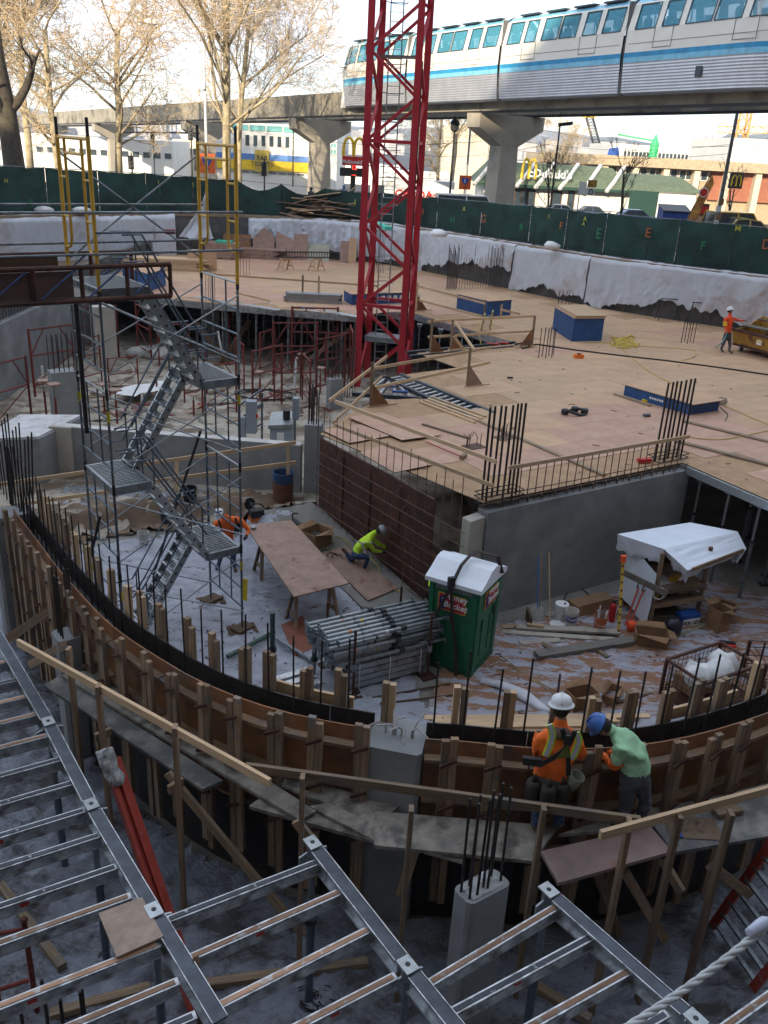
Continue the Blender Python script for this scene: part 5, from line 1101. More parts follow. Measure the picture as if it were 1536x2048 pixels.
c=onD(1288,925); solid(MB().box(c+Vector((0,0,.06)),.35,.14,.1,rz=.3),'red_clamp',redp,'red clamp lying on the deck behind the row of wall rebar','clamp')
lt=thing('deck_litter',onD(1100,800),'scattered small wood chips and offcuts on the plywood deck','litter'); s0=None
for k in range(90):
    p=onD(R.uniform(660,1500),R.uniform(600,960)); 
    if not inpoly(p.x,p.y,DP): continue
    if s0 is None: s0=build(MB().box(p+Vector((0,0,.012)),  .10,.04,.015),'chip',ply_worn,lt,loc=p-lt.location)
    else: c=share(s0,lt,p-lt.location,(0,0,R.uniform(0,3.1))); c.scale=(R.uniform(.3,2.2),R.uniform(.3,1.2),1)
# black folding stands
for (px,py,lab) in ((1334,640,'left black folding stand in front of the plastic sheet'),(1396,648,'right black folding stand in front of the plastic sheet')):
    c=onD(px,py); t=thing('folding_stand',c,lab,'stand','black folding stands')
    for s in (-.5,.5):
        for u in (-.28,.28): build(MB().tube(c+Vector((s,u,0)),c+Vector((s*.8,0,1.0)),.02,5),'leg',darksteel,t)
    build(MB().tube(c+Vector((-.45,0,1.0)),c+Vector((.45,0,1.0)),.025,5),'top_bar',darksteel,t)
# ---- yellow site dumpster
a=onD(1462,700);b=onD(1545,722); e=(b-a).normalized(); n_=Vector((-e.y,e.x,0)); L_=2.6; W_=1.5; h0=VZ(a.x,a.y,655)-DZ; ym=mat('worn_yellow_bin',(.40,.22,.035),.6,var=.25,scale=3,dirt=(.14,.07,.03),dscale=1.4,dlo=.54,dhi=.62,objvar=0,bump=.1)
t=thing('yellow_dumpster',a,'worn yellow wheeled dumpster with rust stains at the right of the deck','dumpster'); z0=.22
def bp(u,v,z): return a+e*u+n_*v+Vector((0,0,z))
ZB=h0-.05
build(MB().ext([bp(0,.0,z0+.1),bp(L_,.0,z0+.1),bp(L_,-.18,ZB),bp(0,-.18,ZB)],n_*.04),'front_panel',ym,t); build(MB().ext([bp(0,W_,z0),bp(L_,W_,z0),bp(L_,W_,ZB+.45),bp(0,W_,ZB+.45)],n_*.04),'back_panel',ym,t)
for u in (0,L_): build(MB().ext([bp(u,.0,z0+.1),bp(u,W_,z0),bp(u,W_,ZB+.45),bp(u,W_*.4,ZB+.05),bp(u,-.18,ZB)],e*.04),'side_panel',ym,t)
build(MB().ext([bp(0,0,z0),bp(L_,0,z0),bp(L_,W_,z0),bp(0,W_,z0)],(0,0,.1)),'floor',rust,t); build(MB().beam(bp(-.05,-.2,ZB),bp(L_+.05,-.2,ZB),.1,.1),'rim',rust,t); build(MB().beam(bp(.0,.6,ZB+.12),bp(L_,.5,ZB+.2),.4,.05),'plank_load',wood_gray,t); build(MB().beam(bp(.3,1.0,ZB+.4),bp(L_,.8,ZB+.5),.3,.05),'plank_load',wood_dark,t)
for u in (.35,L_-.4):
    for v in (.15,W_-.2): w=build(MB().lathe([(.04,-.04),(.12,-.04),(.12,.04),(.04,.04)],bp(u,v,.12),12,axis=e),'caster',alu,t); build(MB().beam(bp(u,v,.12),bp(u,v,z0+.08),.05,.12,up=e),'caster_fork',rust,w)
lb=build(MB().beam(bp(1.25,-.15,ZB-.28),bp(1.5,-.15,ZB-.28),.02,.2),'label_plate',white_p,t); build(MB().beam(bp(1.29,-.165,ZB-.25),bp(1.46,-.165,ZB-.25),.01,.05),'label_print',sgn_y,lb)
p=G(1466,626,DZ); solid(MB().beam(p,(p.x,p.y,VZ(p.x,p.y,568)),.1,.1,up=(0,1,0)),'red_steel_post',red_frame,'rusty red steel post standing behind the yellow dumpster','post')
# ================================================================== CRANE MAST
cr=thing('crane_mast',(-.6,38.9,0),'red lattice tower crane mast with an inner ladder rising from the excavation','crane')
th=rad(11); ce=Vector((math.cos(th),-math.sin(th),0)); cn=Vector((math.sin(th),math.cos(th),0)); c0_=Vector((-1.5,38.0,0)); CWD=1.92
CL=[c0_,c0_+ce*CWD,c0_+ce*CWD+cn*CWD,c0_+cn*CWD]; ZT=21.5
for p in CL: build(MB().beam(p,p+Vector((0,0,ZT)),.27,.27,up=(0,1,0)),'mast_leg',crane_red,cr)
bay=1.62; nb=int(ZT/bay)
for f in range(4):
    p,q=CL[f],CL[(f+1)%4]
    for k in range(nb):
        z0=.4+k*bay; a,b=(p,q) if (k+f//2)%2==0 else (q,p); build(MB().beam(a+Vector((0,0,z0)),b+Vector((0,0,z0+bay)),.11,.11),'diagonal',crane_red,cr)
        if k%4==2: build(MB().beam(p+Vector((0,0,z0)),q+Vector((0,0,z0)),.13,.13),'horizontal',crane_red,cr); 
        if k%2==0 and f%2==0: build(MB().beam(a+Vector((0,0,z0-.2)),a+Vector((0,0,z0+.2)),.33,.31,up=(0,1,0)),'gusset',crane_red,cr)
for z0 in (5.3,8.3,13.2,17.0):
    build(MB().beam(CL[0]+ce*.2+cn*.9+Vector((0,0,z0)),CL[1]-ce*.2+cn*.9+Vector((0,0,z0)),.9,.05),'platform',galv,cr) if z0 in (13.2,) else None
build(MB().beam(CL[0]+ce*.25+cn*.5+Vector((0,0,2.2)),CL[1]-ce*.1+cn*.5+Vector((0,0,2.2)),1.0,.22),'platform',galv,cr)
la=CL[0]+ce*.62+cn*.55; lb_=CL[0]+ce*1.12+cn*.55
build(MB().beam(la,la+Vector((0,0,ZT)),.05,.05,up=(0,1,0)),'ladder_rail',galv_l,cr); build(MB().beam(lb_,lb_+Vector((0,0,ZT)),.05,.05,up=(0,1,0)),'ladder_rail',galv_l,cr)
rg=None
for k in range(66):
    z=.3+k*.32
    if rg is None: rg=build(MB().tube(la+Vector((0,0,z)),lb_+Vector((0,0,z)),.014,5),'rung',galv_l,cr); z00=z
    else: share(rg,cr,(0,0,z-z00))
hp_=None
for k in range(17):
    z=3.5+k*1.05; 
    if hp_ is None:
        m=MB(); cc=(la+lb_)/2-cn*.02; m.path([cc+ce*(.4*math.cos(a))-cn*(.62*math.sin(a))*-1+Vector((0,0,z)) for a in [math.pi*i/9 for i in range(10)]],.022,4); hp_=build(m,'safety_hoop',galv,cr); z0h=z
    else: share(hp_,cr,(0,0,z-z0h))
build(MB().tube(CL[1]+ce*.15+Vector((0,0,2.5)),CL[1]+ce*.15+Vector((0,0,13)),.035,5),'power_cable',blackrub,cr)
# ================================================================== GROUND OF THE PIT (ramp, low terrace, mud, plastic ground sheets)
F1=Vector((1.78,17.22)); F0=Vector((-1.8,22.1)); fd=(F0-F1); FLn=fd.length; fd/=FLn; fn_=Vector((-fd.y,fd.x)); fn_=fn_ if fn_.x<0 else -fn_
def smooth(x): x=max(0.0,min(1.0,x)); return x*x*(3-2*x)
TLINE=[(-16,19.0),(-9.3,20.2),(-7.6,21.3),(-5.9,22.3),(-4.0,22.2),(-2.6,22.6),(0,23.5),(4,24)]
def tline(x):
    for (a,b),(c,d) in zip(TLINE,TLINE[1:]):
        if a<=x<=c: return b+(d-b)*(x-a)/(c-a)
    return TLINE[0][1] if x<TLINE[0][0] else TLINE[-1][1]
def H(x,y):
    p=Vector((x,y))-F1; s=p.dot(fd); t=p.dot(fn_)
    r=.78*max(0,min(1,s/FLn))*(1-smooth((t-1.6)/.6)) if -.3<t else 0
    if s>FLn: r*=1-smooth((s-FLn)/2.5)
    d=y-tline(x); te=.5*smooth((d+.25)/.7)*(1-smooth((y-27)/7)) if x<2.4 else 0
    return max(r,te)
def GH(px,py,dz=0.0):
    z=0.0
    for _ in range(25): p=G(px,py,z); z=.6*z+.4*H(p.x,p.y)
    p=G(px,py,z); return Vector((p.x,p.y,p.z+dz))
def ground_sheet(name,poly,step,mtl,amp,z0,seed,kind='structure',stretch=(1,1),base=None,label=None,cat=None,fine=.0):
    xs=[p[0] for p in poly];ys=[p[1] for p in poly]; nx=int((max(xs)-min(xs))/step)+1;ny=int((max(ys)-min(ys))/step)+1; idx={};vs=[];fs=[]
    def vid(i,j):
        if (i,j) not in idx:
            x=min(xs)+i*step+step*.3*fbm(i*.9,j*.9,seed);y=min(ys)+j*step+step*.3*fbm(i*.7,j*.8,seed+5); idx[(i,j)]=len(vs)
            w=fbm(x*1.1*stretch[0],y*1.1*stretch[1],seed); r=1-abs(fbm(x*1.9*stretch[0]+3,y*1.9*stretch[1],seed+2))*2.2
            vs.append((x,y,(base or H)(x,y)+z0+amp*(abs(w)*.8+max(0,r)**4*.9+.5*max(0,1-3*abs(fbm(x*4.3*stretch[0],y*3.1,seed+7)))**3)+fine*abs(fbm(x*7,y*7,seed))))
        return idx[(i,j)]
    for i in range(nx):
        for j in range(ny):
            if inpoly(min(xs)+(i+.5)*step,min(ys)+(j+.5)*step,poly): fs.append((vid(i,j),vid(i+1,j),vid(i+1,j+1),vid(i,j+1)))
    m=MB().add(vs,fs); return build(m,name,mtl,loc=(0,0,0),smooth=True,kind=kind,label=label,cat=cat)
def sheetmat(name,c,dirt,scale,dscale,dlo,dhi,stretch,rough=.42):
    m=bpy.data.materials.new(name); m.use_nodes=True; t=m.node_tree;N=t.nodes;L=t.links;b=N['Principled BSDF']; b.inputs['Roughness'].default_value=rough; b.inputs['Specular IOR Level'].default_value=.45
    tcn=N.new('ShaderNodeTexCoord'); mpn=N.new('ShaderNodeMapping'); mpn.inputs['Scale'].default_value=stretch; mpn.inputs['Rotation'].default_value=(0,0,.6); L.new(tcn.outputs['Object'],mpn.inputs['Vector'])
    n0=N.new('ShaderNodeTexNoise'); n0.inputs['Scale'].default_value=.9; n0.inputs['Detail'].default_value=3; L.new(tcn.outputs['Object'],n0.inputs['Vector'])
    ad=N.new('ShaderNodeVectorMath'); ad.operation='MULTIPLY_ADD'; ad.inputs[1].default_value=(.9,.9,.9); L.new(n0.outputs['Color'],ad.inputs[0]); L.new(mpn.outputs['Vector'],ad.inputs[2])
    n1=N.new('ShaderNodeTexNoise'); n1.inputs['Scale'].default_value=scale; n1.inputs['Detail'].default_value=7; L.new(ad.outputs['Vector'],n1.inputs['Vector'])
    r1=N.new('ShaderNodeValToRGB'); r1.color_ramp.elements[0].position=.3; r1.color_ramp.elements[1].position=.7; r1.color_ramp.elements[0].color=(*[x*.78 for x in c],1); r1.color_ramp.elements[1].color=(*[min(1,x*1.18) for x in c],1); L.new(n1.outputs['Fac'],r1.inputs['Fac'])
    n2=N.new('ShaderNodeTexNoise'); n2.inputs['Scale'].default_value=dscale; n2.inputs['Detail'].default_value=9; n2.inputs['Roughness'].default_value=.74; L.new(ad.outputs['Vector'],n2.inputs['Vector'])
    r2=N.new('ShaderNodeValToRGB'); r2.color_ramp.elements[0].position=dlo; r2.color_ramp.elements[1].position=dhi; L.new(n2.outputs['Fac'],r2.inputs['Fac'])
    mm=N.new('ShaderNodeMixRGB'); mm.inputs['Color2'].default_value=(*dirt,1); L.new(r1.outputs['Color'],mm.inputs['Color1']); L.new(r2.outputs['Color'],mm.inputs['Fac']); L.new(mm.outputs['Color'],b.inputs['Base Color'])
    mr=N.new('ShaderNodeMapRange'); mr.inputs['To Min'].default_value=rough; mr.inputs['To Max'].default_value=.9; L.new(r2.outputs['Color'],mr.inputs['Value']); L.new(mr.outputs['Result'],b.inputs['Roughness'])
    n3=N.new('ShaderNodeTexNoise'); n3.inputs['Scale'].default_value=4.5; n3.inputs['Detail'].default_value=7; n3.inputs['Distortion'].default_value=2.2; L.new(ad.outputs['Vector'],n3.inputs['Vector']); bp=N.new('ShaderNodeBump'); bp.inputs['Strength'].default_value=.6; bp.inputs['Distance'].default_value=.06; L.new(n3.outputs['Fac'],bp.inputs['Height']); L.new(bp.outputs['Normal'],b.inputs['Normal'])
    return m
sh_a=sheetmat('pale_ground_plastic',(.31,.32,.36),(.13,.095,.075),2.0,1.7,.57,.65,(1,1.8,1)); sh_b=sheetmat('dirty_ground_plastic',(.33,.33,.37),(.25,.13,.072),1.6,1.35,.475,.535,(.8,3.0,1)); sh_c=sheetmat('gray_ground_plastic',(.20,.215,.25),(.065,.06,.058),2.2,1.1,.46,.60,(1,1.7,1),.3); sh_d=sheetmat('clear_wet_plastic',(.22,.24,.27),(.13,.105,.08),2.2,2.0,.45,.56,(1,1,1),.25)
ground_sheet('mud_ground',[(-15.1,19),(-9.3,19.9),(-5.9,21.9),(-2.6,22.2),(-1.7,22.3),(1.8,17.6),(2.4,19),(8,24),(8,58),(-15.1,57)],.3,mud_m,.09,.006,2.2,fine=.05)
ground_sheet('dirt_bank',[(-9.6,19.8),(-8,20.6),(-6.2,21.6),(-4,21.7),(-2.4,22.0),(-2.3,23.3),(-4,23.4),(-6,23.3),(-8,22.3),(-10,21.2)],.14,dirt_m,.12,.012,3.1,fine=.06)
ground_sheet('plastic_ground_cover',[(-9.2,23.4),(-8.8,21.6),(-6.4,22.6),(-5.0,22.7),(-4.8,23.4)],.13,sh_d,.07,.05,9.7,kind='stuff',label='clear crumpled plastic over the low terrace beside the stair tower',cat='plastic sheet')
ground_sheet('plastic_ground_cover',[(-7.6,14),(-8.2,19.2),(-7.2,20.6),(-5.6,21.6),(-4.0,21.4),(-2.7,22.0),(-2.0,20.5),(.4,17.0),(1.2,13.0),(1.5,8.2),(.2,8.0),(-2.4,8.8),(-5,11)],.085,sh_a,.05,.012,4.4,kind='stuff',label='pale dirty plastic sheet over the slab round the stair tower and work table',cat='plastic sheet')
ground_sheet('plastic_ground_cover',[(.9,9.2),(.9,13.5),(1.6,16.6),(2.7,17.4),(8.1,20.8),(12,18),(14,10),(8,8.9)],.09,sh_b,.05,.014,6.1,kind='stuff',label='muddy plastic sheet with orange earth smears in front of the gray concrete wall',cat='plastic sheet')
ground_sheet('plastic_ground_cover',[(-7.5,-1.8),(-7.6,11.5),(-4.6,9.6),(-2.4,7.9),(0,7.0),(2.5,7.0),(5,7.6),(9,9.0),(9,-1.8)],.13,sh_c,.075,.014,8.3,kind='stuff',label='gray wrinkled plastic sheet on the slab below the scaffold planks',cat='plastic sheet')
# loose roll of sheet edge beside the toilet
pts=[GH(960,1365,.05),GH(1000,1375,.06),GH(1045,1395,.07),GH(1080,1420,.05),GH(1105,1428,.04)]
m=MB().path(pts,[.08,.12,.15,.12,.05],8)
for i,v in enumerate(m.v): m.v[i]=(v[0]+.06*fbm(v[0]*4,v[1]*4),v[1]+.05*fbm(v[0]*5,v[1]*3,2),max(.02,v[2]*.8+.05*fbm(v[0]*6,v[1]*6,4)))
solid(m,'plastic_roll',mat('whitish_sheet',(.50,.50,.53),.5,var=.15),'gathered ridge of whitish plastic between the green toilet and the curved wall','plastic sheet',smooth=True)
# ramp strip of bare concrete and the plywood lying on it
m=MB(); n_=12; q=[]
for k in range(n_+1):
    s=-.2+(FLn+1.1)*k/n_
    for t in (.05,1.55): p=F1+fd*s+fn_*t; q.append((p.x,p.y,H(p.x,p.y)+.075))
m.add(q,[(2*k,2*k+1,2*k+3,2*k+2) for k in range(n_)]); build(m,'concrete_ramp_strip',conc_slab,loc=(0,0,0),kind='structure')
def sheetH(c4,label,m,dz=.09,nm='plywood_sheet',cat='plywood sheet',group=None,th=.02):
    q=[GH(x,y,dz) for x,y in c4]; return solid(MB().ext(q,(0,0,-th)),nm,m,label,cat,group)
sheetH([(640,1115),(690,1100),(795,1185),(735,1210)],'reddish plywood strip lying on the concrete ramp beside the kneeling worker',ply_worn,.12); sheetH([(563,1255),(605,1236),(640,1295),(588,1318)],'rusty reddish plywood piece on the ground left of the post stack',mat('rusty_red_ply',(.22,.075,.045),.7,var=.25),.07)
# ---- rusty steel form with rebar mat in front
rf=thing('steel_wall_form',((F0.x+F1.x)/2,(F0.y+F1.y)/2,0),'rusty dark steel wall form standing along the ramp','wall form')
def FP(s,t,z): p=F1+fd*s+fn_*t; return Vector((p.x,p.y,z))
SH=[.0,.95]; bounds=[1.15,2.4,3.6,4.85,FLn]
for a,b in zip(bounds,bounds[1:]):
    za=H(*FP(a,.1,0).to_2d());zb=H(*FP(b,.1,0).to_2d()); build(MB().ext([FP(a+.008,0,max(0,za-.1)),FP(b-.008,0,max(0,zb-.1)),FP(b-.008,0,2.76),FP(a+.008,0,2.76)],fn_.to_3d()*-.06),'form_panel',rust,rf)
    build(MB().beam(FP(a,.01,2.6),FP(a,.01,max(0,za)),.03,.05),'panel_rib',rust,rf)
build(MB().ext([FP(.25,0,0),FP(1.13,0,0),FP(1.13,0,1.55),FP(.25,0,1.0)],fn_.to_3d()*-.05),'form_panel',rust,rf)
t=thing('rebar_mat',((F0.x+F1.x)/2,(F0.y+F1.y)/2,0),'rebar mat tied in front of the rusty steel form, bars rising above the deck edge','rebar')
s=.05; k=0
while s<FLn+.1:
    z0=H(*FP(s,.1,0).to_2d()); build(MB().tube(FP(s,.14,z0),FP(s+R.uniform(-.03,.03),.14,3.62+R.uniform(-.15,.12)),.010,5),'vertical_bar',rust2,t); s+=.31; k+=1
for z in [.3+.31*i for i in range(8)]:
    s0=0; 
    while H(*FP(s0,.1,0).to_2d())<z-.08 and s0<FLn: s0+=.1
    build(MB().tube(FP(-.15,.16,z),FP(min(s0,FLn),.16,z),.010,5),'horizontal_bar',rust2,t)
for k in range(14): s=R.uniform(.6,FLn-.3); z=R.uniform(1.3,2.5); build(MB().tube(FP(s,.12,z),FP(s+R.choice((-.35,.35)),.22,z+.32),.007,4),'tie_bar',rust2,t)
# ---- gray concrete wall below the deck, with starter bars and corner bars
GA=Vector((2.28,17.78)); GB=Vector((7.78,21.28)); ge=(GB-GA).normalized(); gn=Vector((ge.y,-ge.x))
gw_=thing('concrete_wall',((GA.x+GB.x)/2,(GA.y+GB.y)/2,0),'smooth gray concrete wall under the front of the deck, right of the green toilet','wall')
L_=(GB-GA).length; T_=.35
def GP(s,t,z): p=GA+ge*s+gn*t; return Vector((p.x,p.y,z))
build(MB().ext([GP(0,0,0),GP(L_,0,0),GP(L_,0,2.72),GP(0,0,2.66)],gn.to_3d()*-T_),'wall_face',conc,gw_)
build(MB().ext([GP(-.42,-.05,0),GP(-.02,-.05,0),GP(-.02,-.05,2.55),GP(-.42,-.05,2.5)],gn.to_3d()*-.3),'end_pier',conc_light,gw_)
s=.5
while s<L_-.3: build(MB().tube(GP(s,-.14,2.6),GP(s+R.uniform(-.03,.03),-.14,3.62+R.uniform(-.03,.03)),.012,5),'starter_bar',rust2,gw_); s+=.235
for z,t in ((2.83,-.1),(2.95,-.18)): build(MB().tube(GP(-.2,t,z),GP(L_,t,z+.02),.012,5),'horizontal_bar',rust2,gw_)
for k in range(16): s=.3+k*.4; build(MB().path([GP(s,.02,2.74),GP(s,.02,2.86),GP(s+.1,-.1,2.86),GP(s+.1,-.1,2.70)],.010,4),'wall_tie',rust2,gw_)
build(MB().beam(GP(.55,-.11,3.60),GP(L_-.15,-.11,3.60),.035,.09),'spacer_board',wood_new,gw_)
def corner(lst,label):
    pts=[]
    for (bx,by),ty in lst: p=G(bx,by,2.75); pts.append((p,VZ(p.x,p.y,ty)))
    t=rebar_group(pts,label,.026,group='thick corner bars on the gray wall'); c=sum((p for p,_ in pts),Vector())/len(pts)
    for z in (2.78,2.9,3.0): build(MB().path([c+ge.to_3d()*(a*.55)+gn.to_3d()*(b*.2)+Vector((0,0,z-2.75)) for a,b in ((-1,-1),(1,-1),(1,1),(-1,1))],.013,4,closed=True),'tie_hoop',rebar_m,t)
corner([((963,1008),814),((971,1009),812),((982,1003),811),((993,999),812),((1004,1004),810),((1015,995),808),((1022,1001),807),((1030,996),806)],'thick black corner bars at the left end of the gray wall')
corner([((1308,930),766),((1318,925),764),((1326,931),763),((1334,924),762),((1343,928),760),((1351,922),758),((1359,926),757)],'thick black corner bars at the right end of the gray wall')
# ---- low concrete wall on the terrace, timber rail before it
a=GH(116,950);b=GH(600,990); e=(b-a); e.z=0; e.normalize(); nn=Vector((-e.y,e.x,0))
lw2=thing('low_concrete_wall',(a+b)/2,'low gray concrete wall behind the stair tower','wall'); zt0=VZ(a.x,a.y,853);zt1=VZ(b.x,b.y,893)
build(MB().ext([Vector((a.x,a.y,.3)),Vector((b.x,b.y,.3)),Vector((b.x,b.y,zt1)),Vector((a.x,a.y,zt0))],nn*.3),'wall_face',conc,lw2)
build(MB().prism([(a-e*.1-nn*.08).to_2d(),(a+e*.55-nn*.08).to_2d(),(a+e*.55+nn*.34).to_2d(),(a-e*.1+nn*.34).to_2d()],.3,zt0+.02),'end_pier',conc_light,lw2)
build(MB().ext([Vector((a.x,a.y,zt0+.005)),Vector((b.x,b.y,zt1+.005)),Vector((b.x,b.y,zt1+.03)),Vector((a.x,a.y,zt0+.03))],nn*.3),'pale_top',mat('laitance',(.5,.48,.44),.8),lw2)
pb=b+e*.15; t=thing('concrete_pillar',pb,'short concrete pillar with bars at the right end of the low wall','column'); build(MB().prism([(pb-e*.05).to_2d(),(pb+e*.42).to_2d(),(pb+e*.42+nn*.4).to_2d(),(pb-e*.05+nn*.4).to_2d()],.3,VZ(pb.x,pb.y,850)),'shaft',conc,t)
for k in range(5): q=pb+e*(.05+.07*k)+nn*(.1+.1*(k%2)); build(MB().tube((q.x,q.y,1.9),(q.x,q.y,VZ(q.x,q.y,762+6*k)),.018,5),'rebar',rebar_m,t)
t=thing('timber_rail',V(300,925,22),'two timber guard rails on posts in front of the low concrete wall','guard rail')
build(MB().beam(V(-10,970,20.6),V(592,885,22.6),.04,.10),'rail',wood_new,t); build(MB().beam(V(30,1010,20.6),V(238,980,21.2),.04,.10),'rail',wood_new,t); build(MB().beam(V(310,962,21.9),V(592,925,22.6),.04,.10),'rail',wood_new,t)
for x,y0,y1 in ((576,892,928),(353,920,962)): build(MB().beam(V(x,y0,22.55),V(x,y1+20,22.5),.09,.04,up=(0,1,0)),'post',wood_new,t)
# barrel
c=GH(566,1003); t=thing('oil_drum',c,'open rusty oil drum with a blue top band against the low wall','drum'); z=c
drum_r=mat('rusty_drum',(.13,.05,.025),.75,var=.35,scale=3,dirt=(.035,.025,.02),dscale=2.5); drum_b=mat('drum_blue',(.02,.06,.14),.5,var=.3,scale=4,dirt=(.1,.045,.03),dscale=3)
def ringp(z0,z1): return [(.285,z0),(.29,z0+.01),(.29,z1-.02),(.298,z1-.01),(.298,z1)]
build(MB().lathe([(.285,0),(.29,.02),(.29,.27),(.302,.29),(.29,.31),(.29,.55),(.302,.57),(.29,.59),(.29,.62)],c,20),'lower_shell',drum_r,t,smooth=False)
m=MB(); m.lathe([(.29,.62),(.29,.84),(.30,.86),(.30,.90),(.27,.90),(.27,.62)],c,20); m.f=[f for f in m.f if len(f)==4]; m.m=[0]*len(m.f); m.uv=[None]*len(m.f); build(m,'upper_shell',drum_b,t)
build(MB().lathe([(.268,.55),(.268,.56)],c,20),'dark_content',black_p,t)
# ---- red shoring frames in the mud
def red_frame_thing(label,w=1.2,h=1.75):
    t=thing('shoring_tower',(0,0,0),label,'shoring frame','rusty red shoring frames in the mud')
    for s in (-1,1): build(MB().tube((s*w/2,0,0),(s*w/2,0,h),.032,6),'leg',red_frame,t); build(MB().tube((s*w/2,0,h*.62),(s*w*.18,0,h*.97),.018,5),'brace',red_frame,t)
    for z in (h*.98,h*.62,h*.2): build(MB().tube((-w/2,0,z),(w/2,0,z),.024,5),'cross_bar',red_frame,t)
    build(MB().tube((-w/2,0,h*.2),(w/2,0,h*.6),.016,5),'diagonal',red_frame,t); return t
rfp=None
RFS=[(28,872,1.2,1.0,'red shoring frame at the left edge of the view, in front of the gray wall'),(115,790,.9,1.1,'red shoring frame between the left wall and the rebar topped column'),(200,720,.4,1.0,'red shoring frame at the foot of the pale column'),(290,720,2.2,1.0,'red shoring frame in the dark left of the tower landing'),(392,800,1.1,.8,'bright red frame seen below the upper right landing'),(535,820,1.0,1.0,'red shoring frame left of the gray electrical cabinet'),(590,770,.3,1.1,'tall red shoring frame in the center of the mud'),(628,745,.2,1.2,'tallest red shoring frame just under the leaning plank'),(660,790,.9,1.0,'red shoring frame left of the small octagonal column'),(700,770,1.7,1.0,'red shoring frame close to the foot of the crane mast'),(250,800,.7,.7,'low red shoring frame seen through the stair tower'),(745,690,.5,.9,'red shoring frame in the shade right behind the crane mast'),(470,715,1.4,.9,'dim red shoring frame under the deck edge behind the landing'),(575,800,.8,.8,'red shoring frame front right of the coiled black hose'),(612,812,1.9,.8,'red shoring frame nearest the gray transformer box'),(682,765,.5,.9,'red shoring frame between the octagonal column and the crane mast'),(480,775,2.0,.8,'red shoring frame behind the right legs of the stair tower'),(440,830,.6,.8,'red shoring frame in line with the middle landing of the stair tower'),(535,748,1.2,.8,'red shoring frame left of the tallest red frames'),(350,735,.3,.8,'red shoring frame beside the white sacks'),(180,770,1.1,.8,'red shoring frame just right of the rebar topped column')]
for (px,py,rz,s,lab) in RFS:
    p=GH(px,py); s*=1.45
    if rfp is None: rfp=red_frame_thing(lab); rfp.location=p; rfp.rotation_euler=(0,0,rz); rfp.scale=(s,s,s)
    else: dup(rfp,p,rz,lab,None,(s,s,s))
jk=None
for (px,py,h,lab) in [(95,850,1.6,'screw jack with a reddish plywood cap left of the rebar topped column'),(118,880,1.9,'tallest screw jack, in front of the rebar topped column'),(210,830,1.2,'screw jack right of the rebar topped column, farther one'),(235,850,1.3,'screw jack right of the rebar topped column, nearer one'),(520,800,1.2,'screw jack left of the tall red frames'),(603,760,1.2,'screw jack between the two tall red frames'),(640,790,1.2,'screw jack right of the two tall red frames'),(690,750,1.2,'screw jack just left of the crane mast'),(315,800,1.0,'screw jack behind the white scrap sheet'),(388,835,.9,'screw jack near the bright red frame')]:
    p=GH(px,py)
    if jk is None:
        jk=thing('screw_jack',(0,0,0),lab,'screw jack','screw jacks with plywood caps'); build(MB().tube((0,0,0),(0,0,.75),.04,6),'tube',red_frame,jk); build(MB().tube((0,0,.7),(0,0,.97),.02,6),'screw',galv,jk); build(MB().box((0,0,.985),.36,.36,.035,rz=.4),'plywood_cap',ply_worn,jk); jk.location=p; jk.scale=(1,1,h)
    else: dup(jk,p,R.uniform(0,1.5),lab,None,(1,1,h))
# rebar topped column, small column
def sqcol(px0,py0,px1,py1,ytop,label,depth,m,bars,ybar,rb=rebar_m,sc=1.0):
    a=GH(px0,py0);b=GH(px1,py1); e=b-a; e.z=0; nn=Vector((-e.y,e.x,0)).normalized()*depth; z=VZ(a.x,a.y,ytop); t=thing('concrete_column',(a+b+nn)/2,label,'column','concrete columns on the slab'); t.location.z=0
    build(MB().prism([a.to_2d(),b.to_2d(),(b+nn).to_2d(),(a+nn).to_2d()],0,z),'shaft',m,t)
    for k in range(bars):
        f=k/(bars-1); q=a+e*(.06+.88*f)+nn*(.15 if k%2 else .8); build(MB().tube((q.x,q.y,z-.02),(q.x+R.uniform(-.03,.03),q.y,VZ(q.x,q.y,ybar+R.uniform(-5,5))),.016*sc,5),'rebar',rb,t)
    return t
sqcol(114,862,163,858,747,'square concrete column with a crown of rebar left of the stair tower',.6,conc,10,668); sqcol(660,825,685,822,760,'small concrete column with a bundle of dark rebar left of the crane mast',.35,conc,8,680)
cl([(684+5*k,800-(k%2)*4) for k in range(6)],[688+(k%2)*8 for k in range(6)],'rebar bundle in the mud just left of the crane base',.014,z=0.0,group='rebar clusters in the mud')
cl([(618+3*k,878) for k in range(4)],[770,775,765,772],'thin rebar bundle in the mud beside the tall gray box',.013,z=.2,group='rebar clusters in the mud')
# mud debris
def pvc(pa,pb,label,r=.05): solid(MB().tube(GH(*pa),V(pb[0],pb[1],GH(*pa).y),r,8),'pvc_pipe',white_p,label,'pipe','white plastic pipes sticking out of the mud')
for pa,pb,lab in [((87,780),(84,732),'white pipe stub near the left gray wall'),((448,730),(436,662),'long bright white pipe leaning below the upper right landing'),((303,795),(302,772),'white pipe stub near the white scrap sheet'),((270,760),(265,728),'white pipe stub behind the stair tower'),((588,790),(593,715),'thin white pipe among the tall red frames'),((284,810),(284,788),'short white pipe stub left of the white scrap sheet')]: pvc(pa,pb,lab)
c=GH(283,800,.35); m=MB(); m.grid(lambda u,v:(c.x+(u-.5)*1.7,c.y+(v-.5)*1.6+.4*(u-.5),c.z+.2*fbm(u*3,v*3)+.25*u),8,6); solid(m,'white_scrap_sheet',white_p,'bright white sheet lying on scrap in the middle of the mud','sheet',smooth=True)
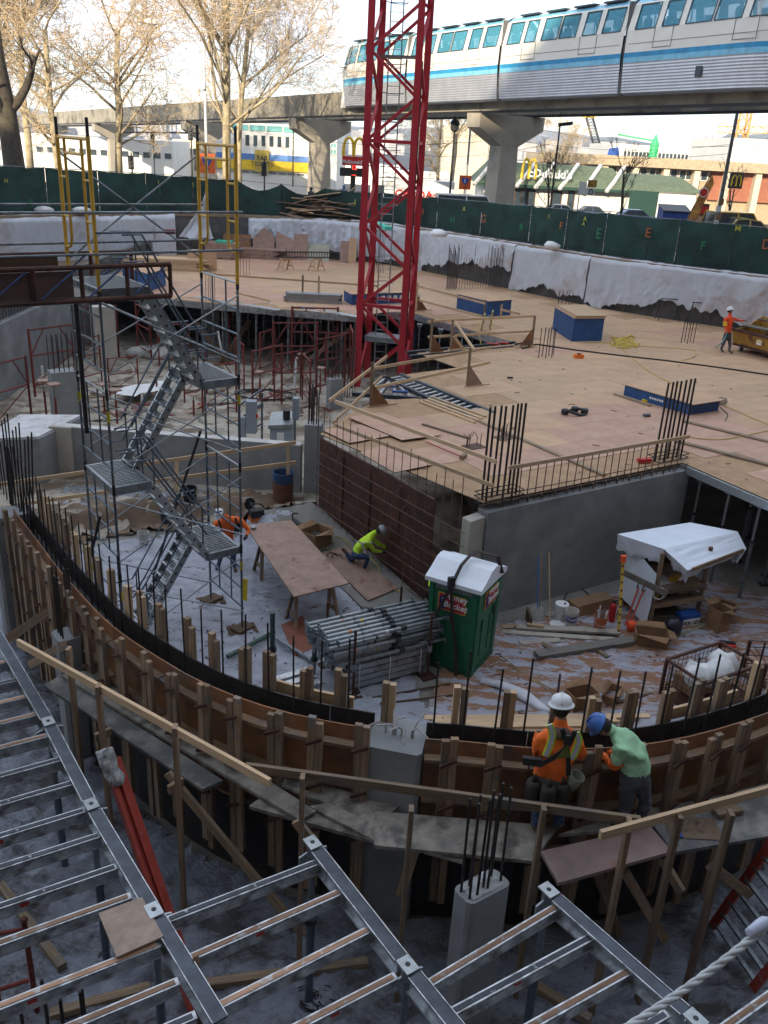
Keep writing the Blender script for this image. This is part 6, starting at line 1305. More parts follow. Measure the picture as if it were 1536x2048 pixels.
for k,(px,py,s,lab) in enumerate([(320,718,1.0,'heap of white sacks in the dark behind the stair tower')]):
    for j in range(5):
        p=GH(px-40+20*j,py+R.uniform(-6,6),.2); m=MB().lathe([(.05,-.2),(.45,-.15),(.5,.1),(.3,.3),(.03,.33)],p,9)
        for i,v in enumerate(m.v): m.v[i]=(p.x+(v[0]-p.x)*1.5+.15*fbm(v[1]*3,v[2]*3,j),v[1],v[2]+.14*fbm(v[0]*3,v[1]*3,j))
        solid(m,'sack',mat('dirty_white_sack%d'%j,(.42,.40,.36),.8),['leftmost sack of the heap behind the stair tower','second sack from the left in the heap behind the stair tower','middle sack of the heap behind the stair tower','fourth sack from the left in the heap behind the stair tower','rightmost sack of the heap behind the stair tower'][j],'sack','white sacks under the deck',smooth=True)
sc=thing('mud_scrap',GH(330,800),'scattered brown plank scraps lying in the mud between the red frames','scrap heap')
for k in range(60):
    p=GH(R.uniform(180,700),R.uniform(770,850),.08); an=R.uniform(0,3.1); d=Vector((math.cos(an),math.sin(an),R.uniform(-.05,.05)))*R.uniform(.15,.7); build(MB().beam(p-d,p+d,R.choice((.1,.15,.3)),.04),'plank',R.choice((wood_old,wood_gray,ply_worn,wood_dark,red_frame)),sc)
m=MB(); c=GH(530,795,.06)
for k in range(4): m.path([c+Vector((.9*math.cos(a)*(1+.15*k),.6*math.sin(a)*(1+.1*k),.03*k)) for a in [i*.5 for i in range(13)]],.025,5)
solid(m,'hose_coil',blackrub,'coil of black hose in the mud between the red frames','hose')
# electrical gear on the terrace
eb=mat('electrical_gray',(.26,.29,.33),.45,var=.06)
p=GH(502,905); t=thing('electrical_panel',p,'gray electrical panel on a strut stand behind the low wall','electrical panel')
def vbox(px0,py0,px1,py1,y,d): a=V(px0,py0,y);b=V(px1,py1,y); return MB().prism([(a.x,y),(b.x,y),(b.x,y+d),(a.x,y+d)],b.z,a.z)
y=p.y; build(vbox(491,803,512,868,y,.3),'cabinet',eb,t); build(vbox(480,835,490,880,y+.1,.25),'side_cabinet',eb,t); build(MB().box(V(514,832,y-.02),.06,.05,.12),'red_switch',redp,t)
for x in (478,524): build(MB().beam(V(x,785,y+.2),V(x,905,y+.2),.06,.06,up=(0,1,0)),'stand_post',bluesteel,t)
for yy in ((812,778),(840,806),(872,846)): build(MB().beam(V(476,yy[0],y+.2),V(526,yy[1],y+.6),.05,.05),'stand_rail',bluesteel,t)
p=GH(562,905); y=p.y; t=thing('transformer_box',p,'squat gray transformer box with a sloped lid behind the low wall','electrical box'); build(vbox(540,852,582,905,y,.7),'body',eb,t)
a=V(536,858,y-.05);b=V(584,856,y-.05); build(MB().ext([a,b,b+Vector((0,.8,.22)),a+Vector((0,.8,.22))],(0,0,.12)),'lid',galv_l,t); build(vbox(554,865,568,884,y-.01,.02),'label_plate',white_p,t); build(MB().lathe([(.12,0),(.12,.3)],V(573,838,y+.3),10),'black_can',black_p,t)
p=GH(592,900); y=p.y; t=thing('meter_box',p,'tall narrow gray meter box on a post beside the concrete pillar','electrical box'); build(vbox(585,797,597,840,y,.25),'cabinet',eb,t); build(MB().beam(V(590,838,y+.1),V(590,905,y+.1),.07,.07,up=(0,1,0)),'post',galv,t)
# concrete stub at the left edge
a=G(-30,1010,0);b=G(92,1003,0); t=thing('concrete_stub',(a+b)/2,'concrete wall stub with a pale dusty top at the left edge of the view','wall'); za=1.9
build(MB().prism([a.to_2d(),b.to_2d(),(b+Vector((.5,2.4,0))).to_2d(),(a+Vector((.2,2.6,0))).to_2d()],0,za),'shaft',conc,t); build(MB().prism([(a+Vector((.05,.05,0))).to_2d(),(b+Vector((-.05,.05,0))).to_2d(),(b+Vector((.4,2.3,0))).to_2d(),(a+Vector((.2,2.5,0))).to_2d()],za+.002,za+.05),'dusty_top',mat('dust',(.48,.47,.46),.9,dirt=(.3,.25,.2)),t)
# ================================================================== STAIR TOWER (scaffold)
te=Vector((.79,.61,0)).normalized(); tr=Vector((-te.y,te.x,0)); T0=Vector((-5.04,15.08,0)); BW=2.62; BD=1.53
def TT(u,v,z): return T0+te*u+tr*v+Vector((0,0,z))
tw_=thing('stair_tower',T0+te*BW/2+tr*BD/2,'tall gray scaffold stair tower with four flights and yellow ladder frames on top','scaffold')
LIFT=1.82; ZS=.18
def tt(name,a,b,r=.024,m=galv,n=7): return build(MB().tube(a,b,r,n),name,m,tw_)
for ui,u in enumerate((0,BW)):
    for vi,v in enumerate((0,BD)):
        for k in range(4): tt('leg',TT(u,v,ZS+k*LIFT),TT(u,v,ZS+(k+1)*LIFT-.01),.026,bluesteel if (k+ui+vi)%2 else galv); build(MB().tube(TT(u,v,ZS+(k+1)*LIFT-.1),TT(u,v,ZS+(k+1)*LIFT+.1),.032,7),'coupling',darksteel,tw_)
        tt('screw_jack',TT(u,v,.05),TT(u,v,ZS+.02),.018,darksteel)
        for j in range(2): build(MB().box(TT(u,v,.03+.055*j),.62-.18*j,.42-.1*j,.05,rz=.4+.5*j),'sole_board',wood_dark,tw_)
        for j in range(2): build(MB().beam(TT(u,v,ZS+LIFT*(2*j+1)-.5),TT(u,v,ZS+LIFT*(2*j+1)-.3),.055,.055,up=(0,1,0)),'yellow_tape',mat('tape_yellow%d%d%d'%(ui,vi,j),(.5,.42,.04),.6),tw_)
    for k in range(4):
        zb=ZS+k*LIFT
        for dz in (.42,.88,1.36,1.84): tt('frame_rung',TT(u,0,zb+dz),TT(u,BD,zb+dz),.021,galv_l if dz>1.8 else bluesteel)
        for v in (.48,1.05): tt('frame_strut',TT(u,v,zb+.42),TT(u,v,zb+1.84),.017,bluesteel)
for k in range(4):
    zb=ZS+k*LIFT
    for v in (0,BD):
        a,b=(zb+.35,zb+1.62); tt('cross_brace',TT(0,v-.03,a),TT(BW,v-.03,b),.014,galv_l); tt('cross_brace',TT(0,v-.06,b),TT(BW,v-.06,a),.014,galv_l)
# flights
def flight(u0,z0,u1,z1,v0,label):
    w=.56; st=build(MB(),'stair_flight',galv,tw_) if False else None
    m=None; d=(TT(u1,v0,z1)-TT(u0,v0,z0)).normalized(); up=te.cross(tr)
    for v in (v0,v0+w):
        a,b=TT(u0,v,z0),TT(u1,v,z1); build(MB().beam(a,b,  .04,.15),'stringer',galv_l,tw_)
        hm=MB()
        for k in range(10): p=a+(b-a)*((k+.5)/10); hm.tube(p-tr*.027,p+tr*.027,.026,7)
        build(hm,'bolt_holes',darksteel,tw_)['kind']='stuff'
        for h in (.5,.95):
            pts=[a-te*.0+Vector((0,0,h)),b+Vector((0,0,h))]
            lead=te*(.35 if u1>u0 else -.35); build(MB().path([a-lead+Vector((0,0,h+.0)),a+Vector((0,0,h)),b+Vector((0,0,h)),b+lead+Vector((0,0,h))],.019,6),'handrail',bluesteel,tw_)
        for f in (.08,.92): p=a+(b-a)*f; build(MB().tube(p,p+Vector((0,0,.95)),.018,6),'rail_post',bluesteel,tw_)
    n=8
    for k in range(n):
        f=(k+.5)/n; p=TT(u0+(u1-u0)*f,v0+w/2,z0+(z1-z0)*f); tm=MB()
        for j in range(4): q=p+te*(-.10+.065*j); tm.beam(q-tr*(w/2-.03),q+tr*(w/2-.03),.045,.03)
        build(tm,'tread',galv_l,tw_)
def landing(u0,u1,z):
    m=MB()
    for v in (0.06,BD-.06): m.beam(TT(u0,v,z),TT(u1,v,z),.05,.16)
    for u in (u0,u1): m.beam(TT(u,.06,z),TT(u,BD-.06,z),.05,.16)
    build(m,'landing_frame',galv,tw_); g=MB(); n=18
    for k in range(n): v=.1+(BD-.2)*k/(n-1); g.beam(TT(u0+.03,v,z+.07),TT(u1-.03,v,z+.07),.016,.03)
    for k in range(4): u=u0+(u1-u0)*(k+.5)/4; g.beam(TT(u,.08,z+.06),TT(u,BD-.08,z+.06),.02,.02)
    o=build(g,'grating',galv_l,tw_); o['kind']='stuff'
LV=[ZS+.02,ZS+LIFT-.05,ZS+2*LIFT-.05,ZS+3*LIFT-.05,ZS+4*LIFT-.05]
landing(1.88,2.6,LV[1]); landing(.02,.74,LV[2]); landing(1.88,2.6,LV[3]); landing(.02,.9,LV[4])
flight(.75,LV[0],1.9,LV[1],.86,''); flight(1.9,LV[1],.74,LV[2],.1,''); flight(.74,LV[2],1.9,LV[3],.86,''); flight(1.9,LV[3],.85,LV[4],.1,'')
# yellow ladder frames on top
for u in (0,BW):
    zb=ZS+4*LIFT; zt=zb+2.42
    for v in (0,BD): tt('yellow_leg',TT(u,v,zb),TT(u,v,zt),.036,yel,8); tt('leg_pin',TT(u,v,zt),TT(u,v,zt+.28),.028,darksteel)
    tt('yellow_top_bar',TT(u,0,zt-.04),TT(u,BD,zt-.04),.03,yel); tt('yellow_top_bar',TT(u,.3,zt-.28),TT(u,BD-.3,zt-.28),.026,yel)
    for v,s in ((.34,-1),(BD-.34,1)):
        build(MB().path([TT(u,v,zt-.05),TT(u,v,zb+.75),TT(u,v+s*.06,zb+.62),TT(u,v+s*.18,zb+.57),TT(u,v+s*.33,zb+.57)],.026,7),'yellow_inner_leg',yel,tw_)
        for z in (zb+1.1,zb+1.75): tt('yellow_rung',TT(u,v,z),TT(u,v+s*.33,z),.02,yel)
for v in (-.05,BD+.05):
    zb=ZS+4*LIFT
    for z in (zb+.62,zb+1.28): tt('guard_pipe',TT(-4.2,v,z-.02),TT(BW+.1,v,z),.022,galv)
tt('cross_brace',TT(0,BD+.05,zb+2.15),TT(BW,BD+.05,zb+.3),.018,galv); tt('cross_brace',TT(0,BD+.08,zb+.3),TT(BW,BD+.08,zb+2.15),.018,galv)
build(MB().beam(TT(1.25,.02,zb+.95),TT(1.42,.02,zb+.95),.06,.08),'red_clamp',redp,tw_)
tt('guard_pipe',TT(0,-.03,zb+.95),TT(1.4,-.03,zb+.95),.02,bluesteel)
# outer raking tube with couplers on the left
tt('raking_tube',TT(-1.0,.3,.6),TT(-.1,.6,LIFT*1.7),.03,darksteel); tt('raking_tube',TT(1.9,BD+1.6,.2),TT(2.5,BD,LIFT*2.3),.03,darksteel); tt('dark_standard',TT(-.12,.9,4.7),TT(-.12,.9,7.3),.045,darksteel,8)
# ---- brown bridge truss that leads onto the tower from the left
br=thing('bridge_truss',TT(-2.2,.7,7.2),'rusty brown truss footbridge leading onto the top of the stair tower from the left','bridge')
zc0,zc1=ZS+4*LIFT-.12,ZS+4*LIFT+.42
for v in (-.12,BD+.12):
    for z,r in ((zc0,.045),(zc1,.04)): build(MB().tube(TT(-5.2,v,z),TT(1.25,v,z),r,8),'chord',rust,br)
    for k in range(9): u=-5.0+k*.78; build(MB().beam(TT(u,v,zc0),TT(u,v,zc1),.06,.06,up=(0,1,0)),'truss_post',rust,br)
    for k in range(8): u=-5.0+k*.78; build(MB().tube(TT(u+.1,v-.01,zc0+.05),TT(u+.68,v-.01,zc1-.04),.018,6),'truss_diagonal',bluetube,br)
build(MB().beam(TT(-5.2,-.06,(zc0+zc1)/2),TT(-.45,-.06,(zc0+zc1)/2),.03,.42),'toe_panel',mat('brown_toe_board',(.09,.05,.04),.7,var=.2),br); build(MB().beam(TT(-5.2,BD+.04,(zc0+zc1)/2),TT(-.6,BD+.04,(zc0+zc1)/2),.03,.5),'toe_panel',wood_dark,br)
for k in range(5): build(MB().beam(TT(-5.2,.16+.3*k,zc0+.02),TT(0,.16+.3*k,zc0+.02),.28,.045),'deck_board',wood_gray,br)
build(MB().box(TT(-1.4,.5,zc1+.02),1.8,.05,.22,rz=math.atan2(te.y,te.x)),'brown_board',wood_dark,br)
# ================================================================== THINGS ON THE SLAB
def bez(pts,n=6):
    o=[]
    for i in range(len(pts)-1):
        p0=pts[max(i-1,0)];p1=pts[i];p2=pts[i+1];p3=pts[min(i+2,len(pts)-1)]
        for k in range(n): f=k/n; o.append(.5*((2*p1)+(-p0+p2)*f+(2*p0-5*p1+4*p2-p3)*f*f+(-p0+3*p1-3*p2+p3)*f**3))
    return o+[pts[-1]]
# work table
tq=[G(x,y,1.06) for x,y in ((490,1050),(583,1040),(698,1166),(588,1193))]
solid(MB().ext(tq,(0,0,-.03)),'table_top_sheet',ply_worn,'long reddish plywood sheet used as a table top on two saw horses','plywood sheet')
ea=((tq[3]-tq[0])+(tq[2]-tq[1])).normalized(); ew=((tq[1]-tq[0])+(tq[2]-tq[3])).normalized(); ang=math.atan2(ew.y,ew.x)
mid0=(tq[0]+tq[1])/2;mid1=(tq[3]+tq[2])/2
for f,lab in ((.2,'saw horse under the far end of the plywood table'),(.86,'saw horse under the near end of the plywood table')):
    c=mid0+(mid1-mid0)*f; c.z=H(c.x,c.y); sawhorse(c,ang,lab,1.03-c.z,1.15,wood_form,'saw horses under the plywood table')
c=G(507,1057,1.07); solid(MB().lathe([(.07,0),(.075,.05),(.05,.07)],c,12),'tape_measure',galv_l,'small shiny tape measure on the plywood table','tape measure')
# cut-off saw, black tool, open carton
def cutsaw(c,lab):
    t=thing('cutoff_saw',c,lab,'power saw'); build(MB().box(c+Vector((0,0,.17)),.34,.24,.26,rz=.5),'engine',orange if False else darksteel,t); build(MB().box(c+Vector((0,0,.05)),.38,.26,.1,rz=.5),'orange_base',mat('saw_orange',(.5,.12,.02),.5),t)
    build(MB().path(bez([c+Vector((-.2,-.02,.25)),c+Vector((-.16,0,.42)),c+Vector((.08,.06,.44)),c+Vector((.2,.1,.3))]),.02,6),'handle',black_p,t); build(MB().lathe([(.17,-.01),(.17,.01)],c+Vector((-.22,.28,.34)),16,axis=Vector((.6,-.6,.1))),'blade',darksteel,t); build(MB().beam(c+Vector((-.05,.05,.25)),c+Vector((-.24,.3,.36)),.06,.1),'arm',black_p,t)
cutsaw(GH(513,1042,.03),'orange and black cut-off saw on the plastic behind the plywood table')
c=GH(593,1058,.03); t=thing('hand_saw',c,'black power drill lying between the table and the ramp','power tool'); build(MB().box(c+Vector((0,0,.12)),.12,.36,.14,rz=.6),'body',darksteel,t); build(MB().path(bez([c+Vector((-.1,.1,.1)),c+Vector((-.12,.2,.3)),c+Vector((.02,.16,.34))]),.022,6),'handle',black_p,t)
def carton(c,sx,sy,sz,rz,lab,openf=True,m=card):
    t=thing('cardboard_box',c,lab,'carton'); e=Vector((math.cos(rz),math.sin(rz),0)); n2=Vector((-e.y,e.x,0)); z=Vector((0,0,1))
    for s in (-1,1):
        build(MB().beam(c+e*(s*sx/2)-n2*(sy/2-.006)+z*sz/2,c+e*(s*sx/2)+n2*(sy/2-.006)+z*sz/2,.012,sz),'side_panel',m,t); build(MB().beam(c-e*(sx/2)+n2*(s*sy/2)+z*sz/2,c+e*(sx/2)+n2*(s*sy/2)+z*sz/2,.012,sz),'side_panel',m,t)
    build(MB().beam(c-e*sx/2*.96+z*.01,c+e*sx/2*.96+z*.01,sy*.95,.01),'bottom',m,t)
    if openf:
        for s in (-1,1): a=c+n2*(s*sy/2)+z*sz; build(MB().ext([a-e*sx*.48,a+e*sx*.48,a+e*sx*.4+n2*(s*sy*.32)+z*.08*s,a-e*sx*.42+n2*(s*sy*.35)+z*.05],(0,0,.008)),'flap',m,t)
        a=c+e*sx/2+z*sz; build(MB().ext([a-n2*sy*.45,a+n2*sy*.45,a+n2*sy*.4+e*.16-z*.05,a-n2*sy*.4+e*.18-z*.02],(0,0,.008)),'flap',m,t)
    else: build(MB().beam(c-e*sx/2+z*(sz+.005),c+e*sx/2+z*(sz+.005),sy,.01),'top',m,t)
    return t
carton(GH(632,1092,.03),.62,.5,.42,.9,'open brown carton with dark contents at the edge of the ramp'); c=GH(632,1092,.05); solid(MB().lathe([(.05,0),(.2,.05),(.19,.22),(.1,.3)],c,9),'dark_bundle',blackrub,'dark cable bundle inside the open carton','cable')
for k,(px,py) in enumerate(((651,1112),(664,1120),(673,1124))):
    c=GH(px,py,.1); solid(MB().path([c+Vector((.13*math.cos(a),.11*math.sin(a),.02+.02*k)) for a in [i*.55-.4 for i in range(9)]],.011,5),'rebar_hook',rebar_m,['left bent rebar hook by the plywood strip','middle bent rebar hook by the plywood strip','right bent rebar hook by the plywood strip'][k],'rebar hook','bent rebar hooks')
def gcord(pts,lab,r=.011,m=cable,nm='yellow_power_line',cat='cord',dz=.03): return solid(MB().path(bez([GH(x,y,dz) for x,y in pts]),r,5),nm,m,lab,cat)
gcord([(666,1092),(662,1082),(676,1080),(690,1088),(700,1100),(692,1112),(680,1120),(692,1125)],'yellow cord looped on the ramp left of the kneeling worker',dz=.1); gcord([(737,1120),(755,1140),(760,1160),(778,1180),(800,1192)],'yellow cord running along the ramp to the post stack',dz=.1)
for k in range(16):
    p=GH(R.uniform(180,560),R.uniform(1120,1330),.03)
leaf=thing('leaf_litter',GH(430,1300),'scattered brown leaf scraps on the pale plastic near the curved wall','litter')
lm=mat('brown_litter',(.075,.05,.035),.9,objvar=.3); src_=None
for k in range(290):
    p=GH(R.gauss(440,120),R.gauss(1310,45),.035) if k<80 else (GH(R.uniform(220,820),R.uniform(1130,1430),.035) if k<150 else GH(R.uniform(960,1530),R.uniform(1270,1470),.035))
    if not (-6.5<p.x<9 and p.y>9): continue
    if src_ is None: src_=build(MB().ext([(p.x-.05,p.y-.012,p.z),(p.x+.05,p.y-.008,p.z+.01),(p.x+.03,p.y+.018,p.z+.014),(p.x-.04,p.y+.012,p.z+.006)],(0,0,.004)),'scrap',lm,leaf,loc=p-leaf.location)
    else: c_=share(src_,leaf,p-leaf.location,(0,0,R.uniform(0,6.3))); c_.scale=(R.uniform(.5,1.7),R.uniform(.5,1.4),1)
def bucket(c,lab,m=white_p,h=.37,r=.15,lid=False,label_m=None,band=None,group='five gallon buckets'):
    t=thing('bucket',c,lab,'bucket',group); mb=MB(); mb.lathe([(r*.86,0),(r*.97,h*.8),(r*1.03,h*.8),(r*1.03,h*.86),(r*.99,h*.86),(r*1.0,h),(r*1.05,h),(r*1.05,h-.012),(r*.95,h-.012),(r*.84,.02)],c,18); mb.f=mb.f[:-2]; mb.m=mb.m[:-2]; mb.uv=mb.uv[:-2]; build(mb,'shell',m,t,smooth=False); build(MB().lathe([(r*.84,.01),(r*.84,.02)],c,16),'bottom',m,t)
    if lid: build(MB().lathe([(r*1.08,h-.02),(r*1.08,h+.012),(r*.95,h+.02),(r*.3,h+.02)],c,18),'lid',m,t); build(MB().lathe([(.03,h+.02),(.03,h+.035)],c+Vector((.06,-.03,0)),8),'cap',black_p,t)
    build(MB().path([c+Vector((r*1.08*math.cos(a),-r*.25-abs(math.sin(a))*.12,h*.86-abs(math.sin(a))*h*.4)) for a in [math.pi+i*math.pi/10 for i in range(11)]],.006,4),'bail_handle',galv_l,t)
    if label_m:
        mb=MB(); q=[]
        for k in range(9): a=-math.pi*.92+k*math.pi*.84/8; q+=[c+Vector((math.cos(a)*r*.945,math.sin(a)*r*.945,h*.25)),c+Vector((math.cos(a)*r*.985,math.sin(a)*r*.985,h*.7))]
        mb.add(q,[(2*k,2*k+2,2*k+3,2*k+1) for k in range(8)]); build(mb,'paper_label',label_m,t)
    return t
bucket(GH(1120,1238,.03),'white lidded bucket, left one of the pair by the gray wall',lid=True); bucket(GH(1140,1250,.03),'open white bucket with a colored paper label, right one of the pair',mat('cream_bucket',(.60,.56,.50),.5),label_m=mat('bucket_label',(.5,.12,.10),.6,var=.7,scale=7,col2=(.2,.3,.6)))
bucket(GH(1198,1262,.03),'worn orange bucket filled with rods beside the red extinguisher',mat('orange_bucket',(.45,.13,.05),.6,dirt=(.3,.28,.25),dlo=.5,dhi=.6,dscale=4)); c=GH(1198,1262,.05)
for k in range(7): a=k*.9; solid(MB().tube(c+Vector((.07*math.cos(a),.07*math.sin(a),.05)),c+Vector((.12*math.cos(a),.12*math.sin(a),.48+.03*(k%3))),.016,6),'rod',wood_gray if k%2 else white_p,ORD[k]+' rod standing in the worn orange bucket','rod','rods in the orange bucket')
bucket(GH(288,1092,.03),'white bucket with a blue stain on the plastic inside the stair tower',mat('stained_bucket',(.50,.50,.46),.5,dirt=(.05,.12,.32),dscale=3.5,dlo=.56,dhi=.6)); bucket(GH(380,1003,.03),'black open bucket hung behind the stair tower',black_p,.4,.2)
c=GH(335,1052,.03); solid(MB().lathe([(.14,0),(.18,.45),(.2,.46),(.2,.48),(.16,.48)],c,14),'dark_bin',mat('navy_plastic',(.02,.03,.06),.5),'navy bin behind the lowest stair flight','bin')
# fire extinguisher, carton, wires
c=GH(1221,1246,.03); t=thing('fire_extinguisher',c,'red fire extinguisher beside the orange bucket','fire extinguisher'); build(MB().lathe([(.08,0),(.085,.02),(.085,.40),(.06,.47),(.025,.5)],c,14),'cylinder',mat('extinguisher_red',(.42,.02,.02),.35),t,smooth=True); build(MB().lathe([(.025,.5),(.03,.54)],c,8).beam(c+Vector((-.02,0,.55)),c+Vector((.12,-.02,.58)),.03,.02),'valve',black_p,t); build(MB().path(bez([c+Vector((.03,0,.53)),c+Vector((.12,-.05,.45)),c+Vector((.1,-.04,.2))]),.012,5),'hose',black_p,t)
carton(GH(1178,1222,.02),1.1,.36,.3,.52,'long closed brown carton against the gray wall',False)
gcord([(1128,1200),(1140,1180),(1160,1178),(1185,1200),(1190,1225),(1165,1240),(1130,1248),(1175,1268),(1205,1262),(1218,1240)],'black cable winding around the buckets',.014,blackrub,'cable','cable'); solid(MB().lathe([(.02,0),(.16,.0),(.18,.02)],GH(1114,1252,.04),14),'white_dish',white_p,'white plastic dish lying before the buckets','dish')
# shovels leaning on the wall
def lean(px,py,ptop,lab,hm,kind,dy=.55):
    b=GH(px,py,.03); tp=V(ptop[0],ptop[1],b.y+dy); t=thing(kind,b,lab,'shovel' if kind=='shovel' else 'pole','long handled tools leaning on the gray wall'); build(MB().tube(b+(tp-b)*.2,tp,.017,7),'handle',hm,t)
    if kind=='shovel': d=(tp-b).normalized(); build(MB().ext([b+Vector((-.13,-.02,.0)),b+Vector((.13,-.02,.0)),b+d*.34+Vector((.13,0,0)),b+d*.38,b+d*.34+Vector((-.13,0,0))],(0,.015,0)),'blade',mat('cement_blade',(.36,.35,.32),.7,var=.3),t)
    else: build(MB().tube(b,b+(tp-b)*.22,.017,7),'handle_end',hm,t)
lean(1075,1246,(1076,1113),'shovel with blue handle leaning on the gray wall',mat('blue_handle',(.06,.16,.38),.6),'shovel'); lean(1078,1240,(1083,1100),'brown wooden pole leaning just right of the blue shovel',wood_old,'pole'); lean(1099,1240,(1098,1105),'pale wooden pole leaning left of the white buckets',wood_new,'pole')
# boards on the ground
def gboard(a,b,w,h,lab,m=wood_gray,dz=.03,group='loose boards right of the green toilet',nm='board'): return lumber(GH(*a,dz+h/2),GH(*b,dz+h/2),w,h,lab,m,'board',group,nm)
pale_w=mat('cement_splashed_board',(.38,.34,.28),.8,var=.25,scale=1.5,stretch=WST,uv=True,dirt=(.22,.19,.15),dscale=2)
gboard((1004,1268),(1236,1285),.16,.05,'pale splashed board, longest of the boards right of the green toilet',pale_w); gboard((1030,1262),(1238,1273),.2,.05,'gray board lying on the longest pale board',pale_w,.09); gboard((1040,1290),(1120,1283),.18,.04,'short pale board end under the longest one',pale_w,.02); gboard((1003,1258),(1090,1256),.15,.04,'reddish short board behind the boards pile',wood_old,.03); gboard((1072,1318),(1262,1288),.26,.11,'thick squared timber at the front of the board pile',wood_gray,.03)
gboard((1082,1290),(1118,1310),.13,.05,'short crosswise timber under the thick squared one',wood_old,.02); gboard((1190,1300),(1215,1318),.1,.05,'brown timber end poking from under the thick squared one',wood_old,.02); gboard((1052,1262),(1085,1266),.1,.06,'orange brown offcut on the boards',wood_new,.14); gboard((1052,1238),(1060,1262),.05,.3,'upright dark offcut near the shovels',wood_dark,.02)
for k in range(7):
    y=1437+4.2*k; gboard((868+11*(k%3)*1.5-20*(k==0),y+3),(1298-22*k,y-1),.13,.045,ORD[k]+' long stud from the back in the pile behind the curved wall',wood_new,.02+.05*(k%2),group='new studs piled behind the curved wall')
gboard((775,1443),(800,1452),.25,.03,'pinkish plywood offcut at the left end of the stud pile',ply_pink,.02,None)
for k,(a,b,lab) in enumerate((((745,1400),(900,1372),'thin dark stick lying from the post stack to the right, farther'),((760,1412),(930,1392),'thin dark stick lying from the post stack to the right, nearer'))): gboard(a,b,.03,.03,lab,wood_dark,.04,None)
for k,(a,b) in enumerate((((998,1320),(1120,1390)),((1000,1314),(1130,1405)))): gcord([a,((a[0]+b[0])/2,(a[1]+b[1])/2+4),b],['thin straw colored rope from the toilet corner, farther','thin straw colored rope from the toilet corner, nearer'][k],.012,mat('straw_rope%d'%k,(.36,.25,.12),.8),'rope','rope',.05)
carton(GH(1160,1412,.03),.55,.35,.32,.4,'torn open carton with dark inside behind the orange worker'); carton(GH(1222,1400,.02),.5,.22,.2,1.0,'flattened brown carton piece right of the torn one'); gboard((1232,1410),(1305,1390),.06,.04,'dark broken stick right of the flattened carton',wood_dark,.03,None)
# ---- post stack on beams
FLp=G(702,1390,0);FRp=G(850,1350,0); se=(FRp-FLp); se.z=0; SL=se.length; se.normalize(); sn=Vector((-se.y,se.x,0)); st=thing('beam_stack',FLp+se*SL/2,'strapped stack of gray aluminium beams under the shore posts','beam stack')
for k in range(4):
    for j in range(4): 
        a=FLp+sn*(.12+.26*j)+Vector((0,0,.16+.135*k)); build(MB().beam(a-se*.02+se*R.uniform(-.04,.04),a+se*(SL+.02),.17,.11),'beam',galv_l if k!=2 else alu,st)
for f in (.1,.5,.92): build(MB().path([FLp+se*SL*f-sn*.0+Vector((0,0,.08)),FLp+se*SL*f-sn*.005+Vector((0,0,.66)),FLp+se*SL*f+sn*1.05+Vector((0,0,.66))],.014,4),'white_strap',white_p,st)
for f in (.06,.94): build(MB().beam(FLp+se*SL*f-sn*.1+Vector((0,0,.05)),FLp+se*SL*f+sn*1.15+Vector((0,0,.05)),.1,.1),'skid',rust,st)
rk=thing('steel_rack',FLp+se*SL/2+sn*.5,'rusty steel rack with four stakes that holds the shore posts','rack')
for f in (.0,1.0):
    for v in (-.08,1.14): p=FLp+se*(SL*f)+sn*v; build(MB().beam(p,p+Vector((0,0,1.5)),.05,.05,up=(0,1,0)),'stake',rust,rk); build(MB().box(p+Vector((0,0,.02)),.32,.26,.03,rz=math.atan2(se.y,se.x)),'foot_plate',rust,rk); build(MB().lathe([(.06,.62),(.06,.75)],p,8),'stake_collar',galv,rk)
ylab=[galv,galv_l,darksteel,mat('label_yellow',(.5,.4,.05),.6),mat('label_orange',(.7,.25,.03),.6),mat('label_white',(.7,.7,.68),.6),mat('label_pink',(.6,.3,.27),.6)]
proto=None; cnt=0
for row in range(5):
    for j in range(8-(row==4)*2):
        base=FLp+sn*(.0+.145*j+.06*(row%2))+Vector((0,0,.76+.125*row))-se*(.42+R.uniform(-.1,.1)); L_=SL+.75
        t=thing('shore_post',base,ORD[j]+' shore post from the front in the '+('bottom','fourth','middle','second','top')[row]+' layer of the stack','shore post','galvanised shore posts stacked on the beams')
        if proto is None:
            proto=t; build(MB().tube(base,base+se*L_*.58,.038,8),'outer_tube',galv_l,t); build(MB().tube(base+se*L_*.5,base+se*L_,.030,8),'inner_tube',galv,t); build(MB().lathe([(.05,0),(.06,.02),(.06,.1),(.05,.12)],base+se*L_*.56,8,axis=se),'collar_nut',darksteel,t)
            for q in (0,L_): build(MB().beam(base+se*q-sn*.07,base+se*q+sn*.07,.012,.13,up=se.cross(sn)),'end_plate',galv,t)
            build(MB().path([base+se*L_*.5+Vector((0,0,.04)),base+se*L_*.5+sn*.03+Vector((0,0,.09)),base+se*L_*.55+Vector((0,0,.1)),base+se*L_*.58+Vector((0,0,.04))],.008,4),'pin_loop',darksteel,t)
        else:
            for c_ in proto.children: share(c_,t,c_.location)
        build(MB().lathe([(.0395,0),(.0395,.05)],base+se*(L_*R.choice((.3,.42,.36,.2))),8,axis=se),'tape_band',ylab[(cnt*3)%7],t); cnt+=1
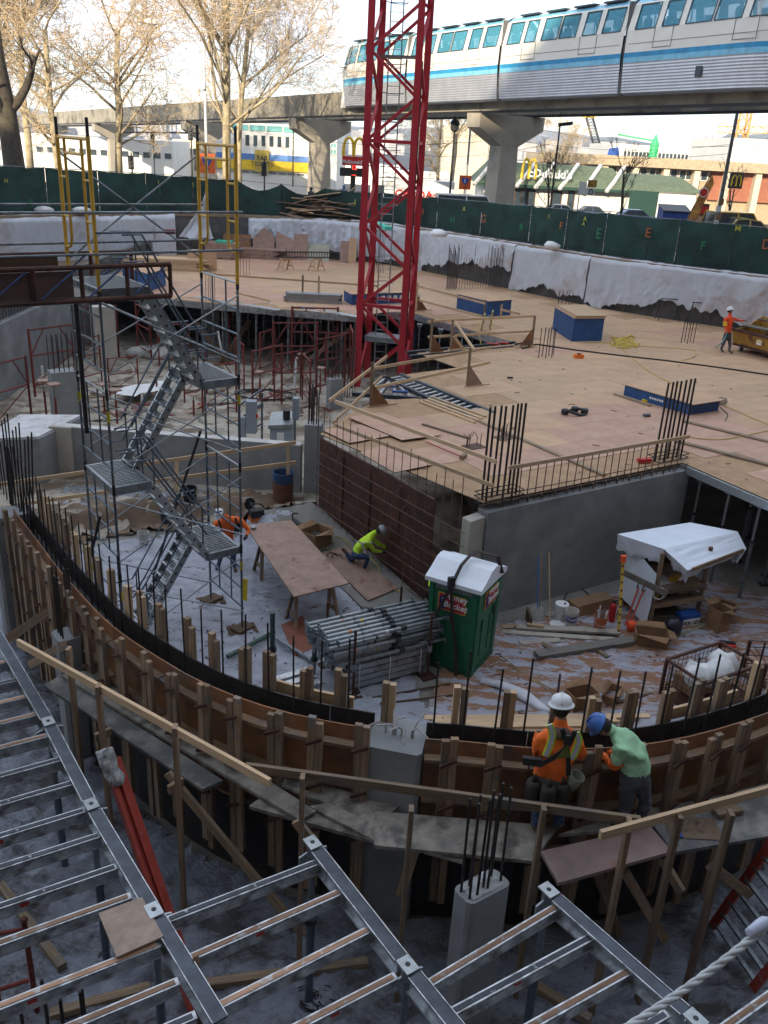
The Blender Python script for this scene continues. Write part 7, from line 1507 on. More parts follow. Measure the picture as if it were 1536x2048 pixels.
# loose props lying by the curved wall
for k,(a,b,r,m,lab) in enumerate([((455,1325),(548,1272),.05,mat('green_tube',(.05,.09,.07),.5),'dark green tube lying on the sole boards near the curved wall'),((548,1285),(625,1330),.04,galv,'gray tube lying before the post stack'),((560,1225),(545,1360),.05,mat('green_post_tube',(.03,.06,.05),.5),'dark green and red adjustable post standing near the curved wall'),((635,1280),(628,1350),.05,mat('green_tube2',(.03,.07,.045),.5),'green post standing at the left end of the post stack')]):
    if k<2: solid(MB().tube(GH(*a,.14),GH(*b,.10),r,8),'loose_tube',m,lab,'tube')
    else:
        p=GH(*b); tp=VZ(p.x,p.y,a[1]); t=thing('adjustable_post',p,lab,'post'); build(MB().tube(p+Vector((0,0,tp*.45)),(p.x,p.y,tp),r,8),'upper_tube',m,t); build(MB().tube(p,p+Vector((0,0,tp*.5)),r*.7,8),'lower_tube',red_frame if k==2 else galv,t); build(MB().lathe([(r+.03,tp*.43),(r+.03,tp*.5)],p,8),'collar',darksteel,t)
for k,(a,b) in enumerate((((540,1372),(625,1345)),((548,1385),(630,1360)),((556,1398),(638,1372)))): gboard(a,b,.16,.1,['bright aluminium beam on the ground left of the post stack, farthest','bright aluminium beam on the ground left of the post stack, middle','bright aluminium beam on the ground left of the post stack, nearest'][k],alu,.03,'aluminium beams on the ground',nm='beam')
# ---- green portable toilet
TL_=G(851,1327,0);TC=G(939,1357,0);TR=G(997,1314,0); pe=(TC-TL_);pe.z=0;PWd=pe.length;pe.normalize(); pn=Vector((-pe.y,pe.x,0)); PD=1.12; PHt=2.02
tg=mat('toilet_green',(.010,.125,.058),.42,var=.12,scale=2,spec=.4,objvar=0); tgd_=mat('toilet_dark_green',(.008,.085,.042),.45,objvar=0); trf=mat('toilet_white_roof',(.72,.76,.80),.45,var=.05,objvar=0)
pt=thing('portable_toilet',TL_+pe*PWd/2+pn*PD/2,'dark green portable toilet with white roof and red name boards','portable toilet')
def PT(u,v,z): # slight outward taper towards the top
    g=1.0+.05*z/2; cu,cv=PWd/2,PD/2; q=TL_+pe*(cu+(u-cu)*g)+pn*(cv+(v-cv)*g); return Vector((q.x,q.y,z))
build(MB().ext([PT(-.03,-.03,.0),PT(PWd+.03,-.03,0),PT(PWd+.03,PD+.03,0),PT(-.03,PD+.03,0)],(0,0,.14)),'base_skid',tgd_,pt)
def wallp(p,q,outn,nm,gable=0):
    z0,z1=.14,PHt; m=MB()
    A,B=(lambda f,z:PT(p[0]+(q[0]-p[0])*f,p[1]+(q[1]-p[1])*f,z)),None
    pts=[A(0,z0),A(1,z0),A(1,z1),A(0,z1)]
    if gable: pts=[A(0,z0),A(1,z0),A(1,z1),A(.62,z1+gable),A(.38,z1+gable),A(0,z1)]
    m.ext(pts,-outn*.04); return build(m,nm,tg,pt),A
w1,A1=wallp((0,0),(PWd,0),-pn,'side_wall'); w2,A2=wallp((PWd,0),(PWd,PD),pe,'door_wall',.24); wallp((PWd,PD),(0,PD),pn,'back_wall'); wallp((0,PD),(0,0),-pe,'end_wall',.24)
def raised(A,f0,f1,z0,z1,outn,nm,par,d=.018,m=tg): return build(MB().ext([A(f0,z0),A(f1,z0),A(f1,z1),A(f0,z1)],outn*d),nm,m,par)
for f0,f1 in ((.0,.09),(.91,1.0)): raised(A1,f0,f1,.16,PHt-.02,-pn,'corner_post',w1,.03)
for f in (.2,.34,.48,.62,.76): raised(A1,f,f+.05,.35,1.15,-pn,'molded_rib',w1,.018)
raised(A1,.1,.9,1.2,1.26,-pn,'molded_rib',w1); raised(A1,.1,.9,.24,.3,-pn,'molded_rib',w1); raised(A1,.12,.88,1.86,1.99,-pn,'vent_screen',w1,.012,mat('vent_gray',(.16,.2,.18),.6,var=.3,scale=30))
for f0,f1 in ((.0,.1),(.86,1.0)): raised(A2,f0,f1,.16,PHt-.02,pe,'door_jamb',w2,.035)
dr=raised(A2,.14,.83,.2,PHt+.02,pe,'door',pt,.02); 
for f in (.26,.6): raised(A2,f,f+.12,.4,1.2,pe,'molded_rib',w2,.036)
raised(A2,.24,.27,1.0,1.25,pe,'door_handle',w2,.05,tgd_); raised(A2,.70,.74,.7,1.4,pe,'door_latch',w2,.045,tgd_); raised(A2,.75,.78,1.15,1.3,pe,'latch_plate',w2,.06,darksteel)
def nameboard(A,f0,f1,z0,z1,outn,par,right,sz):
    bd=build(MB().ext([A(f0,z0)+outn*.03,A(f1,z0)+outn*.03,A(f1,z1)+outn*.03,A(f0,z1)+outn*.03],outn*.012),'name_board',mat('board_gold_edge',(.62,.36,.04),.5,objvar=0) if 'board_gold_edge' not in MATS else MATS['board_gold_edge'],par)
    e=.03; rd=MATS.get('name_board_red') or mat('name_board_red',(.42,.02,.03),.5,objvar=0); fx=(f1-f0)*.035; build(MB().ext([A(f0+fx,z0+.02)+outn*.043,A(f1-fx,z0+.02)+outn*.043,A(f1-fx,z1-.02)+outn*.043,A(f0+fx,z1-.02)+outn*.043],outn*.004),'red_field',rd,bd)
    w=f1-f0; bl=MATS.get('name_board_blue') or mat('name_board_blue',(.02,.02,.16),.5,objvar=0)
    def PPt(a,b): return A(f0+w*a,z0+(z1-z0)*b)+outn*.049
    build(MB().ext([PPt(.07,.1),PPt(.27,.1),PPt(.27,.62),PPt(.32,.62),PPt(.18,.92),PPt(.03,.62),PPt(.07,.62)],outn*.004),'outhouse_emblem',bl,bd); build(MB().ext([PPt(.15,.55),PPt(.19,.60),PPt(.19,.72),PPt(.14,.70),PPt(.17,.63)],outn*.007),'crescent',white_p,bd)
    c=PPt(.64,.52)+outn*.004; text('Honey\nBucket','lettering',white_p,bd,c+Vector((0,0,.045)),right,(0,0,1),sz,.003,bold=.003,shear=.1)
nameboard(A1,.20,.78,1.42,1.80,-pn,w1,pe,.185); nameboard(A2,.26,.80,1.48,1.86,pe,w2,pn,.19)
m=MB(); o=.08; prof_=[(-o,PHt-.02),(-o,PHt+.07),(.12,PHt+.15),(PD*.36,PHt+.30),(PD*.5,PHt+.33),(PD*.64,PHt+.30),(PD-.12,PHt+.15),(PD+o,PHt+.07),(PD+o,PHt-.02)]
ra=[PT(-o,v,z) for v,z in prof_];rb=[PT(PWd+o,v,z) for v,z in prof_]; m.ext(ra,rb[0]-ra[0]); build(m,'roof',trf,pt)
sp=thing('lifting_strap',PT(PWd*.35,0,0),'dark lifting strap thrown over the roof of the green toilet','strap'); sm=mat('strap_brown',(.035,.022,.02),.7,objvar=0)
top=PT(PWd*.52,.1,PHt+.62)
def strapb(pts,w=.07):
    mb=MB()
    for a,b in zip(pts,pts[1:]): mb.beam(a,b,w,.014,up=-pn if abs((b-a).z)>.3 else (0,0,1))
    return build(mb,'strap_band',sm,sp)
strapb([PT(PWd*.55,PD*.45,PHt+.45),PT(PWd*.52,.2,PHt+.36),PT(PWd*.50,-.14,PHt+.05),PT(PWd*.16,-.12,1.15)]); strapb([PT(PWd*.50,-.145,PHt+.02),PT(PWd*.56,-.12,1.3),PT(PWd*.70,-.1,.55),PT(PWd*.74,-.12,.02)]); strapb([PT(PWd*.55,PD*.45,PHt+.45),PT(PWd*.62,PD*.62,PHt+.5),PT(PWd*.98,PD*.75,PHt+.42),PT(PWd+.12,PD*.72,PHt+.1)],.09); build(MB().box(PT(PWd*.48,-.12,PHt+.12),.14,.08,.2,rz=.3),'strap_buckle',darksteel,sp)
# ---- covered workbench
zt=1.98; a0=GH(1297,1256);b0=GH(1396,1240); we=(b0-a0);we.z=0;WL=we.length;we.normalize();wn=Vector((-we.y,we.x,0)); WD=1.15
wb=thing('workbench',a0+we*WL/2+wn*WD/2,'plywood workbench with two cluttered shelves under a white plastic cover','workbench')
def WP(u,v,z): q=a0+we*u+wn*v; return Vector((q.x,q.y,z))
for u in (.04,WL-.04):
    for v in (.04,WD-.04): build(MB().beam(WP(u,v,0),WP(u,v,1.9),.09,.05,up=(0,1,0)),'leg',wood_form,wb)
for z in (.62,.95): build(MB().ext([WP(0,0,z),WP(WL,0,z),WP(WL,WD,z),WP(0,WD,z)],(0,0,.025)),'shelf',wood_form,wb); build(MB().beam(WP(-.02,-.02,z-.04),WP(WL+.02,-.02,z-.04),.035,.1),'shelf_edge',wood_form,wb)
build(MB().ext([WP(0,WD,0),WP(WL,WD,0),WP(WL,WD,1.9),WP(0,WD,1.9)],wn*.02),'back_panel',wood_dark,wb)
build(MB().beam(WP(-.75,.4,1.38),WP(.12,-.25,1.0),.04,.14),'rail_board',wood_gray,wb)
def onshelf(nm,u,v,z,sx,sy,sz,m,lab,cat): return solid(MB().box(WP(u,v,z+sz/2+.026),sx,sy,sz,rz=math.atan2(we.y,we.x)+R.uniform(-.2,.2)),nm,m,lab,cat)
onshelf('yellow_case',.16,.3,.62,.2,.3,.22,mat('case_yellow',(.5,.38,.03),.5),'yellow case on the middle shelf of the covered workbench','case'); onshelf('blue_case',WL-.4,.4,.62,.45,.3,.18,mat('case_blue',(.03,.05,.09),.5),'dark blue case on the middle shelf of the covered workbench','case'); onshelf('cordless_drill',.75,.3,.95,.3,.12,.14,mat('drill_yellow',(.6,.33,.02),.5),'yellow and black cordless drill on the bench top under the cover','drill'); onshelf('paper_sheet',.45,.4,.95,.5,.4,.01,white_p,'paper sheets on the bench top under the cover','paper')
onshelf('tool_bundle',.75,.35,.62,.4,.3,.1,darksteel,'dark tool bundle on the middle shelf beside the bottle','tools'); onshelf('rolled_cord',1.0,.35,.62,.25,.3,.14,wood_old,'brown rolled sling on the middle shelf','sling'); onshelf('canvas_heap',.6,.3,.0,.9,.5,.16,mat('olive_canvas',(.10,.085,.05),.9),'olive canvas heap below the shelves of the workbench','canvas')
p=WP(.42,.22,.645); solid(MB().lathe([(.05,0),(.055,.02),(.055,.13),(.025,.17),(.02,.21)],p,10),'white_bottle',white_p,'white bottle with a red cap on the middle shelf','bottle')
rxp=WP(WL*.70,-.16,.0); rx=thing('product_box',rxp,'blue and white carton marked RX-101 below the shelves','box'); build(MB().box(rxp+Vector((0,.1,.15)),.5,.3,.30,rz=math.atan2(we.y,we.x)),'carton',sgn_b,rx); f=rxp-wn*.055+wn*.0; q0=rxp+wn*(-.06)
build(MB().beam(rxp+Vector((0,.1,.11))-wn*.152-we*.24,rxp+Vector((0,.1,.11))-wn*.152+we*.24,.004,.2),'white_panel',white_p,rx); text('RX-101','lettering',black_p,rx,rxp+Vector((0,.1,.10))-wn*.157,we,(0,0,1),.155,.002,bold=.004,shear=.15)
pcov=mat('white_plastic_cover',(.70,.75,.82),.5,var=.05,scale=2,objvar=0,bump=.15,bscale=5)
cz=zt; cv=thing('plastic_cover',WP(WL/2,WD/2,zt),'taut white plastic cover over the workbench with hanging torn edges','plastic sheet')
def CG(px,py,z): return G(px,py,z)
A_=CG(1235,1068,cz);B_=CG(1380,1045,cz);C_=CG(1475,1063,cz-.02);D_=CG(1493,1098,cz-.28);E_=CG(1375,1141,cz-.28);F_=CG(1328,1098,cz)
def patch(P,nm,sg,n=18):
    m=MB(); m.grid(lambda u,v:tuple((P[0]*(1-u)+P[1]*u)*(1-v)+(P[3]*(1-u)+P[2]*u)*v+Vector((0,0,-sg*math.sin(math.pi*u)*math.sin(math.pi*v)+.022*(fbm(u*5+v*2,v*3,sg*9)+.5*(.5-abs(fbm(u*9,v*6,sg*5))))*min(1,6*min(u,v,1-u,1-v)+.15)))),n,n); return build(m,nm,pcov,cv,smooth=True)
patch([A_,F_,C_,B_],'top_sheet',.05); patch([F_,E_,D_,C_],'front_slope',.03)
def skirt(P,Q,dz,nm,amp=.12,inn=Vector((0,0,0)),n=16):
    m=MB(); m.grid(lambda u,v:tuple(P+(Q-P)*u+inn*v+Vector((.05*fbm(u*5,v*2,P.x)*v,.07*fbm(u*6,v*2,P.y)*v,-(dz(u) if callable(dz) else dz)*v*(1+amp*fbm(u*6,P.x))-.05*abs(math.sin(u*math.pi*3))*v*(amp>.1)))),n,5); return build(m,nm,pcov,cv,smooth=True)
skirt(E_,D_,lambda u:.42-.15*u,'front_skirt',.5,wn*.25); skirt(A_,F_,lambda u:.3+.15*u,'left_skirt',.5,we*.05); skirt(F_,E_,.30,'corner_skirt',.5,we*.15+wn*.1); skirt(D_,C_,.4,'right_skirt',.4,-we*.2); skirt(WP(-.12,WD*.95,1.75),WP(-.06,.0,1.4),1.35,'left_wall_sheet',.03,-we*.05-wn*.05); skirt(WP(WL+.3,.5,1.6),WP(WL+.5,.9,1.6),1.2,'right_wall_sheet',.3)
build(MB().beam(E_+(D_-E_)*.06+Vector((0,0,.0))-wn*.03,E_+(D_-E_)*.92-wn*.03+Vector((0,0,.02)),.035,.09),'batten',wood_old,cv)
# level, bolt cutters, cones and boxes before the bench
p=GH(1236,1275,.02); tp=V(1247,1112,p.y+.35); t=thing('spirit_level',p,'long yellow measuring staff with an orange top leaning at the workbench corner','staff'); build(MB().beam(p,tp,.06,.025,up=(0,1,0)),'staff',mat('staff_yellow',(.62,.42,.05),.5),t)
mk_=MB(); 
for k in range(9): c=p+(tp-p)*(.08+.1*k); mk_.beam(c-Vector((.02,.016,0)),c+Vector((.02,-.016,.0)),.004,.05)
build(mk_,'black_marks',black_p,t)['kind']='stuff'; build(MB().box(tp+Vector((0,-.02,-.06)),.11,.06,.16),'orange_target',mat('fluor_orange',(.9,.12,.02),.5),t)
for k,(a,b,lab) in enumerate((((1250,1253),(1283,1158),'left red handled bolt cutter leaning on the workbench'),((1254,1262),(1294,1164),'right red handled bolt cutter leaning on the workbench'))):
    p=GH(*a,.02); q=V(*b,p.y+.45); t=thing('bolt_cutter',p,lab,'bolt cutter','red handled bolt cutters'); build(MB().tube(p,p+(q-p)*.82,.02,6),'red_handle',mat('cutter_red%d'%k,(.5,.06,.03),.5),t); build(MB().tube(p+(q-p)*.8+Vector((-.03,0,0)),q+Vector((-.05,0,0)),.016,5).tube(p+(q-p)*.8+Vector((.03,0,0)),q+Vector((.05,0,.02)),.016,5).tube(q+Vector((-.05,0,0)),q+Vector((.02,0,.07)),.02,5).tube(q+Vector((.05,0,.02)),q+Vector((-.01,0,.09)),.02,5),'jaws',darksteel,t)
c=GH(1262,1262,.02); solid(MB().lathe([(.05,0),(.1,.01),(.12,.1),(.11,.2),(.06,.23)],c,12),'orange_cap',mat('fluor_orange_cap',(.95,.10,.03),.5),'bright orange cap lying beside the bolt cutters','cap',smooth=True)
carton(GH(1300,1288,.02),.7,.42,.30,-.15,'wide open brown carton in front of the workbench'); c=GH(1342,1270,.02); solid(MB().lathe([(.1,0),(.2,.05),(.22,.25),(.12,.42),(.03,.44)],c,9),'black_bag',mat('black_bag',(.02,.022,.028),.35),'black plastic bag beside the open carton','bag',smooth=True); carton(GH(1432,1258,.02),.34,.4,.55,.5,'upright brown carton right of the workbench, nearer',True); carton(GH(1446,1240,.02),.32,.36,.4,.9,'brown carton right of the workbench, farther',True)
c=WP(.05,-.05,.95); solid(MB().path([c+Vector((.13*math.cos(a),-.05,.0+.15*math.sin(a))) for a in [i*.42 for i in range(15)]],.014,5,closed=True),'hose_ring',white_p,'white hose ring hung at the left end of the bench','hose')
c=GH(1455,1292,.03); t=thing('hand_tool',c,'small red and black hand tool lying on the plastic at right','tool'); build(MB().box(c+Vector((0,.03,.03)),.34,.1,.06,rz=-.15),'black_part',black_p,t); build(MB().box(c+Vector((0,-.08,.02)),.3,.07,.05,rz=-.15),'red_part',redp,t)
gcord([(1340,1278),(1390,1262),(1420,1248),(1440,1250)],'pale green rolled hose on the ground before the workbench',.035,mat('pale_hose',(.33,.33,.22),.7),'hose','hose',.05)
# wire cage with rags near the curved wall at right
ca=GH(1392,1442);cb=GH(1500,1402); ce_=(cb-ca);ce_.z=0;CLn=1.55;ce_.normalize();cn_=Vector((-ce_.y,ce_.x,0)); t=thing('wire_cage',ca+ce_*CLn/2+cn_*.45,'rusty wire cage bin filled with white rags behind the curved wall at right','cage bin'); h=.85
def CP(u,v,z): q=ca+ce_*u+cn_*v; return Vector((q.x,q.y,z))
for u in (0,CLn):
    for v in (0,.95): build(MB().beam(CP(u,v,0),CP(u,v,h),.06,.06,up=(0,1,0)),'corner_post',rust,t)
for z in (.1,h):
    for a,b in (((0,0),(CLn,0)),((CLn,0),(CLn,.95)),((CLn,.95),(0,.95)),((0,.95),(0,0))): build(MB().beam(CP(*a,z),CP(*b,z),.05,.05),'rail',rust,t)
m=MB()
for k in range(1,13): u=CLn*k/13; m.tube(CP(u,0,.1),CP(u,0,h),.006,4); m.tube(CP(u,.95,.1),CP(u,.95,h),.006,4)
for k in range(1,8): v=.95*k/8; m.tube(CP(0,v,.1),CP(0,v,h),.006,4); m.tube(CP(CLn,v,.1),CP(CLn,v,h),.006,4)
for k in range(1,6): z=.1+(h-.1)*k/6; m.path([CP(0,0,z),CP(CLn,0,z),CP(CLn,.95,z),CP(0,.95,z)],.006,4,closed=True)
build(m,'wire_mesh',rust,t)['kind']='stuff'; build(MB().ext([CP(0,0,.08),CP(CLn,0,.08),CP(CLn,.95,.08),CP(0,.95,.08)],(0,0,.03)),'floor',rust,t)
for k,(u,v,s) in enumerate(((.45,.5,1.0),(.95,.4,1.1),(1.25,.6,.8))):
    p=CP(u,v,.62); mb=MB().lathe([(.05,-.2),(.28,-.12),(.3,.05),(.18,.22),(.03,.28)],p,11)
    for i,vv in enumerate(mb.v): mb.v[i]=(vv[0]+.12*fbm(vv[1]*6,vv[2]*6,k),vv[1]+.1*fbm(vv[0]*6,vv[2]*5,k+2),vv[2]+.14*fbm(vv[0]*5,vv[1]*5,k))
    solid(mb,'rag',white_p,['left white rag heap in the wire cage','middle white rag heap in the wire cage','right white rag heap in the wire cage'][k],'rag','white rags in the wire cage',smooth=True)
p=CP(.6,.6,.4); solid(MB().box(p,.8,.5,.3,rz=.5),'carton_scrap',card,'crushed brown carton under the rags in the wire cage','carton')
ca2=GH(1515,1400); t=thing('wire_cage',ca2+Vector((.5,.4,0)),'second rusty wire cage at the right edge of the view','cage bin'); 
for dx in (0,1.0):
    for dy in (0,.9): build(MB().beam(ca2+Vector((dx,dy,0)),ca2+Vector((dx,dy,.85)),.06,.06,up=(0,1,0)),'corner_post',rust,t)
m=MB()
for k in range(14): m.tube(ca2+Vector((k/14,0,.05)),ca2+Vector((k/14,0,.85)),.006,4)
for z in (.1,.3,.5,.7,.85): m.path([ca2+Vector((dx,dy,z)) for dx,dy in ((0,0),(1,0),(1,.9),(0,.9))],.012,4,closed=True)
build(m,'wire_mesh',rust,t)['kind']='stuff'
q=[GH(x,y,.2) for x,y in ((1452,1345),(1475,1318),(1570,1352),(1560,1392))]; solid(MB().ext(q,(0,0,-.12)),'concrete_form_lid',ply_worn,'worn reddish slab panel with dark edge lying at the right edge','panel'); q=[GH(x,y,.06) for x,y in ((1425,1350),(1440,1343),(1500,1378),(1482,1390))]; solid(MB().ext(q,(0,0,-.04)),'plywood_offcut',ply_brown,'brown plywood offcut beside the wire cage','plywood sheet')
# yellow tape on the tower
p=TT(BW+.02,-.03,1.3); solid(MB().ext([p,p+Vector((.1,.0,-.02)),p+Vector((.08,-.02,-.55)),p+Vector((-.06,0,-.48))],(0,.01,0)),'caution_tape',yellow,'yellow caution tape tied to the right leg of the stair tower','tape')
# ================================================================== CURVED FORMWORK WALL AND THE RAISED FLOOR BEFORE IT
FZ=1.2
CPX=[(-40,915),(5,985),(40,1034),(85,1093),(116,1135),(150,1173),(200,1228),(250,1270),(310,1309),(390,1356),(490,1398),(600,1430),(725,1453),(850,1476),(940,1482),(1020,1491),(1120,1497),(1220,1494),(1300,1486),(1405,1465),(1536,1424),(1680,1360)]
CO=[G(x,y,FT).to_2d() for x,y in CPX]
cpts=bez([Vector((*p,0)) for p in CO],4); CLs=[0]
for a,b in zip(cpts,cpts[1:]): CLs.append(CLs[-1]+(b-a).length)
CTOT=CLs[-1]
def CV(s,d=0.0,z=0.0):   # s metres along the outer face, d metres towards the inside
    s=max(0,min(CTOT-1e-3,s)); i=0
    while CLs[i+1]<s: i+=1
    t=(cpts[i+1]-cpts[i]); f=(s-CLs[i])/(CLs[i+1]-CLs[i]); t.normalize(); n=Vector((-t.y,t.x,0)); p=cpts[i]+(cpts[i+1]-cpts[i])*f+n*d; return Vector((p.x,p.y,z))
def SAT(px,py,z): # chainage of the wall nearest a sighted point
    p=G(px,py,z); return min((( (CV(k*.05)-Vector((p.x,p.y,0))).length,k*.05) for k in range(int(CTOT/.05))))[1]
build(MB().prism([(-15.2,-2.4),(-15.2,14.6)]+[tuple(CV(CTOT*k/40,.02).to_2d()) for k in range(41)]+[(14,13.5),(14,-2.4)],.0,FZ-.03),'raised_floor',conc_slab,loc=(0,0,0),kind='structure')
ground_sheet('plastic_ground_cover',[(-9,-2),(-9.4,14.2)]+[tuple(CV(CTOT*k/30,-.15).to_2d()) for k in range(31)]+[(9,10),(9,-2)],  .10,sh_c,.11,FZ-.012,8.3,kind='stuff',base=lambda x,y:0,label='gray wrinkled plastic sheet on the raised floor below the scaffold planks',cat='plastic sheet')
cw=thing('curved_wall_form',CV(CTOT*.55,0,FZ),'long curved plywood wall form with doubled studs and dowel bars','wall form')
gapc=(SAT(738,1470,FT),SAT(842,1485,FT)); gapl=(0,0)
def ingap(s): return gapc[0]<s<gapc[1]
TH=.23
S0=SAT(30,1018,FT); ps=S0; W_=1.18
while ps<CTOT-.1:
    a,b=ps,min(CTOT,ps+W_); ps=b
    mid=(a+b)/2
    if ingap(a): a=max(a,gapc[1])
    if ingap(b): b=min(b,gapc[0])
    if a<gapc[0] and b>gapc[1]: segs=[(a,gapc[0]),(gapc[1],b)]
    else: segs=[(a,b)]
    for a,b in segs:
        if b-a<.15: continue
        n=3
        for d0,mtl,nm,zt,zb in ((0,ply_brown,'outer_plywood',FT,2.3),(.0,ply_black,'outer_plywood',2.29,FZ),(TH,ply_black,'inner_plywood',FT+.04,FZ-1)):  # black lower outer panels stand in for the shade below the planks
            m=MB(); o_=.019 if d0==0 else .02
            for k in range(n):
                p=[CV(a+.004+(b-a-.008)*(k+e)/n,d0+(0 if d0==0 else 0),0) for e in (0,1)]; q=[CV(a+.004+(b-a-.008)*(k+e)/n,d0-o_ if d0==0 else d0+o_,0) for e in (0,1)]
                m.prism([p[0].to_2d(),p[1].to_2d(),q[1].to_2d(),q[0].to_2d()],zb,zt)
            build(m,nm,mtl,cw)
        m=MB()
        for k in range(n):
            p=[CV(a+(b-a)*(k+e)/n,.002,0) for e in (0,1)];q=[CV(a+(b-a)*(k+e)/n,TH-.002,0) for e in (0,1)]; m.prism([p[0].to_2d(),p[1].to_2d(),q[1].to_2d(),q[0].to_2d()],FZ-1,FT-.30)
        build(m,'wall_concrete',conc_dark,cw)
        for z,h in ((FT-.22,.045),(FT-.78,.04),(FT-1.4,.04)):  # curved wales, cut from boards
            m=MB()
            for k in range(n): m.beam(CV(a+.01+(b-a-.02)*k/n,-.075,z),CV(a+.01+(b-a-.02)*(k+1)/n,-.075,z),.11,h)
            build(m,'wale',wood_form,cw)
s=S0+.25; k=0
while s<CTOT-.1:
    if not ingap(s) and not (gapc[0]-.0<s<gapc[1]):
        jt=R.uniform(-.05,.05)
        for e in (-.045,.045):
            p=CV(s+e+jt,-.20,0); zt=FT+R.uniform(.05,.19); build(MB().beam((p.x+R.uniform(-.03,.03),p.y,FZ+.2+R.uniform(0,.35)),(p.x,p.y,zt),.085,.06,up=CV(s,1)-CV(s,0)),'outer_stud',wood_form if R.random()<.75 else wood_old,cw)
        for z in (FT-.12,FT-.75,FT-1.4): 
            p=CV(s+jt,-.27,z); t_=(CV(s+.1,0)-CV(s,0)).normalized(); build(MB().beam(p-t_*.09-Vector((0,0,.05)),p+t_*.09+Vector((0,0,.05)),.03,.035),'wedge_clamp',rust,cw)
        for e in (-.04,.04):
            p=CV(s+.16+e+jt*1.5,TH+.12,0); zt=FT+.42+R.uniform(-.05,.08); build(MB().beam((p.x,p.y,FT-1.2),(p.x,p.y,zt),.075,.07,up=CV(s,1)-CV(s,0)),'inner_stud',R.choice((wood_new,wood_old,wood_form)),cw)
    s+=.50
s=.1
while s<CTOT-.1:
    if not ingap(s): p=CV(s,TH*.55,0); left=s<SAT(300,1300,FT); build(MB().tube((p.x,p.y,FT-.3),(p.x+R.uniform(-.02,.02),p.y+R.uniform(-.02,.02),FT+(1.0 if not left else .95)+R.uniform(-.12,.12)),.012,6),'dowel_bar',rebar_m,cw)
    s+=.34 if s>SAT(300,1300,FT) else .27
# inner kicker boards seen above the wall
for a,b in ((SAT(500,1400,FT),SAT(690,1447,FT)),(SAT(1380,1470,FT),SAT(1530,1425,FT))):
    m=MB(); n=5
    for k in range(n): m.beam(CV(a+(b-a)*k/n,TH+.22,FT-.02),CV(a+(b-a)*(k+1)/n,TH+.22,FT-.02),.04,.16)
    build(m,'inner_wale',wood_new,cw)
# pilaster columns
def pil(sa,sb,zt,lab,d0=-.18,d1=.42):
    t=thing('concrete_column',CV((sa+sb)/2,0,FZ),lab,'column','concrete columns at the curved wall'); q=[CV(sa,d0),CV(sb,d0),CV(sb,d1),CV(sa,d1)]; m=MB(); c=sum(q,Vector())/4; ch=.05; pl=[]
    for i in range(4): p=q[i]; pl+=[p+(q[i-1]-p).normalized()*ch,p+(q[(i+1)%4]-p).normalized()*ch]
    m.prism([p.to_2d() for p in pl],FZ-1,zt); build(m,'shaft',conc,t); return t,q
t,q=pil(gapc[0]-.02,gapc[1]+.03,FT-.12,'gray concrete column with hooked bars in the gap of the curved wall')
for k in range(8):
    c=(q[0]+(q[1]-q[0])*R.uniform(.1,.9))*.5+(q[3]+(q[2]-q[3])*R.uniform(.1,.9))*.5; d=Vector((R.uniform(-1,1),R.uniform(-1,.3),0)).normalized(); build(MB().path([(c.x,c.y,FT-.16),(c.x,c.y,FT-.03),c+d*.08+Vector((0,0,FT+.05)),c+d*.26+Vector((0,0,FT-.03 if k%2 else FT+.09))],.012,5),'hooked_bar',mat('limed_bar%d'%k,(.35,.33,.31),.7),t)
sL=SAT(165,1192,FT); t,q=pil(sL-.19,sL+.19,VZ(CV(sL,-.3).x,CV(sL,-.3).y,1268),'damp gray concrete column with tall bars on the outside of the curved wall',-.45,-.1)
for k in range(6): p=q[0]+(q[1]-q[0])*(.12+.13*k)+(q[3]-q[0])*(.25 if k%2 else .75); build(MB().tube((p.x,p.y,2.4),(p.x,p.y,FT+.4+.1*(k%3)),.014,6),'tall_bar',rebar_m,t)
sE=SAT(30,1020,FT); t,q=pil(max(0,S0-.5),S0-.03,FT-.15,'tall narrow concrete column at the far left end of the curved wall',-.35,.3)
for k in range(9): p=CV(sE-1.0+.19*k,.15); build(MB().tube((p.x,p.y,FT-.4),(p.x+.02*k,p.y,FT+1.3+.12*(k%3)),.014,6),'tall_bar',rebar_m,t)
# timber braces on the outer left part
for (a,b,w,lab) in (((115,1210),(5,1285),.14,'raking timber brace at the left outside of the curved wall, upper'),((175,1165),(95,1240),.06,'dark steel turnbuckle brace at the left outside of the curved wall'),((130,1290),(60,1330),.13,'raking timber brace at the left outside of the curved wall, lower')):
    p=G(*a,3.3);q=G(*b,2.3); solid(MB().beam(p,q,w*.4,w),'raking_brace',wood_form if w>.1 else darksteel,lab,'brace','raking braces at the curved wall')
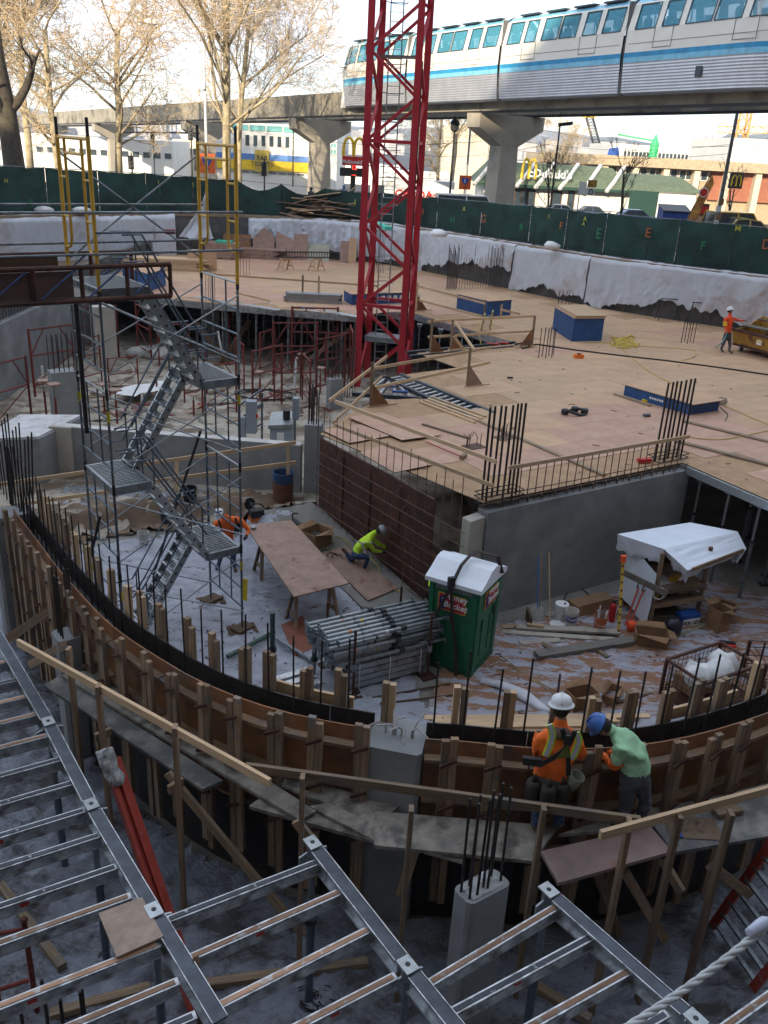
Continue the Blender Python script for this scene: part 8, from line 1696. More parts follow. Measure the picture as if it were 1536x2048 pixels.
# ------------------------------------------------------------------ scaffold planks outside the curved wall
def plank(c4,lab,m=wood_gray,z=PLANK,th=.045,nm='scaffold_plank',cat='plank'):
    q=[G(x,y,z) for x,y in c4]; return solid(MB().ext(q,(0,0,-th)),nm,m,lab,cat,'planks of the walkway outside the curved wall')
bp_=mat('blackish_panel',(.105,.105,.10),.75,var=.25,scale=3,dirt=(.25,.235,.20),dscale=3.4,dlo=.5,dhi=.68); gp_=mat('gray_worn_panel',(.25,.225,.185),.75,var=.35,scale=5,dirt=(.10,.09,.075),dscale=3.2,dlo=.5,dhi=.64); rp_=mat('reddish_gray_panel',(.235,.165,.145),.75,var=.2,scale=3,dirt=(.23,.11,.07),dscale=1.6,dlo=.55,dhi=.65)
plank([(88,1370),(118,1352),(446,1560),(405,1578)],'dark plank at the left outer edge of the walkway',bp_,PLANK-.05); plank([(122,1350),(192,1338),(632,1622),(600,1640)],'long gray plank from the damp column to the middle of the walkway',gp_); plank([(498,1612),(522,1594),(760,1665),(756,1684)],'gray plank below the overlapping boards, middle of the walkway',gp_,PLANK-.06); plank([(470,1530),(560,1545),(800,1610),(752,1648)],'gray plank nearest the wall in the middle of the walkway',gp_,PLANK-.02); plank([(618,1612),(655,1606),(760,1650),(752,1682)],'narrow gray plank meeting the large panel',gp_,PLANK-.01)
plank([(750,1622),(1115,1652),(1068,1722),(748,1690)],'large gray panel on which the orange worker stands',gp_,PLANK,nm='walkway_sheet'); plank([(1082,1702),(1300,1652),(1345,1702),(1116,1766)],'reddish worn panel tilted at the front of the walkway',rp_,PLANK+.04,nm='walkway_sheet'); plank([(1118,1668),(1210,1640),(1312,1640),(1300,1655)],'gray board under the green worker',gp_,PLANK-.02); plank([(1306,1650),(1560,1578),(1560,1668),(1348,1704)],'gray panel at the right part of the walkway',bp_,PLANK+.06,nm='walkway_sheet'); plank([(1150,1640),(1400,1600),(1560,1560),(1560,1580),(1310,1650)],'long plank next to the wall at the right of the walkway',gp_,PLANK)
plank([(840,1690),(925,1700),(925,1722),(850,1702)],'pale plank end under the large gray panel',pale_w,PLANK-.08)
p=G(1455,1622,PLANK+.1); solid(MB().box(p,.34,.13,.06,rz=.3),'wood_block',wood_old,'short weathered wood block lying on the right walkway panel','block'); p=G(1310,1680,PLANK+.08)
mm_=MB(); c=G(1385,1655,PLANK+.07)
mm_.grid(lambda u,v:(c.x+(u-.5)*.6,c.y+(v-.5)*.35,c.z+.05*max(0,math.sin(u*3.14)*math.sin(v*3.14))*(1+fbm(u*8,v*8))),14,10); solid(mm_,'mud_heap',dirt_m,'small heap of dark mud on the right walkway panel','mud')
solid(MB().beam(G(1345,1640,PLANK+.08),G(1362,1675,PLANK+.08),.05,.02),'blue_strap',mat('strap_blue',(.02,.07,.25),.6),'blue strap hanging over the right walkway panel','strap')
# guard rails and posts
def grail(a,b,lab,za=FT+.02,m=wood_new,w=.045,h=.10): return lumber(G(*a,za),G(*b,za),w,h,lab,m,'rail','rails of the walkway',nm='guard_rail')
grail((36,1285),(540,1566),'long pale guard rail sloping across the left of the walkway',m=wood_new); grail((492,1534),(1280,1642),'long weathered guard rail across the middle of the walkway',m=wood_old); grail((1200,1670),(1560,1573),'pale guard rail rising to the right edge of the walkway',FT+.05,wood_new)
def gpost(a,b,lab,m=wood_old):
    top=G(*a,FT+.08); z0=FZ; solid(MB().beam((top.x,top.y,z0),top,.05,.10,up=(0,1,0)),'guard_post',m,lab,'post','timber posts of the walkway')
for a,lab in (((137,1296),'leftmost timber post of the walkway'),((196,1370),'timber post beside the damp outer column'),((350,1452),'timber post left of the red wrapped ladder top'),((605,1552),'timber post where the two left rails overlap'),((823,1616),'timber post standing before the large gray panel'),((1088,1614),'timber post in front of the orange worker'),((1260,1640),'timber post in front of the green worker'),((1360,1630),'timber post right of the green worker'),((1463,1625),'timber post at the right part of the walkway')):
    gpost(a,None,lab,wood_old if '8' in str(a) else wood_form)
for a,b,za,zb,lab in (((335,1546),(607,1870),3.0,1.25,'long raking timber prop from the left post down to the floor'),((592,1642),(850,1962),3.2,1.3,'raking timber prop behind the middle main beam'),((830,1700),(800,1790),2.9,2.2,'short splice board on the post before the large panel'),((1195,1745),(1238,1870),2.7,1.3,'thin raking prop under the reddish panel, left'),((1250,1745),(1330,1880),2.7,1.3,'thin raking prop under the reddish panel, right'),((1325,1720),(1362,1783),2.95,2.75,'pale cross block on the post right of the green worker'),((190,1476),(222,1462),3.0,3.0,'pale cross block on the post beside the damp column'),((337,1580),(365,1562),2.95,2.95,'pale cross block on the post left of the ladder top'),((1420,1730),(1500,1790),2.8,2.2,'raking timber at the right under the walkway')):
    lumber(G(*a,za),G(*b,zb),.05,.11,lab,wood_old if za>2.96 else wood_form,'prop','props under the walkway',nm='timber_prop')
for a,b,lab in (((100,2030),(300,1975),'timber lying on the floor at bottom left behind the short bars'),((390,1972),(735,1925),'timber lying on the floor below the middle joists'),((0,1770),(125,1935),'thick timber lying on the floor at the left edge'),((1050,1960),(1180,2040),'brown timber lying on the floor right of the round topped column')): lumber(G(*a,FZ+.08),G(*b,FZ+.08),.1,.09,lab,wood_old,'board','timbers on the raised floor')
# ================================================================== FOREGROUND: COLUMN, ALUMINIUM BEAMS AND JOISTS, LADDERS, ROPE
JZ=3.45
q=[G(x,y,3.22) for x,y in ((904,1776),(941,1812),(1024,1768),(987,1734))]; t=thing('concrete_column',(sum(q,Vector())/4).to_2d().to_3d()+Vector((0,0,FZ)),'pale gray concrete column with eight tall bars in the foreground','column'); pl=[]
e0=q[1]-q[0];e1=q[3]-q[0]; q=[q[0],q[1],q[1]+e1,q[3]]
for i in range(4):
    p=q[i];a=(q[i-1]-p).normalized();b=(q[(i+1)%4]-p).normalized(); pl+=[p+a*.06,p+a*.02+b*.02,p+b*.06]
build(MB().prism([p.to_2d() for p in pl],FZ-1,3.22),'shaft',conc,t)
m=MB(); c=sum(q,Vector())/4
m.grid(lambda u,v:tuple(q[0]+e0*(.12+.76*u)+e1*(.12+.76*v)+Vector((0,0,.006+.02*abs(fbm(u*5,v*5))))),10,10); build(m,'rough_top',mat('rough_concrete',(.33,.33,.32),.9,var=.25,scale=14,bump=.5,bscale=60),t)
for k,((bx,by),ty) in enumerate((((922,1783),1597),((938,1772),1590),((939,1797),1607),((954,1790),1599),((966,1775),1581),((975,1777),1588),((982,1752),1566),((1001,1762),1575))):
    p=q[0]+e0*(.15+.7*((k*5)%8)/7)+e1*(.15+.7*((k*3)%8)/7); p=G(bx,by,3.22); build(MB().tube((p.x,p.y,3.2),(p.x+R.uniform(-.015,.015),p.y,VZ(p.x,p.y,ty)),.014,7),'rebar',rebar_m,t)
build(MB().lathe([(.01,0),(.06,.01),(.05,.06),(.02,.1)],c+Vector((.02,.08,.0)),7),'white_wrap',white_p,t)
jt_w=mat('joist_wood_strip',(.30,.17,.10),.75,var=.35,scale=1.5,stretch=WST,uv=True,objvar=.4,dirt=(.35,.33,.30),dscale=6,dlo=.56,dhi=.62); jt_d=mat('joist_dark_strip',(.05,.055,.065),.5,.3,var=.3,scale=8,objvar=.2,dirt=(.4,.41,.42),dscale=9,dlo=.6,dhi=.66)
jn=0
def joist(a,b,lab,strip=None):
    global jn
    jn+=1; d=(b-a).normalized(); t=thing('aluminium_joist',a,lab,'joist','aluminium joists of the unfinished deck')
    build(MB().beam(a-Vector((0,0,.012)),b-Vector((0,0,.012)),.078,.024),'top_flange',alu,t); build(MB().beam(a-Vector((0,0,.07)),b-Vector((0,0,.07)),.03,.095),'web',alu,t); build(MB().beam(a-Vector((0,0,.122)),b-Vector((0,0,.122)),.085,.016),'bottom_flange',alu,t)
    build(MB().beam(a+d*.03+Vector((0,0,.002)),b-d*.03+Vector((0,0,.002)),.044,.008),'top_strip',strip or (jt_w if jn%2 else jt_d),t)
    if jn%2==0: s=Vector((d.y,-d.x,0)); s=s if s.y<0 else -s; c=a+(b-a)*.55+s*.017-Vector((0,0,.07)); build(MB().beam(c-d*.04,c+d*.04,.006,.04),'red_label',redp,t)
    return t
def beamline(pts,lab,ext0=None):
    P=[G(x,y,JZ+.015) for x,y in pts]
    for i,(a,b) in enumerate(zip(P,P[1:])):
        d=(b-a).normalized(); t=thing('main_beam',a,lab[i],'beam','main beams of the unfinished deck'); a2=a+d*.10;b2=b-d*.10
        build(MB().beam(a2-Vector((0,0,.07)),b2-Vector((0,0,.07)),.075,.15),'box_web',alu,t); build(MB().beam(a2-Vector((0,0,.145)),b2-Vector((0,0,.145)),.15,.02),'ledge',alu,t); build(MB().beam(a2+Vector((0,0,.008)),b2+Vector((0,0,.008)),.125,.022),'top_plate',alu_dark,t)
        for s in (-1,1): n=Vector((-d.y,d.x,0))*s*.066; build(MB().beam(a2+n+Vector((0,0,.012)),b2+n+Vector((0,0,.012)),.008,.03),'edge_lip',alu,t)
    return P
PA=beamline([(-28,1232),(97,1447),(183,1613),(308,1825),(452,2062)],['left main beam, top section at the left edge','left main beam, second section with pale splashed top','left main beam, third section beside the red ladder','left main beam, nearest section below the plywood square'])
PB=beamline([(625,1690),(815,1935),(980,2140)],['middle main beam, farther section','middle main beam, nearest section at the bottom edge']); PC=beamline([(1097,1785),(1390,2043),(1600,2225)],['right main beam, farther section','right main beam, nearest section at the bottom edge'])
nl=[(PA[1],'prop head with a round hole on the left beam, farthest'),(PA[2],'prop head with a round hole on the left beam, middle'),(PA[3],'prop head beside the plywood square'),(PB[0],'prop head at the free end of the middle beam'),(PB[1],'prop head on the middle beam near the bottom'),(PC[0],'prop head at the free end of the right beam'),(PC[1],'prop head on the right beam at the bottom edge')]
ad=(PA[2]-PA[1]).normalized()
for P,lab in nl:
    t=thing('shoring_post',(P.x,P.y,FZ),'shoring post with '+lab,'shoring post','posts of the unfinished deck'); z=P.z
    build(MB().tube((P.x,P.y,FZ+.02),(P.x,P.y,FZ+1.3),.045,10),'outer_tube',bluesteel,t); build(MB().tube((P.x,P.y,FZ+1.25),(P.x,P.y,z-.12),.035,10),'inner_tube',galv,t); build(MB().box((P.x,P.y,FZ+.015),.24,.24,.03),'base_plate',darksteel,t); build(MB().lathe([(.07,0),(.07,.07)],(P.x,P.y,FZ+1.22),10),'collar',darksteel,t)
    h=build(MB().beam(P-ad*.085+Vector((0,0,.03)),P+ad*.085+Vector((0,0,.03)),.13,.02),'head_plate',galv_l,t); build(MB().lathe([(.024,.0405),(.024,.042)],P,12),'plate_hole',black_p,h); build(MB().beam(P-Vector((0,0,.13)),P+Vector((0,0,.02)),.1,.1,up=(0,1,0)),'head_box',galv_l,t); 
    for s in (-1,1): n=Vector((-ad.y,ad.x,0))*s; build(MB().ext([P+n*.06-Vector((0,0,.2)),P+n*.16-Vector((0,0,.2)),P+n*.16-Vector((0,0,.08)),P+n*.06-Vector((0,0,.05))],ad*.02),'head_claw',galv_l,t)
jd=(G(330,1840,JZ)-G(640,1722,JZ)).normalized(); JL=(G(330,1840,JZ)-G(640,1722,JZ)).length
for k,(x,y) in enumerate(((17,1321),(40,1357),(57,1391),(77,1426),(97,1469),(125,1516),(150,1563),(172,1618),(202,1668),(235,1731),(262,1790),(320,1886),(357,1961),(392,2028))):
    b=G(x,y,JZ); joist(b,b+jd*(JL if k<11 else JL*1.25),['first','second','third','fourth','fifth','sixth','seventh','eighth','ninth','tenth','eleventh','twelfth','thirteenth','fourteenth'][k]+' joist from the far end along the left side of the left main beam',jt_d if k in (5,6,7,8) else (jt_w if k in (10,11,3) else None))
for k,((ax,ay),(bx,by)) in enumerate((((332,1840),(638,1722)),((372,1918),(682,1782)),((418,2020),(740,1857)),((560,2070),(792,1950)))): joist(G(bx,by,JZ),G(ax,ay,JZ),['farthest','second','third','nearest'][k]+' joist between the left and middle main beams',(jt_d,jt_w,jt_w,jt_w)[k])
for k,((ax,ay),(bx,by)) in enumerate((((858,1966),(1114,1812)),((902,2024),(1184,1872)),((1000,2085),(1260,1940)),((1100,2160),(1335,2025)))): joist(G(bx,by,JZ),G(ax,ay,JZ),['farthest','second','third','nearest'][k]+' joist between the middle and right main beams',(jt_w,jt_d,jt_w,jt_d)[k])
joist(G(1440,2060,JZ),G(1560,1975,JZ),'joist end at the bottom right corner')
q=[G(x,y,JZ+.05) for x,y in ((197,1826),(284,1794),(327,1872),(233,1914))]; solid(MB().ext(q,(0,0,-.02)),'plywood_square',mat('pinkish_square',(.34,.25,.19),.75,var=.2,scale=8,bump=.1),'loose pinkish plywood square lying over the left joists','plywood sheet')
solid(MB().ext([G(385,1915,JZ+.06),G(398,1912,JZ+.06),G(408,1990,JZ-.1),G(392,1990,JZ-.1)],(0,0,-.35)),'blocking_board',wood_dark,'dark upright board against the second middle joist','board')
# red ladder with wrapped top
a=G(213,1525,3.55);b=G(392,2050,FZ); d=(b-a).normalized(); t=thing('extension_ladder',a,'red extension ladder with a rag wrapped round its top, seen edge on','ladder'); sd_=Vector((-d.y,d.x,0)).normalized()
for k,(o,zo) in enumerate(((0,0),(.09,-.03))):
    for s in (0,1): build(MB().beam(a+sd_*o+Vector((0,.0+.10*s,zo-.02*s)),b+sd_*o+Vector((0,.10*s,zo)),.045,.11),'side_rail',lad_red,t)
for k in range(11): f=.05+.088*k; p=a+(b-a)*f; build(MB().tube(p,p+Vector((0,.10,0)),.016,6),'rung',alu,t)
m=MB().lathe([(.03,-.2),(.085,-.19),(.10,-.08),(.095,.05),(.09,.16),(.07,.22),(.02,.23)],a+d*.06+Vector((.03,.0,.02)),11,axis=d)
for i,v in enumerate(m.v): m.v[i]=(v[0]+.05*fbm(v[1]*9,v[2]*9),v[1]+.05*fbm(v[0]*9,v[2]*9,3),v[2]+.05*fbm(v[0]*9,v[1]*9,6))
build(m,'rag_wrap',mat('dirty_rag',(.16,.17,.16),.9,var=.5,scale=14,col2=(.5,.5,.48)),t)
# right ladder
a0=G(1422,1856,FZ);a1=G(1565,1655,3.3);off=G(1505,1978,FZ)-a0; t=thing('extension_ladder',a0,'red railed ladder leaning up to the right edge below the walkway','ladder')
for o in (Vector((0,0,0)),off): build(MB().beam(a0+o,a1+o,.05,.10),'side_rail',lad_red,t)
for k in range(9): p=a0+(a1-a0)*(.06+.115*k); build(MB().beam(p,p+off,.05,.035),'rung',galv,t)
# short bars at the bottom left, red frame
for k,(x,y) in enumerate(((38,2002),(83,1960),(88,1990),(117,1976),(120,1998),(161,1957),(160,1983))):
    p=G(x,y,3.15); solid(MB().tube((p.x,p.y,FZ),(p.x,p.y,3.15),.016,7),'starter_bar',rebar_m,['leftmost','second','third','fourth','fifth','sixth','rightmost'][k]+' of the dark bars standing at the bottom left','rebar','dark bars at the bottom left')
p=G(48,1842,2.55); t=thing('shoring_tower',(p.x,p.y,FZ),'dark red shoring frame among the joists at the bottom left','shoring frame'); build(MB().tube((p.x,p.y,FZ),p,.03,7),'leg',red_frame,t); q_=G(-25,1872,2.45); build(MB().tube(G(48,1858,2.45),q_,.022,6),'cross_bar',red_frame,t); build(MB().tube(G(58,1960,1.9),G(-20,1985,1.9),.022,6),'cross_bar',red_frame,t); build(MB().tube((q_.x,q_.y,FZ),q_,.03,7),'leg',red_frame,t); build(MB().lathe([(.035,0),(.045,.02),(.03,.04)],p,8),'leg_cap',rust,t)
m=MB()
for k in range(9):
    c=G(R.uniform(560,660),R.uniform(1985,2020),FZ+.05); m.path([c+Vector((.12*math.cos(a),.1*math.sin(a),.03*math.sin(2*a))) for a in [i*.7 for i in range(8)]],.008,4)
solid(m,'tie_wire',rebar_m,'tangle of dark tie wire at the foot of the middle post','wire',kind='stuff')
# white rope across the near corner
rp0=V(1222,2075,1.02);rp1=V(1580,1812,1.32); rd_=(rp1-rp0); rl=rd_.length; rd_.normalize(); ra_=rd_.orthogonal().normalized(); rb_=rd_.cross(ra_); t=thing('rope',(rp0+rp1)/2,'thick white twisted rope crossing the bottom right corner','rope'); rm=mat('rope_white',(.42,.43,.42),.9,var=.2,scale=40,objvar=0)
for k in range(3):
    pts=[]
    for i in range(121):
        f=i/120; a=f*rl/.032*2*math.pi/3+k*2.094; pts.append(rp0+rd_*(rl*f)+(ra_*math.cos(a)+rb_*math.sin(a))*.0036+Vector((0,0,-.02*math.sin(math.pi*f))))
    build(MB().path(pts,.0043,7),'strand',rm,t,smooth=True)
c=V(1510,1858,1.26); m=MB().lathe([(.007,-.02),(.010,-.018),(.011,.0),(.012,.02),(.010,.035),(.008,.04)],c,10,axis=rd_)
for i,v in enumerate(m.v): m.v[i]=(v[0]+(.003)*fbm(v[1]*60,v[2]*60),v[1]+.002*fbm(v[0]*60,v[2]*60),v[2]+(.004)*fbm(v[0]*50,v[1]*50))
build(m,'tape_wrap',mat('lilac_tape',(.5,.52,.62),.5),t,smooth=True)
# ================================================================== PEOPLE
ten=mat('denim',(.035,.06,.12),.9,var=.3,scale=9,objvar=.1); gray_tr=mat('gray_work_trousers',(.075,.08,.09),.9,var=.3,scale=6,objvar=.05); boot=mat('work_boot',(.09,.06,.04),.8,var=.3,objvar=.1); mint=mat('mint_shirt',(.34,.60,.34),.85,var=.18,scale=5,dirt=(.30,.45,.32),dscale=6,dlo=.52,dhi=.7,objvar=0,bump=.25,bscale=9); org_s=mat('orange_shirt',(.82,.15,.02),.8,var=.14,scale=5,dirt=(.42,.11,.03),dscale=7,dlo=.58,dhi=.74,objvar=0,bump=.25,bscale=9); lime_s=mat('lime_jacket',(.52,.78,.03),.75,var=.1,scale=4,objvar=0,bump=.25,bscale=9); glove=mat('dark_glove',(.025,.025,.028),.8); refl=mat('reflective_band',(.62,.64,.64),.35,.2,objvar=0); hairm=mat('dark_hair',(.02,.015,.012),.8); eyem=mat('eye_dark',(.01,.01,.01),.3); helm_w=mat('white_helmet',(.68,.69,.69),.4,var=.05,objvar=0,dirt=(.3,.3,.3),dscale=9,dlo=.66,dhi=.72); helm_b=mat('blue_helmet',(.05,.14,.42),.4,objvar=0,dirt=(.55,.5,.5),dscale=11,dlo=.62,dhi=.64); helm_g=mat('gray_helmet',(.33,.34,.35),.45,objvar=0); harn=mat('harness_black',(.02,.02,.02),.7); leather=mat('dark_leather',(.03,.024,.02),.7,var=.4,objvar=.1); olive=mat('olive_pad',(.10,.12,.02),.8)
BONES=[('pelvis','waist'),('waist','chest'),('chest','neck'),('neck','head'),('chest','shL'),('shL','elL'),('elL','haL'),('chest','shR'),('shR','elR'),('elR','haR'),('pelvis','hipL'),('hipL','knL'),('knL','anL'),('anL','toL'),('pelvis','hipR'),('hipR','knR'),('knR','anR'),('anR','toR')]
RAD=dict(pelvis=.15,waist=.145,chest=.165,neck=.058,head=.092,shL=.078,shR=.078,elL=.050,elR=.050,haL=.034,haR=.034,hipL=.098,hipR=.098,knL=.066,knR=.066,anL=.046,anR=.046,toL=.040,toR=.040)
def person(J,lab,shirt,trou,hand,face,helmet,sleeve=1.0,fore=None,bulk=1.0,group=None,brim=0.0,lv=2,wr=.010):
    J={k:Vector(v) for k,v in J.items()}; face=Vector(face).normalized()
    base=Vector(((J['anL'].x+J['anR'].x)/2,(J['anL'].y+J['anR'].y)/2,min(J['anL'].z,J['anR'].z)-.09)); t=thing('person',base,lab,'person',group)
    names=list(RAD); idx={n:i for i,n in enumerate(names)}; me=bpy.data.meshes.new('body_cage'); me.from_pydata([J[n] for n in names],[(idx[a],idx[b]) for a,b in BONES],[]); o=bpy.data.objects.new('body_tmp',me); COL.objects.link(o)
    o.modifiers.new('s','SKIN'); sk=me.skin_vertices[0].data if me.skin_vertices else None
    if sk is None: me.skin_vertices.new(); sk=me.skin_vertices[0].data
    for n in names: r=RAD[n]*(bulk if n in ('pelvis','waist','chest','shL','shR') else 1); sk[idx[n]].radius=(r,r*.82 if n in ('pelvis','waist','chest') else r); sk[idx[n]].use_root=(n=='pelvis')
    ss=o.modifiers.new('u','SUBSURF'); ss.levels=ss.render_levels=lv
    dg=bpy.context.evaluated_depsgraph_get(); bm=bpy.data.meshes.new_from_object(o.evaluated_get(dg)); bpy.data.objects.remove(o,do_unlink=True)
    V_=[v.co.copy() for v in bm.vertices]; F_=[tuple(p.vertices) for p in bm.polygons]; mb=MB()
    def seg(p,a,b):
        d=b-a; f=max(0,min(1,(p-a).dot(d)/d.length_squared)); return (p-(a+d*f)).length,f
    mb.v=[tuple(v.co+v.normal*(wr*(fbm(v.co.x*9,v.co.y*9,v.co.z*13)+.6*(.5-abs(fbm(v.co.x*14,v.co.y*14,v.co.z*22)))) if v.co.z<J['neck'].z-.03 else 0)) for v in bm.vertices]
    for f in F_:
        c=sum((V_[i] for i in f),Vector())/len(f); best=min(((seg(c,J[a],J[b])[0]-RAD[a]*.6-RAD[b]*.4,a,b,seg(c,J[a],J[b])[1]) for a,b in BONES)); a,b,fr=best[1:]
        k=0
        if b=='head': k=2 if (a=='neck' and fr>.15) else 0
        elif b in('haL','haR'): k=0 if (sleeve>1 and fr<sleeve-1) else (5 if fore else (2 if fr<.9 else 3)); k=3 if fr>.93 else k
        elif b in('elL','elR'): k=0 if fr<sleeve else (5 if fore else 2)
        elif a=='pelvis' and b=='waist': k=1 if fr<.35 else 0
        elif b in('hipL','hipR','knL','knR'): k=1
        elif b in('anL','anR'): k=1 if fr<.88 else 4
        elif b in('toL','toR'): k=4
        mb.f.append(f); mb.m.append(k); mb.uv.append(None)
    for s in 'LR':   # palm and five bent fingers
        h=J['ha'+s]; d=(h-J['el'+s]).normalized(); side=d.cross(Vector((0,0,1))); side=side.normalized() if side.length>.1 else Vector((1,0,0)); dn=side.cross(d).normalized(); dn=dn if dn.z<0 else -dn
        for k,(o_,l) in enumerate(((-.030,.066),(-.010,.076),(.011,.071),(.030,.056))): p=h+side*o_+d*.05; mb.path([h+side*o_*.7+d*.01,p,p+d*l*.45+dn*.008,p+d*l*.75+dn*.032,p+d*l*.7+dn*.055],[.013,.0105,.0095,.009,.0075],6,3)
        p=h-side*.036+d*.01; mb.path([h-side*.018,p,p-side*.02+d*.03+dn*.01,p-side*.012+d*.055+dn*.022],[.014,.012,.0105,.008],6,3)
    build(mb,'body',[shirt,trou,skin_m,hand,boot,fore or shirt],t,smooth=True)
    H=J['head']; up=(H-J['neck']).normalized(); face=(face-up*face.dot(up)).normalized(); sd=face.cross(up)
    hc=H+up*.055
    m=MB(); m.lathe([(.02,-.105),(.055,-.1),(.075,-.06),(.083,.0),(.082,.05),(.06,.1),(.01,.12)],hc+face*.018,12,axis=up); m.lathe([(.018,0),(.014,.02),(.006,.034)],hc+face*.092-up*.02,6,axis=(face-up*.2).normalized())
    for s in (-1,1): m.lathe([(.01,-.012),(.026,0),(.022,.012)],hc+sd*(s*.084)-up*.01,7,axis=sd)
    m.beam(hc+face*.088-up*.06-sd*.022,hc+face*.088-up*.06+sd*.022,.012,.008); build(m,'face',skin_m,t,smooth=True)
    m=MB(); [m.lathe([(.010,0),(.008,.008)],hc+face*.092+sd*(s*.03)+up*.005,6,axis=face) for s in (-1,1)]; build(m,'eyes',eyem,t)
    m=MB().lathe([(.06,-.07),(.088,-.03),(.09,.02),(.08,.03)],hc-face*.012,12,axis=up); build(m,'hair',hairm,t,smooth=True)
    if helmet:
        m=MB().lathe([(.128,-.006),(.13,.0),(.118,.012),(.114,.05),(.098,.088),(.06,.113),(.01,.12)],hc+up*.045,18,axis=up)
        q=[hc+up*.045+face*(.10+.075*math.cos(a))+sd*(.095*math.sin(a)) for a in [-1.5+.3*i for i in range(11)]]+[hc+up*.047+face*.06+sd*.1,hc+up*.047+face*.06-sd*.1]; m.ext(q,up*.010); m.path([hc+up*(.06+.112*math.sin(a))+face*(.112*math.cos(a)) for a in [.2+.27*i for i in range(11)]],.012,5); 
        if brim: m.lathe([(.142,0),(.142,.008),(.1,.02)],hc+up*.042,18,axis=up)
        build(m,'hard_hat',helmet,t,smooth=True); m=MB().lathe([(.105,0),(.105,.02)],hc+up*.02,14,axis=up); build(m,'hat_band',harn,t)
    return t,J
def bandstrip(t,pts,w,mtl,nm,nrm,th=.012):
    m=MB(); pts=bez(pts,5)
    for a,b in zip(pts,pts[1:]): m.beam(a,b,w,th,up=nrm)
    return build(m,nm,mtl,t)
# --- orange worker, back towards the viewpoint, hands at the form
y=7.25
def Q(px,py,dy=0.0): return V(px,py,y+dy)
fl=G(1070,1670,PLANK);fr=G(1115,1664,PLANK); y=fl.y
JO=dict(pelvis=Q(1098,1572,.06),waist=Q(1104,1536,.07),chest=Q(1114,1487,.14),neck=Q(1121,1452,.2),head=Q(1122,1427,.23),shL=Q(1080,1480,.1),elL=Q(1072,1508,.16),haL=Q(1096,1520,.42),shR=Q(1150,1479,.14),elR=Q(1164,1512,.2),haR=Q(1140,1514,.46),hipL=Q(1083,1585,.05),hipR=Q(1114,1583,.07),knL=Q(1076,1633,.09),anL=Vector((fl.x,fl.y,PLANK+.09)),toL=Vector((fl.x+.0,fl.y+.17,PLANK+.045)),knR=Q(1115,1626,.12),anR=Vector((fr.x,fr.y,PLANK+.09)),toR=Vector((fr.x+.05,fr.y+.17,PLANK+.045)))
t,J=person(JO,'worker in orange shirt, harness and tool pouches seen from behind on the planks',org_s,ten,glove,(.2,1,-.35),helm_w,1.0,None,1.14,brim=1,lv=3,wr=.024)
bk=Vector((0,-1,.25)).normalized(); B=lambda px,py,dy: V(px,py,y+dy)
for a in (((1099,1449),(1105,1470),(1098,1495),(1091,1512)),((1153,1466),(1158,1480),(1152,1500),(1143,1518))):
    bandstrip(t,[B(px,py,-.075) for px,py in a],.075,lime_s,'vest_edge',bk,.014); bandstrip(t,[B(px,py,-.086) for px,py in a],.042,refl,'reflective_band',bk,.012)
for a in (((1124,1458),(1133,1490),(1137,1530),(1136,1550)),((1150,1462),(1137,1490),(1108,1515),(1078,1530))): bandstrip(t,[B(px,py,-.10) for px,py in a],.05,harn,'harness_strap',bk,.016)
build(MB().ext([B(1136,1487,-.105),B(1140,1514,-.11),B(1112,1517,-.11)],bk*.01),'harness_pad',olive,t); build(MB().box(B(1134,1478,-.115),.06,.02,.09),'dorsal_ring',darksteel,t)
m=MB().lathe([(.165,-.05),(.175,0),(.165,.05)],(J['pelvis']+J['waist'])*.5,16,axis=(J['waist']-J['pelvis']).normalized()); build(m,'tool_belt',leather,t,smooth=True)
for k,(px,py,dy,s) in enumerate(((1066,1580,-.02,1.15),(1096,1590,-.12,1.1),(1122,1585,-.06,1.0))): build(MB().lathe([(.05,-.16),(.085,-.1),(.09,.06),(.075,.12),(.05,.12)],B(px,py,dy),10).lathe([(.03,.1),(.02,.2)],B(px,py,dy),6),'pouch',leather,t,smooth=True)
build(MB().lathe([(.05,-.13),(.08,-.05),(.085,.1),(.07,.1),(.06,0)],B(1147,1562,-.02),12,axis=Vector((.3,-.2,.9))),'canvas_bag',mat('canvas',(.14,.15,.11),.9),t,smooth=True); build(MB().beam(B(1046,1520,-.02),B(1085,1525,-.08),.05,.09),'hammer_grip',harn,t)
m=MB(); c=(J['neck']+J['chest'])*.5+Vector((0,-.03,.05)); m.lathe([(.08,-.05),(.125,-.02),(.12,.03),(.085,.06)],c,14,axis=Vector((0,.25,1)))
for i,v in enumerate(m.v): m.v[i]=(v[0]+.02*fbm(v[0]*12,v[2]*12),v[1],v[2]+.02*fbm(v[0]*9,v[1]*9))
build(m,'hood',mat('brown_hood',(.09,.05,.045),.95),t,smooth=True)
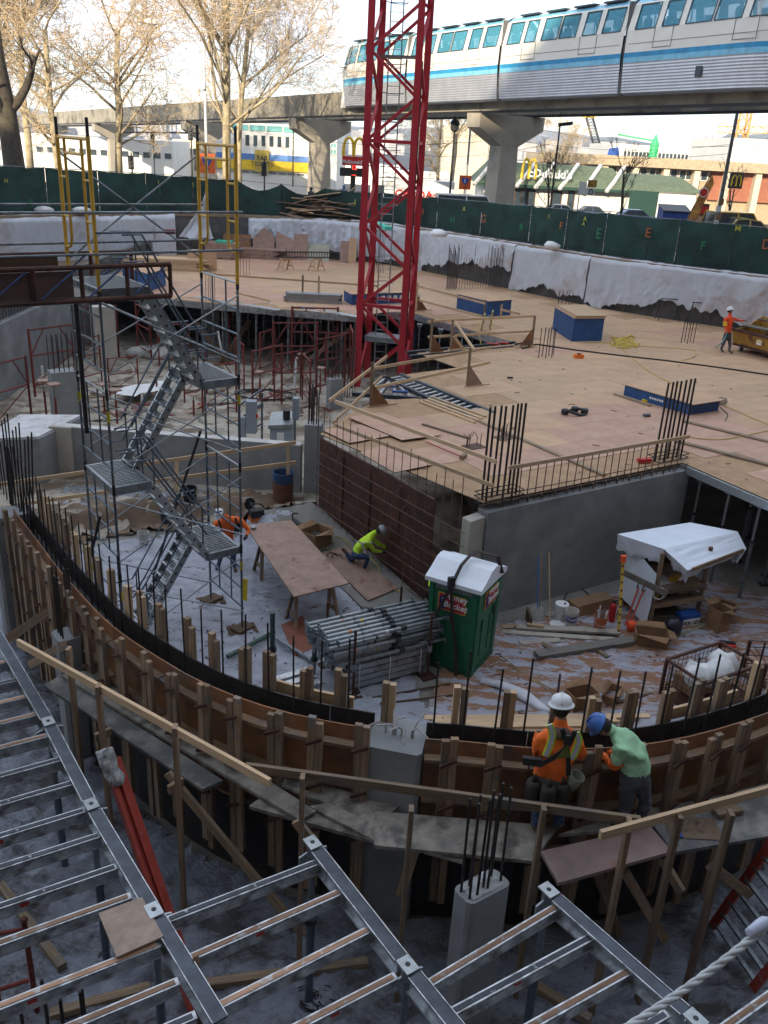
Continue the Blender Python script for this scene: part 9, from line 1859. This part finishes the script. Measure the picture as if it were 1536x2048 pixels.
# --- green worker leaning on the form
y=7.74; fl=V(1250,1660,y);fr=V(1282,1658,y)
JG=dict(pelvis=Q(1272,1552,.05),waist=Q(1274,1528,.08),chest=Q(1258,1488,.14),neck=Q(1228,1463,.17),head=Q(1214,1456,.18),shL=Q(1240,1500,.0),elL=Q(1228,1535,.05),haL=Q(1206,1508,.3),shR=Q(1266,1474,.26),elR=Q(1238,1508,.38),haR=Q(1208,1500,.45),hipL=Q(1256,1568,.0),hipR=Q(1284,1562,.1),knL=Q(1250,1612,.1),anL=Vector((fl.x,fl.y,PLANK+.07)),toL=Vector((fl.x-.13,fl.y+.12,PLANK+.03)),knR=Q(1290,1606,.14),anR=Vector((fr.x,fr.y+.08,PLANK+.07)),toR=Vector((fr.x-.1,fr.y+.2,PLANK+.03)))
t,J=person(JG,'worker in mint green shirt and blue hard hat leaning over the curved form',mint,gray_tr,glove,(-1,.35,-.55),helm_b,.62,org_s,1.12,lv=3,wr=.024)
# --- kneeling worker in lime jacket
b=GH(735,1143,.09); y=b.y
JK=dict(pelvis=Q(712,1108,.0),waist=Q(716,1097,.02),chest=Q(735,1078,.06),neck=Q(748,1066,.08),head=Q(755,1063,.08),shL=Q(738,1086,-.10),elL=Q(748,1102,-.02),haL=Q(764,1103,.18),shR=Q(744,1076,.22),elR=Q(760,1090,.28),haR=Q(772,1095,.34),hipL=Q(714,1112,-.06),hipR=Q(708,1112,.12),knL=Q(737,1114,-.1),anL=Q(728,1137,-.04),toL=Q(738,1144,-.08),knR=Q(702,1121,.18),anR=Q(690,1102,.22),toR=Q(683,1097,.22))
t,J=person(JK,'kneeling worker in lime yellow jacket tying the rebar mat',lime_s,ten,glove,(1,.5,-.7),helm_g,1.95)
bandstrip(t,[V(px,py,y-.14) for px,py in ((712,1082),(722,1086),(728,1098),(730,1106))],.035,refl,'reflective_band',(0,-1,.2)); bandstrip(t,[V(px,py,y-.15) for px,py in ((722,1087),(735,1085),(744,1086))],.03,refl,'reflective_band',(0,-1,.2))
# --- worker bent over the table
b=GH(437,1138,.0); b2=GH(470,1143,.0); y=b.y
JT=dict(pelvis=Q(455,1086,.12),waist=Q(456,1068,.08),chest=Q(457,1042,.0),neck=Q(450,1033,-.16),head=Q(444,1030,-.22),shL=Q(430,1046,-.02),elL=Q(432,1070,-.14),haL=Q(462,1080,-.22),shR=Q(482,1040,.02),elR=Q(498,1062,-.02),haR=Q(492,1072,-.2),hipL=Q(445,1096,.12),hipR=Q(466,1096,.12),knL=Q(440,1118,.0),anL=b+Vector((0,0,.09)),toL=b+Vector((-.03,-.16,.05)),knR=Q(467,1121,.0),anR=b2+Vector((0,0,.09)),toR=b2+Vector((.05,-.15,.05)))
t,J=person(JT,'worker in orange shirt and white helmet bent over the far end of the table',org_s,ten,glove,(-.25,-1,-.9),helm_w,1.9)
for a in (((437,1040),(441,1052),(444,1068)),((471,1035),(473,1050),(468,1068))): bandstrip(t,[V(px,py,y-.2) for px,py in a],.05,harn,'harness_strap',(0,-1,.2))
# --- worker at the yellow dumpster
b=G(1441,704,DZ);b2=G(1458,706,DZ); y=b.y
JD=dict(pelvis=Q(1455,668,.05),waist=Q(1457,657,.05),chest=Q(1459,641,.05),neck=Q(1460,630,.05),head=Q(1460,624,.05),shL=Q(1451,637,-.08),elL=Q(1450,652,-.12),haL=Q(1455,664,-.22),shR=Q(1466,637,.18),elR=Q(1477,641,.2),haR=Q(1489,641,.25),hipL=Q(1450,675,.0),hipR=Q(1459,675,.1),knL=Q(1446,689,.02),anL=b+Vector((0,0,.09)),toL=b+Vector((.08,-.14,.04)),knR=Q(1460,690,.08),anR=b2+Vector((0,.05,.09)),toR=b2+Vector((.1,-.1,.04)))
t,J=person(JD,'worker in orange shirt and white helmet beside the yellow dumpster',mat('red_orange_shirt',(.80,.085,.02),.8,objvar=0),gray_tr,glove,(1,.2,-.2),helm_w,1.9)
for px in (1447,1450,1453): bandstrip(t,[V(px,643,y-.2),V(px,652,y-.2)],.05,mat('yellow_print%d'%px,(.75,.55,.05),.6),'yellow_print',(0,-1,.2))
h=G(1432,692,DZ+.02); solid(MB().path(bez([V(1455,664,y-.25),V(1450,676,y-.2),V(1441,688,y-.2),h]),.022,6),'hose',mat('aqua_hose',(.15,.38,.42),.6),'pale blue hose hanging from the hand of the dumpster worker','hose')
# --- worker seen through the bars beside the toilet, and one behind the mast
def stand(x,yy,z,fx,lab,shirt,helm):
    f=Vector(fx).normalized(); s=Vector((f.y,-f.x,0)); P=lambda a,b,c:Vector((x,yy,z))+s*a+f*b+Vector((0,0,c))
    return person(dict(pelvis=P(0,0,.95),waist=P(0,0,1.08),chest=P(0,.03,1.32),neck=P(0,.05,1.5),head=P(0,.07,1.6),shL=P(-.19,.02,1.42),elL=P(-.24,.06,1.15),haL=P(-.2,.28,1.05),shR=P(.19,.02,1.42),elR=P(.24,.06,1.15),haR=P(.2,.28,1.05),hipL=P(-.1,0,.9),hipR=P(.1,0,.9),knL=P(-.11,.04,.5),anL=P(-.11,0,.09),toL=P(-.12,.16,.04),knR=P(.11,.05,.5),anR=P(.11,.02,.09),toR=P(.13,.18,.04)),lab,shirt,ten,glove,(f.x,f.y,-.3),helm,1.9)
_p=G(888,1114,1.72); stand(_p.x,_p.y,0,(-.3,-1,0),'worker in lime and orange half hidden behind the bars left of the toilet',lime_s,helm_w); stand(1.0,41.6,.95,(-1,-.4,0),'worker with white helmet half hidden low behind the crane mast',mat('navy_jacket',(.03,.04,.06),.9),helm_w)
